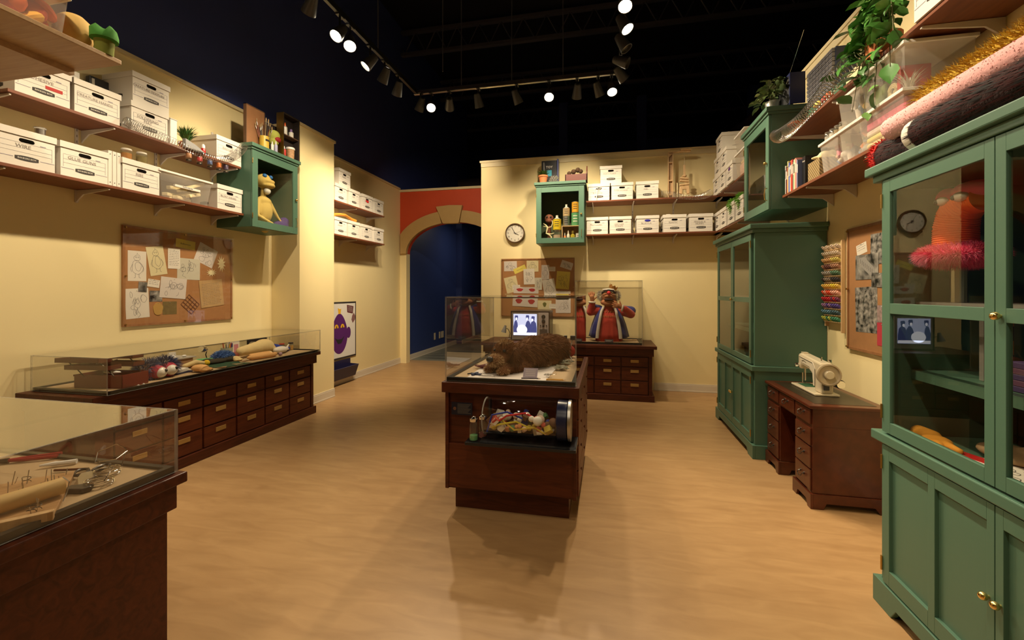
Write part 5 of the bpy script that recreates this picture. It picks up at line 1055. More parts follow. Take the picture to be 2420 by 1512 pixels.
PB_ = [(-1.629, 2.033, .227, .170, 1, 'l', 'multi', 'pale sheet with two small figures, top left of the back cork board'), (-1.464, 1.977, .220, .089, 23, 'y', None, 'tilted yellow heading strip on the back cork board'), (-1.242, 2.029, .204, .189, 0, 'c', 'fig', 'cream sheet with a seated creature at the top of the back cork board'),
 (-1.301, 1.850, .190, .267, 2, 'w', 'multi', 'white sheet with hat sketches below the seated creature'), (-1.022, 1.920, .132, .251, -1, 'l', 'fig', 'tall narrow grey-white sketch in the middle of the back cork board'), (-.908, 1.976, .116, .078, 0, 'w', 'text', 'small white label overlapping the tall narrow sketch'),
 (-.658, 2.039, .200, .125, -19, 'l', 'multi', 'tilted pale sheet at the top right of the back cork board'), (-.723, 1.785, .224, .296, -5, 'y', 'multi', 'tall yellow sheet with four faint figures on the back cork board'), (-1.610, 1.715, .22, .273, 13, 'c', 'fig', 'tilted cream sheet with a dark scribbled creature at the left of the back cork board'),
 (-1.526, 1.670, .133, .078, 0, 'w', 'text', 'small white card over the scribbled creature sheet'), (-1.355, 1.617, .434, .107, -1, 'l', 'redshapes', 'upper wide sheet with two red lip shapes on the back cork board'), (-1.141, 1.727, .124, .206, 0, 'g', 'multi', 'narrow greenish sketch beside the red lip sheet'),
 (-.950, 1.646, .209, .318, 10, 'w', 'fig', 'tilted white sheet of a dog-like head on the back cork board'), (-.714, 1.581, .241, .045, -1, 'w', 'text', 'long thin white strip at the right of the back cork board'), (-.733, 1.507, .216, .097, 0, 'y', 'text', 'low yellow strip under the thin white one'),
 (-1.371, 1.417, .435, .163, -3, 'l', 'redshapes', 'lower wide sheet with red lip shapes behind the glass case top'), (-1.034, 1.365, .232, .156, -1, 'c', 'greenshape', 'yellow-green sheet with a dark squashed shape above the television'), (-.890, 1.346, .129, .081, -2, 'w', 'text', 'small white card beside the squashed shape sheet'), (-.718, 1.365, .252, .264, 0, 'l', 'multi', 'large pale sheet at the lower right of the back cork board'), (-1.66, 1.534, .134, .055, 0, 'k', 'text', 'tiny tan strip at the left edge of the back cork board')]
for k, (x_, z_, w_, h, a, c, sk, lab) in enumerate(PB_): paper(bB, 's', UB(x_), VB(z_), w_, h, a, c, sk, lab, k % 4, word='Experimentation' if 'heading' in lab else None)
bR = board('cork board with grey photographs on the right wall beyond the near cabinet', (1.998, 4.19, 1.12), -PI/2, 1.3, 1.0)
UR = lambda y: 4.19+y; VR = lambda z: z-1.12
for k, (y_, z_, w_, h, a, c, sk, lab) in enumerate([(-3.982, 1.937, .142, .085, 11, 'w', 'text', 'small curled white note on the right cork board'), (-3.746, 1.919, .227, .230, -1, PHOTO[1], None, 'upper grey photograph on the right cork board'), (-3.911, 1.790, .304, .196, 0, PHOTO[2], None, 'grey photograph with a ribbed pale shape on the right cork board'),
    (-3.738, 1.683, .210, .107, -3, PHOTO[0], None, 'small busy grey photograph in the middle of the right cork board'), (-3.920, 1.455, .297, .357, 2, PHOTO[1], None, 'large grey photograph of a workroom on the right cork board'), (-3.716, 1.281, .119, .172, 0, colm('crimson_card', (.50, .04, .07), .6), None, 'crimson card at the lower right of the right cork board'), (-3.708, 1.434, .127, .126, 3, colm('mixed_print', (.35, .25, .25), .6, var=.9, vs=40), None, 'small coloured photograph above the crimson card')]):
    o = paper(bR, 's', UR(y_), VR(z_), w_, h, a, c, sk, lab, k % 4, 'photograph' if not isinstance(c, str) else 'paper', 'pinned_photo' if not isinstance(c, str) else 'pinned_sheet')
    if 'ribbed' in lab:
        mb = MB(); mb.prism([(-.11, .07), (-.03, .08), (.10, -.01), (.11, -.05), (.05, -.07), (-.09, .02)], -.0012, -.0004); mb.build('ribbed_shape', colm('pale_print', (.33, .32, .31), .5), o)
        mb = MB(); [mb.box(-.08+.022*q, -.077+.022*q, -.0018, -.0012, .03-.012*q, .065-.012*q) for q in range(8)]; mb.build('ribs', SK, o)
# ---------------- wall poster and tray beyond the pier ----------------
t = thing('wall_panel', 'white poster panel with a purple egg-shaped smiling face on the recess wall', 'poster', (-4.498, 6.18, .43), PI/2)
Wp, Hp = 1.01, .985
MB().box(0, Wp, -.012, 0, 0, Hp).build('dark_backing', M['logo'], t); MB().box(.03, Wp-.03, -.014, -.012, .03, Hp-.03).build('white_sheet', M['white'], t)
pv = colm('flat_purple', (.10, .015, .16), .6); yv = colm('flat_yellow', (.80, .45, .02), .6)
cx_, cz = .50, .44
MB().prism([(cx_+.24*math.cos(a)*(1-.25*max(0, math.sin(a))), cz+.345*math.sin(a)) for a in [2*PI*i/36 for i in range(36)]], -.017, -.014).prism([(cx_+.27+.065*math.cos(a), cz+.0+.10*math.sin(a)) for a in [2*PI*i/18 for i in range(18)]], -.0165, -.014).prism([(cx_-.27+.065*math.cos(a), cz+.10*math.sin(a)) for a in [2*PI*i/18 for i in range(18)]], -.0165, -.014).build('purple_face', pv, t)
for s_ in (-1, 1):
    MB().prism([(cx_+s_*.085+.055*math.cos(a), cz+.10+.065*math.sin(a)) for a in [PI*i/12 for i in range(13)]], -.018, -.017).build('eye', yv, t); MB().prism([(cx_+s_*.085+.013*math.cos(a), cz+.10+.04*math.sin(a)) for a in [PI*i/8 for i in range(9)]], -.0185, -.018).build('pupil', M['ink'], t)
MB().prism([(cx_-.14, cz-.06), (cx_-.06, cz-.095), (cx_+.06, cz-.095), (cx_+.14, cz-.05), (cx_+.05, cz-.17), (cx_-.04, cz-.175)], -.018, -.017).build('mouth', M['ink'], t)
MB().prism([(cx_-.03, cz+.34), (cx_+.03, cz+.34), (cx_+.045, cz+.43), (cx_+.01, cz+.42), (cx_-.045, cz+.44)], -.018, -.014).build('hair_tuft', yv, t)
MB().prism([(.73, .80), (.90, .77), (.92, .90), (.72, .93)], -.017, -.014).build('text_block', colm('maroon_print', (.12, .02, .03), .6), t); mb = MB(); [mb.prism([(.75, .90-.02*q), (.89, .88-.02*q), (.89, .884-.02*q), (.75, .904-.02*q)], -.018, -.017) for q in range(5)]; mb.build('text_lines', M['cream'], t)
MB().prism([(.86, .66), (.90, .60), (.97, .66), (.98, .72), (.93, .78), (.88, .73)], -.017, -.014).build('small_patch', colm('patch_print', (.25, .12, .12), .6, var=.8, vs=60), t)
t = thing('wall_tray', 'navy wall-mounted tray box below the purple face poster', 'tray', (-4.485, 6.2, .11), PI/2)
MB().prism([(0, .0), (-.10, .0), (-.17, .20), (-.165, .205), (-.09, .01), (-.006, .01), (-.006, .30), (0, .30)], 0, .80, 'x').prism([(0, 0), (-.10, 0), (-.17, .20), (0, .21)], .0, .008, 'x').prism([(0, 0), (-.10, 0), (-.17, .20), (0, .21)], .80, .808, 'x').build('tray_body', colm('navy_laminate', (.02, .018, .07), .4), t)
# ---------------- thread rack ----------------
t = thing('thread_rack', 'tall wooden pegged rack on the right wall holding rows of thread spools', 'rack', (1.998, 4.24, 1.28), R_)
MB().box(-.315, -.300, -.03, 0, 0, .74).box(-.03, -.012, -.03, 0, -.04, .76).build('side_rails', M['pine'], t, bev=.002)
rows = [(.10, (.62, .50, .38)), (.0, (.60, .48, .36)), (.0, (.62, .36, .15)), (.0, (.40, .20, .12)), (.0, (.35, .32, .28)), (.0, (.03, .025, .03)), (.0, (.75, .50, .10)), (.0, (.80, .40, .30)), (.0, (.50, .02, .03)), (.0, (.08, .05, .25)), (.0, (.10, .22, .30)), (.0, (.05, .22, .12))]
alt = [(.58, .46, .36), (.5, .42, .3), (.60, .50, .12), (.16, .06, .05), (.1, .2, .12), (.25, .2, .15), (.80, .62, .05), (.75, .10, .04), (.15, .03, .08), (.30, .15, .30), (.05, .1, .12), (.45, .50, .08)]
rown = ['pale wood empty', 'bare tan', 'tan and yellow', 'brown and maroon', 'grey and dark', 'black', 'yellow', 'pink and red', 'dark red', 'blue and violet', 'teal and grey', 'green and lime']
rowo = ['first', 'second', 'third', 'fourth', 'fifth', 'sixth', 'seventh', 'eighth', 'ninth', 'tenth', 'eleventh', 'twelfth']
def spool_me(c):
    return MB().lathe([(.009, 0), (.010, .004), (.0175, .008), (.0150, .044), (.010, .048), (.010, .056), (.003, .057)], n=9).mesh('spool', [c], True)
SPN = [('tan wooden', 'tan wooden'), ('tan', 'dusty brown'), ('tan orange', 'olive yellow'), ('brown', 'maroon'), ('grey', 'dark green'), ('black', 'dark brown'), ('golden', 'bright yellow'), ('pink', 'orange red'), ('red', 'dark plum'), ('navy', 'violet'), ('teal', 'dark teal'), ('green', 'lime')]
OC = ['first', 'second', 'third', 'fourth', 'fifth', 'sixth', 'seventh']
core = colm('spool_plastic', (.72, .68, .60), .4)
for r in range(12):
    zr = .695-r*.058
    MB().box(-.30, -.03, -.045, -.006, zr-.012, zr-.005).build('peg_shelf', M['pine'], t)
    m1, m2 = (colm(f'thread_{r}_{q}', c, .8) for q, c in enumerate((rows[r][1], alt[r])))
    mes = [spool_me(m1), spool_me(m2)]; sn = SPN[r]
    for c in range(7):
        if r == 0 and c % 2: continue
        mi = 0 if (c < 4) == (r % 2 == 0) or RB.random() < .2 else 1; me = mes[mi]
        xx = -.285+c*.040; M4 = t.matrix_basis @ Matrix.Translation((xx, -.020, zr-.003)) @ Matrix.Rotation(math.radians(52), 4, 'X')
        o = bpy.data.objects.new('thread_spool', me); C.objects.link(o); o.matrix_basis = M4; tag(o, f'{sn[mi]} thread spool, {rowo[r]} row down, {OC[c]} from the left on the wall rack', 'thread spool', f'{rown[r]} thread spools, {rowo[r]} row')
# ---------------- near left case contents ----------------
zn = .829
t = thing('nail_board', 'wooden board full of bent nails and wire in the near display case', 'board', (-2.15, 1.09, zn), math.radians(50.8))
MB().box(-.22, .22, -.22, .22, 0, .018).build('board', wood('jig_board_wood', (.34, .18, .07), (.46, .27, .12), (6, 30, 30), .5), t, bev=.002); MB().box(-.22, .22, -.245, -.22, 0, .03).build('front_batten', M['pine'], t, bev=.002)
R = random.Random(12); mb = MB(); mb2 = MB()
for k in range(90):
    x, y = R.uniform(-.20, .21), R.uniform(-.20, .20)
    wx = -2.15+x*.632-y*.775; wy = 1.09+x*.775+y*.632
    if abs(wx-(-1.968+(wy-1.222)*.2)) < .036: continue
    mb.cyl((x, y, .016), (x+R.uniform(-.008, .008), y+R.uniform(-.008, .008), .016+R.uniform(.025, .055)), .0016, n=5)
    if k % 3 == 0: mb2.tube([(x+.012*math.cos(q*.9), y+.012*math.sin(q*.9), .025+q*.002) for q in range(12)], .0013, 4)
o = mb.build('nails', M['steel'], t); o['kind'] = 'stuff'; o = mb2.build('wire_loops', M['dkmetal'], t); o['kind'] = 'stuff'
t = thing('foam_rod', 'thick pale tan rod lying across the nail board', 'rod', (-1.968, 1.222, zn+.052), 0); MB().tube([(0, 0, 0), (-.05, -.25, 0), (-.10, -.50, 0)], .030, 20).build('rod', colm('tan_tube', (.62, .42, .17), .55), t, smooth=True)
MB().tube([(0, .002, .031), (.024, .006, .015), (.03, -.005, -.02), (.035, -.02, -.045)], .002, 5).build('wire_tie', M['steel'], t)
solo(MB().prism([(-.04, -.02), (.03, -.025), (.045, 0), (.03, .028), (-.045, .02)], 0, .02, 'z'), 'black_clip', M['dark'], 'black clip beside the end of the tan rod', 'clip', loc=(-1.985, 1.285, zn), rz=.3, bev=.004)
t = thing('pliers', 'long pliers with red handles at the back of the near case', 'pliers', (-2.62, 1.43, zn), math.radians(38)); rd = colm('red_grip', (.30, .015, .02), .4)
MB().tube([(0, 0, .012), (.06, .012, .012), (.17, .018, .012)], .008, 8).tube([(0, 0, .012), (.06, -.014, .012), (.17, -.022, .012)], .008, 8).build('grips', rd, t, smooth=True); MB().tube([(0, 0, .012), (-.06, 0, .012), (-.13, 0, .010)], .010, 8, rad=[.012, .009, .004]).build('jaws', M['dkmetal'], t, smooth=True)
solo(MB().tube([(0, 0, .012), (.05, .01, .012), (.06, .012, .012), (.12, .02, .012)], .010, 8, rad=[.004, .011, .009, .011]), 'white_tube_tool', M['white'], 'small white tapered tube between the pliers and the snips', 'tube', loc=(-2.41, 1.415, zn), rz=.5, smooth=True)
t = thing('tin_snips', 'metal tin snips with black loop handles in the near case', 'snips', (-2.10, 1.38, zn), math.radians(52))
MB().tube([(.022*math.cos(a)-.015, .040*math.sin(a)+.055, .012) for a in [2*PI*k/14 for k in range(14)]], .006, 6, closed=True).tube([(.022*math.cos(a)+.045-.4*.038*math.sin(a)*-1, .038*math.sin(a)+.06, .014) for a in [2*PI*k/14 for k in range(14)]], .006, 6, closed=True).build('handle_loops', M['dark'], t, smooth=True)
o = MB().prism([(-.01, -.12), (.02, -.115), (.035, -.03), (.03, .03), (-.015, .03), (-.02, -.03)], .004, .018, 'z').build('blades', M['steel'], t, bev=.003); o.location = (.0, .0, 0)
def coil(x, y, r, n, label, tail):
    t = thing('wire_coil', label, 'wire', (x, y, zn)); R = random.Random(n); pts = []
    for k in range(n*18): a = 2*PI*k/18; pts.append((r*(1+.06*math.sin(k*.37))*math.cos(a), r*(1+.05*math.cos(k*.53))*math.sin(a), .004+.02*(k/(n*18))+.006*math.sin(k*.21)))
    pts += tail; MB().tube(pts, .0021, 5).build('wire', M['chrome'], t, smooth=True)
coil(-2.055, 1.43, .042, 7, 'shiny wire coil with a raised loop nearest the back right of the near case', [(.05, .02, .03), (.02, .06, .09), (-.02, .05, .11), (-.05, .0, .09), (-.02, -.03, .06), (.05, .0, .07), (.04, .05, .085)])
coil(-1.975, 1.345, .045, 5, 'flatter shiny wire coil at the front right of the near case', [(.0, .05, .05), (-.04, .04, .06)])
t = thing('wood_tool', 'thin brown wooden handled tool lying beside the snips', 'tool', (-2.30, 1.40, zn), .35); MB().cyl((0, 0, .008), (.13, 0, .008), .005, n=8).build('handle', M['desk'], t, smooth=True)
# ---------------- left case contents ----------------
zc_ = .829; TB = colm('toolbox_red', (.16, .022, .014), .4)
t = thing('cantilever_toolbox', 'dark red open cantilever toolbox with raised trays of brushes in the long case', 'toolbox', (-4.16, 2.66, zc_), .12)
w_ = .42
MB().box(0, w_, 0, .006, 0, .105).box(0, w_, .22, .226, 0, .105).box(0, .006, 0, .22, 0, .105).box(w_-.006, w_, 0, .22, 0, .105).box(0, w_, 0, .22, 0, .006).box(-.004, w_+.004, -.004, 0, .092, .105).build('box', TB, t, bev=.001)
TYB = colm('tray_brown', (.12, .028, .012), .45)
def tray(x0, x1, y0, y1, z, rot=0, nme='tray'):
    o = MB().box(x0, x1, y0, y0+.004, 0, .035).box(x0, x1, y1-.004, y1, 0, .035).box(x0, x0+.004, y0, y1, 0, .035).box(x1-.004, x1, y0, y1, 0, .035).box(x0, x1, y0, y1, 0, .004).build(nme, TYB, t); o.location = (0, 0, z); o.rotation_euler = (rot, 0, 0); return o
tray(-.04, .34, -.04, .07, .150); tray(-.10, .28, -.06, .05, .205, -.05); tray(-.0, .36, .15, .25, .150); tray(-.05, .30, .20, .30, .205)
for x in (.03, .30):
    for y0, y1 in ((.0, -.01), (.22, .235)): MB().tube([(x+.06, y0, .09), (x, y1, .160), (x-.06, y1-.015, .215)], .0045, 5).build('arm', M['dkmetal'], t)
for k in range(8): MB().tube([(.0+k*.03, -.02+k*.012, .190), (.16+k*.022, -.01+k*.01, .200+.003*k)], .004, 6).build('brush', colm('tray_brush%d' % (k % 3), [(.45, .38, .2), (.15, .06, .04), (.5, .5, .45)][k % 3], .5), t)
MB().ball((.20, .235, .235), (.10, .035, .022), 12, 8).build('white_cloth_roll', M['cream'], t, smooth=True); MB().ball((.30, .03, .125), (.08, .02, .012), 12, 6).build('white_blade', M['white'], t, smooth=True)
for i, (x, y) in enumerate(((-3.70, 2.80), (-3.705, 2.845))): solo(MB().ball((0, 0, .009), .009, 12, 8), 'white_ball', M['white'], ['left', 'right'][i]+' of two small white balls in front of the red toolbox', 'ball', 'white balls by the toolbox', smooth=True, loc=(x, y, zc_))
t = thing('googly_eyed_puppet_head', 'blue-haired pink puppet face with two big round white eyes in the long case', 'puppet', (-3.86, 3.13, zc_))
pk = colm('pink_felt', (.48, .045, .07), .9); blob('face', [('e', (0, -.055, .065), (.065, .062, .062)), ('e', (0, .055, .068), (.065, .062, .065)), ('e', (-.03, -.1, .04), (.04, .035, .035))], pk, t, .008)
for s_, dz in ((-1, .0), (1, .006)):
    e = MB().ball((.035, s_*.048, .06+dz), .047, 20, 12).build('eye', colm('eye_white', (.80, .76, .68), .2, coat=.6), t, smooth=True); MB().ball((.073, s_*.048+.014, .075+dz), .015, 12, 8).build('pupil', M['dark'], e, smooth=True)
fur('blue_hair', [('e', (-.05, -.09, .08), (.055, .09, .075)), ('e', (-.05, .06, .09), (.055, .09, .07))], 3200, .06, .004, [colm('hair_blue', (.05, .07, .18), .9), colm('hair_grey_blue', (.12, .14, .22), .9)], t, .25, 5)
t = thing('brown_carton', 'brown cardboard box carrying a shallow tray of white pieces in the long case', 'box', (-4.10, 3.30, zc_), PI/2); kb = colm('kraft_board', (.34, .19, .09), .8)
MB().box(0, .33, 0, .22, 0, .10).build('carton', kb, t); MB().box(-.01, .36, -.01, .24, .10, .112).build('tray', colm('pale_grey_tray', (.45, .42, .36), .5), t, bev=.002)
for k in range(7): MB().ball((.06+k*.035, .04+.05*(k % 3), .123), (.022, .018, .012), 10, 6).build('white_piece', M['white'], t, smooth=True)
o = MB().box(.20, .27, .14, .16, .112, .16).build('white_card', M['card'], t)
t = thing('sketch_stack', 'stack of sketched papers on dark felt beside the googly-eyed head', 'papers', (-3.87, 3.27, zc_), PI/2+.2)
for k in range(4): o = MB().box(-.0, .17, 0, .20, .012+k*.006, .014+k*.006).build('sheet', M['card'], t); o.rotation_euler = (.05, -.04, k*.05)
MB().box(0, .18, -.01, .2, 0, .01).build('felt_sheet', colm('dark_felt', (.03, .03, .07), .9), t)
FO = M['foamo']
def foot(x, y, rz, label, s=1.0, mt=None, left=False):
    t = thing('stuffed_prop', label, 'foam prop', (x, y, zc_), rz, sc=s)
    blob('foot', [('e', (0, 0, .032), (.07, .05, .030)), ('e', (.05, -.035, .018), (.035, .018, .016)), ('e', (.062, 0, .018), (.035, .018, .016)), ('e', (.05, .035, .018), (.035, .018, .016))], mt or FO, t, .006, 2); return t
foot(-3.80, 3.44, .2, 'peach foam three-toed foot at the front of the long case', 1.15)
foot(-4.02, 4.07, -.2, 'smaller peach foam foot beside the green felt in the long case', .85, M['foam'])
o = blob('foam_bent_arm', [('c', (0, 0, .03), (.0, .12, .05), .022, .026), ('c', (.0, .12, .05), (.02, .20, .03), .026, .02)], M['foam'], None, .007); o.location = (-4.08, 3.52, zc_); tag(o, 'bent pale foam arm with a yellow cuff in front of the brown box', 'foam arm')
solo(MB().ball((0, 0, .03), (.03, .03, .03), 12, 8), 'yellow_pompom', colm('bright_yellow_felt', (.75, .50, .02), .8), 'bright yellow felt ball beside the bent foam arm', 'ball', loc=(-4.05, 3.74, zc_), smooth=True)
solo(MB().prism([(0, 0), (.30, -.02), (.33, .32), (.2, .30), (.12, .36), (.02, .28)], 0, .006, 'z'), 'green_felt_sheet', colm('deep_green_felt', (.02, .07, .035), .95), 'dark green felt sheet lying flat near the middle of the long case', 'felt', loc=(-4.05, 3.66, zc_))
o = blob('dark_olive_cloth', [('e', (0, 0, .015), (.06, .13, .03)), ('e', (.0, .15, .02), (.05, .12, .028)), ('e', (-.06, -.05, .02), (.05, .08, .03))], colm('olive_black_cloth', (.04, .035, .02), .95), None, .008); o.location = (-4.06, 3.86, zc_+.01); tag(o, 'crumpled dark olive cloth on the green felt sheet', 'cloth')
solo(MB().prism([(0, 0), (.05, .04), (.08, .15), (.0, .13), (-.03, .05)], 0, .03, 'z'), 'bright_green_felt', colm('mint_felt', (.12, .42, .16), .9), 'mint green felt roll behind the dark olive cloth', 'felt', loc=(-4.18, 3.72, zc_+.03), bev=.01)
for k, (x, y, r) in enumerate(((-3.80, 3.62, .3), (-3.84, 3.84, -.4), (-3.9, 4.02, .9))): solo(MB().prism([(0, 0), (.08, .01), (.05, .09)], 0, .003, 'z'), 'kraft_scrap', M['mat'] if k else kb, ['first', 'second', 'third'][k]+' kraft paper offcut along the front of the long case', 'paper', loc=(x, y, zc_+.007), rz=r)
t = thing('blue_fur_tuft', 'ball of bright blue curly fur in the long case', 'fur', (-4.12, 4.0, zc_)); MB().ball((0, 0, .05), (.07, .11, .05), 14, 10).build('core', colm('blue_fur_mid', (.07, .16, .42), .95), t, smooth=True)
fur('curls', [('e', (0, 0, .05), (.07, .11, .05))], 2600, .035, .006, [colm('blue_fur_mid', (.07, .16, .42), .95), colm('blue_fur_light', (.16, .30, .58), .95)], t, .2, 9, .9)
t = thing('desk_stapler', 'black and chrome clamp lamp behind the blue fur in the long case', 'lamp', (-4.27, 3.96, zc_)); t.name = 'clamp_lamp'
MB().tube([(0, 0, 0), (-.0, -.03, .08), (0, -.01, .13)], .005, 6).build('arm', M['dkmetal'], t); MB().lathe([(.02, 0), (.035, .03), (.038, .07)], (0, -.02, .13), 14, M4=Matrix.Rotation(math.radians(70), 4, 'X')).build('shade', M['chrome'], t, smooth=True); MB().box(-.03, .03, -.03, .03, 0, .02).build('clamp', M['dark'], t, bev=.004)
t = thing('pencil_mug', 'pale green enamel mug of pencils with a red flower print', 'mug', (-4.28, 4.21, zc_)); MB().lathe([(.055, 0), (.06, .12), (.056, .12), (.052, .01)], n=22).build('mug', colm('pale_green_enamel', (.42, .46, .34), .35), t, smooth=True)
MB().ball((.05, .018, .05), (.012, .022, .022), 10, 8).build('red_flower', colm('flower_red', (.35, .02, .03), .6), t, smooth=True); MB().ball((.053, -.02, .055), (.008, .02, .02), 10, 8).build('leaf_print', colm('print_leaf', (.05, .14, .05), .6), t, smooth=True)
for k in range(7): a = k*.9; MB().cyl((.02*math.cos(a), .02*math.sin(a), .02), (.04*math.cos(a), .045*math.sin(a), .165+.01*(k % 3)), .005, n=6).build('pencil', colm('pen%d' % (k % 4), [(.75, .5, .05), (.5, .1, .05), (.1, .12, .15), (.75, .7, .3)][k % 4], .5), t)
o = blob('foam_torso', [('c', (0, -.24, .08), (0, .0, .09), .052, .078), ('e', (.0, .1, .095), (.10, .14, .092)), ('e', (.02, .18, .06), (.07, .07, .055))], M['foam'], None, .010); o.location = (-4.10, 4.46, zc_); tag(o, 'large pale foam puppet torso lying on its side in the long case', 'foam torso')
MB().cyl((-4.10, 4.15, zc_+.06), (-4.10, 4.21, zc_+.07), .045, n=16); solo(MB().cyl((0, 0, 0), (0, .05, 0), .04, n=16), 'rust_disc', colm('rust_brown', (.25, .06, .03), .7), 'rust brown cylinder at the neck of the foam torso', 'cylinder', loc=(-4.12, 4.13, zc_+.042), smooth=True)
o = blob('stuffed_prop', [('c', (0, -.12, .03), (.05, .12, .03), .028, .03), ('c', (-.02, -.16, .035), (0, -.12, .03), .015, .028), ('c', (.05, .12, .03), (.03, .2, .03), .03, .02), ('c', (-.04, -.1, .05), (.02, .1, .055), .02, .022)], FO, None, .008); o.location = (-3.87, 4.26, zc_); tag(o, 'pair of orange-tinted foam arms in front of the foam torso', 'foam prop')
for k, (x, y) in enumerate(((-3.83, 4.40), (-3.81, 4.50))): solo(MB().ball((0, 0, .022), .022, 14, 8), 'lilac_eyeball', colm('lilac', (.40, .26, .34), .3), ['left', 'right'][k]+' lilac eyeball in front of the foam bone shape', 'eyeball', 'lilac eyeballs', smooth=True, loc=(x, y, zc_))
o = blob('foam_bone', [('e', (0, 0, .03), (.03, .045, .03)), ('c', (0, 0, .03), (.08, .0, .02), .022, .018)], M['foampale'], None, .007); o.location = (-3.93, 4.46, zc_); tag(o, 'cream foam bone-like piece between torso and white pillow', 'foam piece')
o = blob('fish_pillow', [('e', (0, 0, .045), (.06, .11, .042)), ('c', (0, .10, .05), (0, .15, .10), .018, .006), ('c', (0, .10, .045), (0, .15, .03), .018, .006)], M['cream'], None, .007); o.location = (-3.96, 4.68, zc_); tag(o, 'white fish-shaped stuffed piece at the right of the long case', 'stuffed piece')
o = blob('blue_cloth', [('e', (0, 0, .03), (.06, .10, .035)), ('e', (-.05, -.08, .05), (.05, .08, .05)), ('c', (-.06, -.1, .08), (-.05, .02, .05), .03, .02)], colm('royal_blue_cloth', (.012, .03, .25), .9), None, .008); o.location = (-4.05, 4.84, zc_); tag(o, 'royal blue cloth behind the white fish pillow', 'cloth')
jar(-4.05, 4.97, zc_, .033, .10, colm('honey', (.62, .34, .06), .3), 'honey-coloured jar with a dark lid at the right end of the long case', 'dark'); jar(-4.17, 4.95, zc_, .035, .085, colm('greenred', (.12, .20, .05), .4), 'green jar with a red lid behind the honey jar', colm('red_gloss', (.5, .02, .02), .3))
t = thing('silver_thermos', 'tilted silver and black cylinder behind the foam torso', 'cylinder', (-4.31, 4.60, zc_+.10), 0); MB().cyl((0, 0, 0), (0, .14, -.02), .045, n=18).build('silver_part', M['steel'], t, smooth=True); MB().cyl((0, .14, -.02), (.08, .30, -.075), .042, .03, n=18).build('black_part', M['dark'], t, smooth=True)
t = thing('dark_case', 'black flat case standing at the back right of the long case', 'case', (-4.40, 4.62, zc_), PI/2); MB().box(0, .30, -.03, 0, 0, .19).build('shell', M['dark'], t, bev=.004); MB().cyl((.17, -.032, .11), (.17, -.028, .11), .012, n=10).build('stud', M['chrome'], t)
t = thing('picture_card', 'small framed card leaning behind the foam torso', 'card', (-4.40, 4.33, zc_), PI/2); MB().box(0, .16, -.02, 0, 0, .17).build('card', M['card'], t); MB().box(.02, .06, -.022, -.02, .03, .15).build('blue_print', colm('cobalt_plastic', (.02, .03, .14), .35), t); MB().box(.08, .14, -.022, -.02, .04, .13).build('pink_print', colm('felt4', (.62, .25, .30), .9), t)

# ---------------- centre island: drum, tray, jars, plaque ----------------
t = thing('text_plaque', 'small dark blue plaque with lines of white text on the island front', 'plaque', (-1.09, 2.968, .715)); MB().box(0, .155, 0, .006, 0, .09).build('plate', colm('plaque_navy', (.010, .012, .025), .3), t); mb = MB()
for k in range(9): mb.box(.045, .145-.012*((k*7) % 4)*.6, -.0008, 0, .012+k*.008, .0155+k*.008)
mb.build('text_lines', colm('plaque_text', (.10, .09, .08), .6), t); MB().lathe([(.012, 0), (.012, .0012), (.007, .0012)], (.024, 0, .045), 16, M4=RX90).build('round_emblem', colm('emblem_rust', (.15, .06, .03), .6), t)
t = thing('black_tray_shelf', 'black shelf bracketed to the island front under the drum', 'shelf', (-.93, 2.78, .57)); MB().box(0, .74, 0, .195, 0, .022).build('board', M['dark'], t, bev=.003); MB().box(.13, .17, .14, .19, -.05, 0).box(.57, .61, .14, .19, -.05, 0).build('bracket', M['dark'], t); MB().prism([(.02, .022), (.195, .022), (.195, .045), (.03, .03)], .10, .74, 'x').build('drum_cradle', M['dark'], t)
t = thing('clear_drum', 'horizontal clear drum full of coloured pompoms and foam on the island front', 'drum', (-.80, 2.865, .755)); Lr = .545
RY = Matrix.Rotation(PI/2, 4, 'Y')
MB().lathe([(.118, 0), (.122, .006), (.122, Lr-.06)], n=40, M4=RY, cap=False).build('clear_shell', M['acr'], t, smooth=True); MB().lathe([(.001, .001), (.118, .001)], n=40, M4=RY, cap=False).build('end_window', M['acr'], t); MB().lathe([(.116, -.003), (.124, -.003), (.124, .004), (.116, .004), (.116, -.003)], n=40, M4=RY, cap=False).build('end_ring', M['acredge'], t, smooth=True)
MB().lathe([(.05, Lr+.01), (.127, Lr+.005), (.129, Lr-.055), (.122, Lr-.06), (.001, Lr-.059)], n=40, M4=RY).build('navy_end_cap', M['navyp'], t, smooth=True); MB().lathe([(.05, Lr+.008), (.132, Lr+.012), (.132, Lr+.03), (.05, Lr+.03)], n=40, M4=RY).build('wheel_rim', M['steel'], t, smooth=True)
MB().box(-.0, .012, .05, .098, -.09, .10).box(Lr-.0, Lr+.014, .10, .105, -.1, .1).build('back_mount', M['dark'], t)
R = random.Random(31); cols6 = [((.8, .76, .66), 'white'), ((.75, .55, .42), 'peach'), ((.8, .76, .66), 'white'), ((.62, .12, .08), 'red'), ((.10, .22, .08), 'green'), ((.55, .42, .05), 'mustard'), ((.70, .30, .12), 'orange'), ((.03, .04, .22), 'blue'), ((.18, .09, .05), 'brown')]
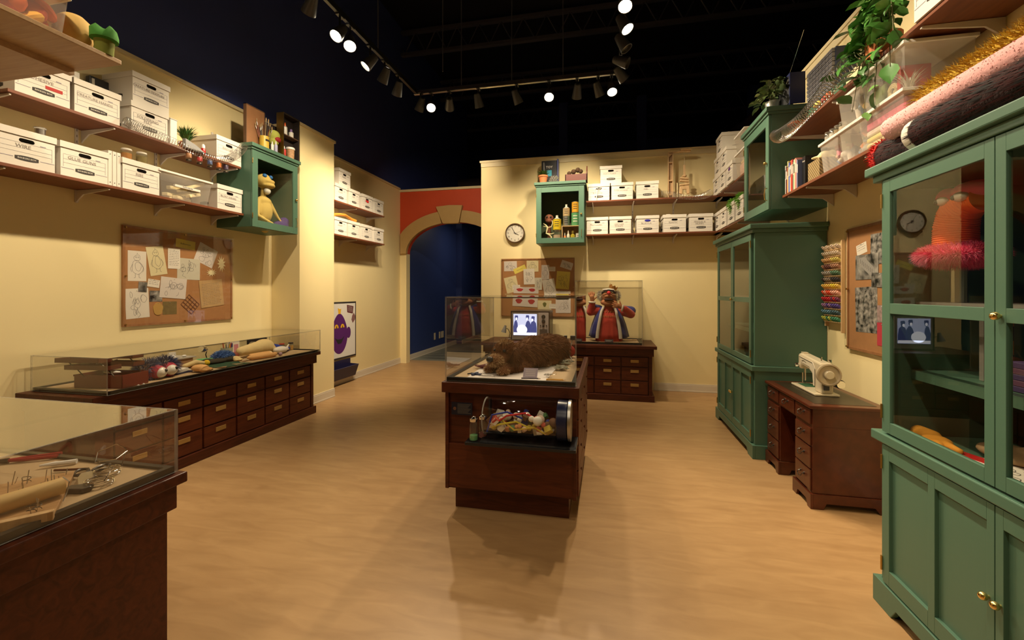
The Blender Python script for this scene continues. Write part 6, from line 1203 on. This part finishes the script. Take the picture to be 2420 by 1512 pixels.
for k in range(74):
    c, nn = cols6[R.randrange(9)] if k > 30 else cols6[k % 4]; big = k % 9 == 0
    for _ in range(60):
        x = R.uniform(.03, Lr-.09); a_ = R.uniform(-.10, .10); z_ = R.uniform(-.10, .02)
        if math.hypot(a_, z_) < .09: break
    r = R.uniform(.013, .023) if not big else .031
    o = (MB().ball((0, 0, 0), r, 12, 8) if k % 4 else MB().cb((0, 0, 0), (r*1.9, r*1.7, r*1.8))).build('pompom' if k % 4 else 'foam_chunk', colm('drum_'+nn, c, .85), t, smooth=bool(k % 4)); o.location = (x, a_, z_); o.rotation_euler = (R.uniform(0, 3), R.uniform(0, 3), 0)
for k, (c, z0_) in enumerate((((.02, .04, .32), .03), ((.62, .52, .04), -.03), ((.55, .03, .03), .03), ((.60, .45, .05), -.06))):
    MB().tube([(.02+.03*k, -.06, -.09+.03*k), (.06+.05*k, -.085, z0_), (.16+.06*k, -.07, z0_+.02), (.26+.05*k, -.06, z0_-.02)], .006, 6).build('pipe_cleaner', colm('pc%d' % k, c, .9), t, smooth=True)
for i, (x, y, c, lab) in enumerate(((-.88, 2.825, (.12, .35, .14), 'front glass shaker jar with green powder on the island shelf'), (-.835, 2.89, (.35, .12, .10), 'rear glass shaker jar beside the drum'))):
    t = thing('shaker_jar', lab, 'jar', (x, y, .593)); MB().lathe([(.026, 0), (.029, .005), (.029, .10), (.024, .12), (.024, .135)], n=20).build('glass_body', M['jar'], t, smooth=True); MB().lathe([(.024, .003), (.027, .006), (.027, .035), (.001, .036)], n=16).build('powder', colm('powder%d' % i, c, .9), t); MB().lathe([(.026, .128), (.027, .13), (.027, .15), (.014, .158), (.012, .154)], n=20).build('metal_lid', M['chrome'], t, smooth=True)
# ---------------- inside the island case ----------------
zi = .969
solo(MB().prism([(-1.0, 3.05), (-.42, 3.03), (-.40, 3.6), (-.55, 4.0), (-1.02, 3.9)], zi-.0005, zi+.0025, 'z'), 'white_paper_sheet', M['l'] if 'l' in M else PC['l'], 'large crumpled pale sheet under the brown dog puppet', 'paper')
F1, F2, F3, F4 = colm('fur_brown', (.16, .062, .020), .9), colm('fur_dark_brown', (.085, .032, .011), .9), colm('fur_light_brown', (.27, .12, .042), .9), colm('fur_tan', (.62, .45, .24), .9)
t = thing('brown_dog_puppet', 'shaggy brown dog puppet lying with its chin on its paws in the island case', 'puppet', (0, 0, zi+.003))
body = [('e', (-.60, 3.62, .125), (.145, .17, .12)), ('e', (-.52, 3.80, .125), (.14, .20, .12)), ('e', (-.46, 3.95, .115), (.125, .13, .11)), ('e', (-.68, 3.47, .11), (.12, .11, .10)), ('c', (-.62, 3.42, .05), (-.76, 3.20, .03), .045, .033), ('c', (-.80, 3.44, .05), (-.90, 3.30, .03), .042, .032), ('c', (-.44, 3.72, .05), (-.50, 3.62, .03), .05, .036)]
head_ = [('e', (-.775, 3.33, .150), (.092, .095, .078)), ('e', (-.79, 3.28, .115), (.07, .075, .05))]
ears = [('e', (-.685, 3.29, .115), (.030, .048, .085)), ('e', (-.862, 3.37, .125), (.026, .045, .07))]
muzz = [('e', (-.825, 3.215, .100), (.060, .070, .048)), ('e', (-.80, 3.24, .072), (.05, .055, .03))]; paws = [('e', (-.76, 3.175, .026), (.045, .050, .026)), ('e', (-.885, 3.255, .026), (.042, .045, .026)), ('e', (-.505, 3.60, .028), (.045, .042, .028))]
blob('body', body+head_+ears+muzz+paws, F1, t, .010)
fur('body_fur', body[:4], 17000, .042, .0032, [F1, F1, F2, F3], t, .35, 1, .35, (.25, .45, -.45)); fur('head_fur', head_[:1], 5000, .024, .0028, [F1, F3, F3], t, .1, 11, .3, (.2, .5, .1)); fur('ear_fur', ears, 3000, .04, .003, [F1, F3, F2], t, .3, 2, .25, (.05, 0, -.9)); fur('limb_fur', body[4:], 2600, .028, .003, [F1, F2, F3], t, .3, 3, .4, (.2, .3, -.3)); fur('muzzle_fur', muzz, 2200, .016, .0026, [F4, F4, F3], t, .2, 4, .4, (.3, .4, -.1)); fur('paw_fur', paws, 1500, .016, .0026, [F4, F3], t, .3, 5, .4)
fur('forehead_tuft', [('e', (-.775, 3.32, .222), (.04, .04, .015))], 500, .035, .0028, [F3, F4], t, .3, 6, .6)
MB().ball((-.856, 3.150, .118), (.028, .022, .022), 14, 10).build('nose', M['dark'], t, smooth=True)
for x, y in ((-.765, 3.240), (-.845, 3.268)): MB().ball((x, y, .172), .013, 10, 8).build('eye', M['dark'], t, smooth=True)
t = thing('name_card', 'tilted lilac name card in front of the dog puppet', 'card', (-.60, 3.13, zi+.003)); o = MB().box(0, .105, 0, .004, 0, .075).build('card', colm('lilac_card', (.36, .30, .38), .5), t); o.rotation_euler = (-.6, 0, -.05); mb = MB(); 
for k in range(4): mb.box(.015, .09, -.0008, 0, .015+k*.014, .018+k*.014)
mb.build('text_lines', M['cream'], o)
for k, (x, y, rz, c, cc, lab) in enumerate(((-.60, 3.075, .12, (.05, .03, .05), (.5, .4, .3), 'dark purple pencil in front of the name card'), (-.42, 3.075, .06, (.70, .38, .05), (.8, .6, .4), 'yellow pencil at the right of the island case'))):
    t = thing('pencil', lab, 'pencil', (x, y, zi), rz); MB().cyl((0, 0, .006), (.12, 0, .006), .0055, n=6).build('shaft', colm('pshaft%d' % k, c, .4), t); MB().cyl((.12, 0, .006), (.14, 0, .006), .0055, .001, n=6).build('point', colm('ptip%d' % k, cc, .6), t)
def tangle(x, y, n, r, w_, mt, label, seed, name='cord_tangle'):
    R = random.Random(seed); pts = [(R.gauss(0, r*.5), R.gauss(0, r*.6), .006+.02*k/n+.01*R.random()) for k in range(n)]; P_ = []
    for i in range(len(pts)-1):
        for q in range(5): P_.append(Vector(pts[i]).lerp(Vector(pts[i+1]), q/5)+Vector((math.sin(q*1.25)*.02, math.cos(q*1.25)*.02, 0)))
    solo(MB().tube(P_, w_, 5), name, mt, label, 'cord', loc=(x, y, zi), smooth=True)
gc = colm('grey_cord', (.26, .25, .17), .6)
tangle(-.36, 3.50, 22, .07, .0035, gc, 'grey tangled cord at the front right of the dog puppet', 4); tangle(-.34, 3.78, 22, .075, .004, gc, 'grey coiled cord piled beside the dog puppet back', 6); tangle(-1.0, 3.42, 18, .06, .003, colm('maroon_cord', (.13, .012, .02), .6), 'maroon wires left of the dog puppet paws', 8); tangle(-.42, 3.18, 12, .04, .0013, M['steel'], 'thin wire scribble near the yellow pencil', 10)
t = thing('cable_controls', 'two grey cable leads rising beside the red cloth behind the dog puppet', 'cable', (-.36, 4.05, zi)); MB().tube([(0, -.2, .02), (-.04, -.05, .05), (-.03, 0, .15), (-.01, .02, .19)], .007, 6).tube([(.06, -.18, .02), (.02, -.05, .06), (.04, 0, .14), (.05, .02, .19)], .005, 6).build('leads', colm('pale_cord', (.45, .42, .34), .5), t, smooth=True); MB().box(-.03, .0, .0, .03, .18, .22).box(.03, .08, .0, .03, .18, .22).build('plugs', M['dgrey'], t, bev=.004)
o = blob('red_cloth', [('e', (0, 0, .06), (.07, .06, .06)), ('e', (-.05, .02, .04), (.06, .05, .04))], colm('red_fabric', (.35, .02, .01), .85), None, .008); o.location = (-.36, 4.17, zi); tag(o, 'bunched bright red cloth at the back right of the island case', 'cloth')
t = thing('metal_clamps', 'small dark blue and steel mechanism at the front left of the island case', 'mechanism', (-1.0, 3.14, zi), -.2); MB().box(0, .08, 0, .03, 0, .014).box(.02, .04, -.03, .05, .004, .018).build('body', colm('dark_blue_metal', (.05, .07, .14), .35, metal=.6), t, bev=.002); MB().tube([(.08, .01, .006), (.12, .0, .006), (.17, .01, .006), (.2, 0, .006)], .004, 6).build('rod', M['steel'], t); MB().tube([(-.03, 0, .006), (0, .02, .012), (-.02, .05, .006)], .005, 6).build('black_strap', M['dark'], t)

# ---------------- television, lamp ----------------
t = thing('television', 'old brown box television showing three people in dark suits', 'television', (-1.51, 6.84, .811))
TW, TH, TD = .63, .475, .42; brn = colm('tv_brown', (.045, .026, .017), .35)
MB().box(0, TW, .02, TD, 0, TH).box(.0, TW, 0, .02, 0, .018).box(0, TW, 0, .02, TH-.018, TH).box(0, .018, 0, .02, .018, TH-.018).box(TW-.018, TW, 0, .02, .018, TH-.018).build('cabinet', brn, t, bev=.004)
MB().box(.018, .45, .006, .02, .018, TH-.018).build('screen_surround', colm('tv_silver', (.28, .25, .22), .4), t)
MB().box(.452, TW-.018, .004, .02, .018, TH-.018).build('control_panel', colm('tv_panel', (.42, .36, .34), .5), t)
scr = pm('screen_glow', (.60, .68, 1.0), .3, emit=1.0); sdk = pm('screen_dark', (.05, .07, .26), .3, emit=.9); swh = pm('screen_white', (.9, .93, 1.0), .3, emit=1.6)
sc = MB().box(.045, .425, .001, .006, .085, .425).build('screen', scr, t, bev=.01)
def fig(cx_, hx, s_, bw, hd):
    mb = MB(); mb.prism([(cx_-bw, .12), (cx_-bw*1.1, .22), (cx_-bw*.7, .29), (cx_-.01, .32), (cx_+.012, .32), (cx_+bw*.8, .28), (cx_+bw, .2), (cx_+bw, .12)], -.0006, .001); mb.prism([(hx+.024*math.cos(a), hd+.034*math.sin(a)) for a in [2*PI*k/14 for k in range(14)]], -.0008, .001); mb.prism([(hx-.03, hd+.015), (hx+.03, hd+.015), (hx+.022, hd+.045), (hx-.02, hd+.048)], -.0012, .001); return mb
fig(.085, .095, 1, .035, .355).build('left_figure', sdk, sc); fig(.285, .275, 1, .045, .36).build('middle_figure', sdk, sc); fig(.37, .365, 1, .052, .345).build('right_figure', sdk, sc)
MB().prism([(.185+.085*math.cos(a), .175+.075*math.sin(a)) for a in [2*PI*k/20 for k in range(20)]], -.001, .001).box(.05, .42, -.001, .001, .092, .13).build('white_shape', swh, sc)
for x, hd in ((.097, .352), (.272, .352), (.358, .335)): MB().prism([(x-.002+.014*math.cos(a), hd-.004+.022*math.sin(a)) for a in [2*PI*k/12 for k in range(12)]], -.002, .001).build('face', swh, sc)
for z_, r in ((.385, .032), (.31, .030), (.235, .018)): MB().cyl((.53, -.014, z_), (.53, .004, z_), r*.8, r, n=20).build('dial', M['dark'], t, smooth=True); 
for z_ in (.385, .31): MB().box(.526, .534, -.018, -.012, z_-.02, z_+.02).build('dial_grip', M['chrome'], t)
for x in (.485, .58): MB().cyl((x, -.008, .245), (x, .004, .245), .009, n=12).build('knob', M['dark'], t)
mb = MB(); [mb.box(.47, .595, .002, .004, .035+k*.012, .041+k*.012) for k in range(13)]; mb.build('speaker_slots', M['dgrey'], t)
t = thing('desk_lamp', 'small grey gooseneck desk lamp with a cone shade left of the television', 'lamp', (-1.57, 6.98, .811)); MB().lathe([(.05, 0), (.05, .012), (.01, .02)], n=18).build('base', M['grey'], t, smooth=True); MB().tube([(0, 0, .015), (.02, 0, .10), (-.01, -.02, .17), (-.06, -.03, .19)], .006, 6).build('gooseneck', M['dkmetal'], t, smooth=True)
MB().lathe([(.018, -.03), (.022, 0), (.045, .085), (.042, .085), (.018, .0)], (-.06, -.03, .20), 18, M4=Matrix.Rotation(math.radians(-165), 4, 'Y'), cap=False).build('shade', M['grey'], t, smooth=True)
# ---------------- crowned hand puppet ----------------
zk = .829
t = thing('crowned_hand_puppet', 'round-nosed crowned hand puppet in a red gown and blue fur-edged coat, arms raised', 'puppet', (.03, 6.95, zk))
RR = colm('red_gown', (.42, .018, .006), .75, sheen=.3); BL = colm('blue_coat', (.006, .012, .15), .7, sheen=.3); SKN = colm('tan_fleece_skin', (.42, .17, .075), .9, bump=.2, bs=150); WF = colm('white_fur_trim', (.60, .56, .48), .95, bump=.8, bs=70)
mb = MB(); vs = []; prof = [(.20, 0), (.185, .12), (.16, .25), (.145, .36), (.13, .44), (.10, .50), (.06, .53)]; nS = 48
for r, z_ in prof:
    for i in range(nS): a = 2*PI*i/nS; k = 1+(.07*math.sin(14*a)+.03*math.sin(5*a))*max(0, 1-z_/.45); vs.append((r*k*math.cos(a), r*k*.75*math.sin(a), z_))
mb.add(vs, [(j*nS+i, j*nS+(i+1) % nS, (j+1)*nS+(i+1) % nS, (j+1)*nS+i) for j in range(len(prof)-1) for i in range(nS)]+[tuple(range(nS))[::-1]]); gown = mb.build('red_gown', RR, t, smooth=180)
mb = MB()
for k in range(9): a = -PI/2-.75+k*.19; mb.ball((.15*math.cos(a), .108*math.sin(a)-.004, .385), (.006, .005, .018), 8, 6)
for k in range(5): a = -PI/2-.6+k*.28; mb.ball((.128*math.cos(a), .098*math.sin(a)-.003, .455), (.006, .004, .012), 8, 6)
mb.build('gold_beads', M['brassp'], gown)
# coat: open at the front
vs = []; prof = [(.30, .02), (.285, .14), (.255, .26), (.22, .36), (.185, .46), (.13, .53)]; nS = 30; a0, a1 = math.radians(-52), math.radians(232)
for r, z_ in prof:
    for i in range(nS+1): a = a0+(a1-a0)*i/nS; k = 1+.06*math.sin(9*a)*(1-z_); vs.append((r*k*math.cos(a), r*k*.62*math.sin(a), z_+(.05*abs(math.cos(a)) if z_ < .1 else 0)))
mb = MB().add(vs, [(j*(nS+1)+i, j*(nS+1)+i+1, (j+1)*(nS+1)+i+1, (j+1)*(nS+1)+i) for j in range(len(prof)-1) for i in range(nS)]); coat = mb.build('blue_coat', BL, t, smooth=180); sm = coat.modifiers.new('thick', 'SOLIDIFY'); sm.thickness = .012
for i in (0, nS):
    pts = [Vector(vs[j*(nS+1)+i])+Vector((0, -.012, 0)) for j in range(len(prof))]; MB().tube(pts, .022, 10, rad=[.026, .026, .024, .022, .020, .018]).build('fur_edging', WF, coat, smooth=True)
blob('sleeve', [('c', (-.15, 0, .47), (-.28, -.03, .45), .06, .065), ('c', (-.28, -.03, .45), (-.25, -.08, .58), .062, .05)], RR, t, .012); blob('sleeve', [('c', (.15, 0, .47), (.33, -.03, .42), .06, .068), ('c', (.33, -.03, .42), (.24, -.15, .50), .066, .05)], RR, t, .012)
blob('coat_sleeve', [('c', (-.14, .02, .50), (-.27, .02, .52), .055, .06)], BL, t, .012); blob('coat_sleeve', [('c', (.14, .02, .50), (.34, .0, .47), .058, .07)], BL, t, .012)
MB().lathe([(.05, 0), (.06, .015), (.05, .03)], (-.252, -.08, .585), 16).build('white_cuff', WF, t, smooth=True); MB().lathe([(.045, 0), (.058, .015), (.045, .03)], (.215, -.165, .51), 16, M4=Matrix.Rotation(math.radians(-75), 4, 'Y')).build('white_cuff', WF, t, smooth=True)
def phand(n_, c, up, side, flip):
    c = Vector(c); up = Vector(up).normalized(); side = Vector(side).normalized(); it = [('c', c, c+up*.06, .030, .036)]
    for k in range(4): o_ = side*(-.030+k*.020); L = (.055, .068, .066, .05)[k]; b_ = c+up*.075+o_; m_ = b_+up*L*.5+side*(-.012+k*.008); it += [('c', b_, m_, .0115, .011), ('c', m_, m_+up*L*.45+up.cross(side)*(.012*flip), .011, .009)]
    b_ = c+up*.02+side*(.034*flip); it.append(('c', b_, b_+side*.035*flip+up*.03, .013, .011)); return blob(n_, it, SKN, t, .0055, 2)
phand('hand', (-.250, -.09, .625), (-.1, -.1, 1), (1, 0, .1), 1); phand('hand', (.185, -.175, .53), (-.9, -.15, .35), (.3, 0, .9), 1)
hd = blob('head', [('e', (0, -.02, .60), (.130, .115, .060)), ('e', (0, .0, .68), (.125, .12, .085)), ('e', (0, -.06, .695), (.085, .08, .045)), ('e', (0, -.05, .582), (.095, .10, .035)), ('c', (0, .02, .48), (0, .02, .58), .06, .07)], SKN, t, .010)
MB().ball((0, -.125, .645), (.075, .045, .020), 18, 8).build('mouth', colm('mouth_dark', (.03, .006, .006), .8), t, smooth=True)
MB().ball((0, -.165, .745), (.030, .028, .030), 16, 10).build('nose', colm('nose_red', (.62, .03, .035), .7), t, smooth=True)
fur('white_side_hair', [('e', (-.125, .0, .70), (.03, .06, .06)), ('e', (.125, .0, .70), (.03, .06, .06))], 1500, .05, .003, [WF, colm('grey_hair', (.25, .22, .19), .9)], t, .1, 4, .7)
MB().tube([(-.10, -.09, .745), (-.06, -.125, .775), (0, -.135, .785), (.06, -.125, .775), (.10, -.09, .745)], .016, 8).build('brows', colm('brow_dark', (.03, .02, .02), .9), t, smooth=True); MB().ball((0, -.03, .795), (.10, .08, .022), 16, 8).build('white_band', WF, t, smooth=True)
mb = MB(); n = 14; M5 = Matrix.Translation((.055, -.02, .81)) @ Matrix.Rotation(.45, 4, 'Y')
cv = [(.062*math.cos(2*PI*i/n), .055*math.sin(2*PI*i/n), 0) for i in range(n)]+[(.066*math.cos(2*PI*i/n), .058*math.sin(2*PI*i/n), .062 if i % 2 else .032) for i in range(n)]; mb.add([M5 @ Vector(v) for v in cv], [(i, (i+1) % n, n+(i+1) % n, n+i) for i in range(n)]+[tuple(range(n))]); cr = mb.build('gold_crown', colm('crown_gold', (.45, .20, .05), .4, metal=.6), t); s2 = cr.modifiers.new('thick', 'SOLIDIFY'); s2.thickness = .005
t = thing('name_plate', 'small grey-blue name plate at the foot of the crowned puppet', 'plate', (-.03, 6.74, zk)); o = MB().box(0, .125, 0, .004, 0, .045).build('plate', colm('greyblue_plate', (.10, .10, .14), .4), t); mb = MB().box(.015, .11, -.0008, 0, .026, .030).box(.015, .09, -.0008, 0, .015, .018); mb.build('text_lines', M['cream'], o)
# ---------------- sewing machine ----------------
CR = colm('machine_cream', (.70, .60, .42), .25, coat=.6)
t = thing('sewing_machine', 'cream electric sewing machine with a large hand wheel on the mahogany desk', 'sewing machine', (1.715, 4.02, .762), -PI/2)
# local x runs from the far needle end (-) to the near wheel end (+); front is -y
MB().box(-.36, .10, -.09, .09, 0, .018).build('bed', CR, t, bev=.006); MB().box(-.33, -.17, -.05, .05, .018, .020).build('green_slide_plate', colm('plate_green', (.03, .10, .05), .3), t)
mb = MB().prism([(-.0, .018), (.10, .018), (.105, .12), (.09, .26), (-.30, .29), (-.33, .28), (-.33, .16), (-.29, .15), (-.27, .19), (-.12, .175), (-.06, .15), (-.045, .10)], -.045, .045); mb.build('arm_and_pillar', CR, t, bev=.014)
MB().prism([(-.30, .27), (-.04, .25), (.0, .2), (.0, .06), (-.03, .06), (-.045, .16), (-.1, .20), (-.26, .215)], -.049, -.045).build('face_panel', colm('panel_ivory', (.78, .70, .54), .25, coat=.5), t, bev=.002)
MB().tube([(-.29, -.0505, .262), (-.04, -.0505, .243), (.004, -.0505, .2), (.004, -.0505, .055)], .0016, 5).tube([(-.24, -.0505, .232), (-.2, -.0505, .24), (-.16, -.0505, .228)], .002, 5).build('trim_line', M['dkmetal'], t)
MB().cyl((-.30, 0, .16), (-.30, 0, .05), .006, n=8).cyl((-.30, -.02, .12), (-.30, -.02, .035), .004, n=8).box(-.315, -.285, -.01, .01, .026, .032).build('needle_bar', M['chrome'], t, smooth=True); MB().lathe([(.012, 0), (.02, .01), (.016, .03), (.006, .034)], (-.315, -.045, .185), 14, M4=RX90).build('tension_dial', M['chrome'], t, smooth=True)
RYp = Matrix.Rotation(PI/2, 4, 'Y')
MB().lathe([(.045, 0), (.085, .006), (.088, .02), (.088, .035), (.078, .038), (.070, .026), (.035, .022), (.035, .03)], (.095, -.0, .175), 32, M4=RYp).build('hand_wheel', colm('wheel_tan', (.50, .40, .26), .3, coat=.5), t, smooth=True); MB().lathe([(.035, 0), (.035, .032), (.028, .038), (.001, .039)], (.105, 0, .175), 24, M4=RYp).build('wheel_hub', CR, t, smooth=True)
MB().cyl((.04, .05, .285), (.04, .05, .265), .015, n=12).build('bobbin_winder', M['chrome'], t); MB().cyl((-.0, .0, .27), (-.0, .0, .30), .005, n=8).build('spool_pin', M['chrome'], t); MB().box(-.33, -.28, -.02, .02, .285, .30).build('top_lever', CR, t, bev=.003)
MB().cyl((-.02, .09, .10), (.10, .09, .10), .036, n=18).build('motor', M['dark'], t, smooth=True); MB().cyl((.10, .09, .10), (.115, .09, .10), .03, n=18).build('motor_cap', M['chrome'], t, smooth=True); MB().box(.105, .112, -.03, .01, .05, .09).build('reverse_switch', M['dgrey'], t, bev=.002)
# ---------------- inside the near tall cabinet ----------------
OR = colm('orange_ribbed', (.92, .15, .015), .75); PKf = [colm('hot_pink_fur', (.85, .09, .22), .95), colm('hot_pink_fur_light', (.92, .22, .34), .95)]
t = thing('orange_necked_creature', 'orange ribbed-neck puppet with hot pink fur collar and heavy-lidded eyes behind cabinet glass', 'puppet', (1.575, 2.385, 1.549))
pts = [(0, .02, .205), (0, .02, .27), (0, .02, .34), (0, 0, .41), (0, -.07, .455), (0, -.15, .455)]; rad0 = [.082, .080, .078, .074, .066, .058]
P_ = []; rr = []
for i in range(5):
    for q in range(14): f = q/14; P_.append(Vector(pts[i]).lerp(Vector(pts[i+1]), f)); rr.append((rad0[i]*(1-f)+rad0[i+1]*f)*(1+.03*(1 if q % 2 else -1)))
MB().tube(P_, .1, 28, rad=rr).build('ribbed_neck', OR, t, smooth=60)
blob('pink_head', [('e', (0, 0, .475), (.082, .075, .045)), ('e', (0, -.10, .495), (.078, .09, .040)), ('e', (-.04, .0, .485), (.04, .05, .04))], PKf[0], t, .009)
for y_ in (-.005, -.105): MB().ball((-.062, y_, .465), (.026, .036, .022), 16, 10).build('eye', colm('eye_white', (.80, .76, .68), .2, coat=.6), t, smooth=True); MB().ball((-.085, y_+.01, .462), (.008, .011, .011), 10, 8).build('pupil', M['dark'], t, smooth=True)
mb = MB(); mb.ball((0, 0, .215), (.14, .15, .045), 26, 12).build('collar_core', PKf[0], t, smooth=True); fur('pink_fur_collar', [('e', (0, 0, .215), (.14, .15, .045))], 9000, .030, .0022, PKf, t, .15, 12, .8)
MB().cyl((0, 0, -.0), (0, 0, .17), .03, n=12).build('stand_post', M['steel'], t)
zs = 1.212
t = thing('clear_post', 'clear square post standing on the inner shelf of the near cabinet', 'post', (1.60, 2.28, zs)); MB().box(-.012, .012, -.012, .012, 0, .32).build('post', M['acredge'], t)
t = thing('striped_rod', 'orange and black banded rod behind the clear post', 'rod', (1.66, 2.24, zs)); 
for k in range(5): MB().cyl((0, 0, k*.06), (0, 0, k*.06+.06), .011, n=12).build('band', colm('orange_band', (.5, .18, .04), .5) if k % 2 == 0 else M['dark'], t)
for k in range(5): solo(MB().box(-.06, .06, -.08, .08, 0, .022), 'small_book', colm('purple_cover%d' % (k % 2), [(.05, .03, .10), (.10, .04, .08)][k % 2], .5), ['bottom', 'second', 'middle', 'fourth', 'top'][k]+' dark purple book in the pile on the inner shelf', 'book', 'purple books on the inner shelf', loc=(1.60, 2.02, zs+k*.0228), bev=.002)
zf = .887
o = blob('yellow_glove', [('e', (0, 0, .02), (.05, .07, .02)), ('c', (0, -.05, .02), (-.01, -.15, .02), .018, .014), ('c', (-.02, -.04, .02), (-.06, -.12, .02), .016, .012), ('c', (.02, .05, .02), (0, .12, .02), .03, .035)], colm('amber_cloth', (.65, .27, .02), .85), None, .007); o.location = (1.50, 2.40, zf); tag(o, 'amber yellow glove lying in the bottom of the near cabinet', 'glove')
solo(MB().box(0, .06, -.16, 0, 0, .012), 'red_strip', colm('red_gloss', (.5, .02, .02), .3), 'red folded strip beside the amber glove', 'strip', loc=(1.46, 2.30, zf), rz=.3, bev=.003)
t = thing('drawing_pad', 'cream drawing pad with dark sketches in the bottom of the near cabinet', 'pad', (1.44, 2.22, zf)); MB().box(0, .2, -.34, 0, 0, .01).build('pad', M['cream'], t); sk_ = sketch(.3, .2, 77, 'multi'); sk_.xf(Matrix.Translation((.1, -.17, .0102)) @ Matrix.Rotation(-PI/2, 4, 'X') @ Matrix.Rotation(0, 4, 'Z')); sk_.build('drawing', SK, t)
o = blob('tan_folded_cloth', [('e', (0, 0, .03), (.10, .14, .03)), ('e', (.05, -.08, .05), (.07, .10, .03))], colm('tan_cloth', (.32, .20, .10), .9), None, .01); o.location = (1.66, 2.22, zf); tag(o, 'folded tan cloth behind the amber glove', 'cloth')
t = thing('paper_model', 'hanging paper cut-out shapes inside the far tall cabinet', 'cut-out', (1.62, 4.95, 1.552)); MB().prism([(-.18, 0), (-.02, 0), (-.06, .22), (.02, .40), (-.05, .40), (-.12, .2)], -.0, .004, 'x').prism([(.02, 0), (.16, 0), (.10, .2), (.05, .38), (.0, .36), (.04, .2)], .0, .004, 'x').build('cut_out', M['card'], t)
o = blob('dark_bundle', [('e', (0, 0, .08), (.10, .10, .08)), ('e', (0, -.08, .05), (.09, .10, .05))], colm('dark_felt', (.03, .03, .07), .9), None, .012); o.location = (1.60, 4.80, zf); tag(o, 'dark bundle lying low inside the far tall cabinet', 'bundle')
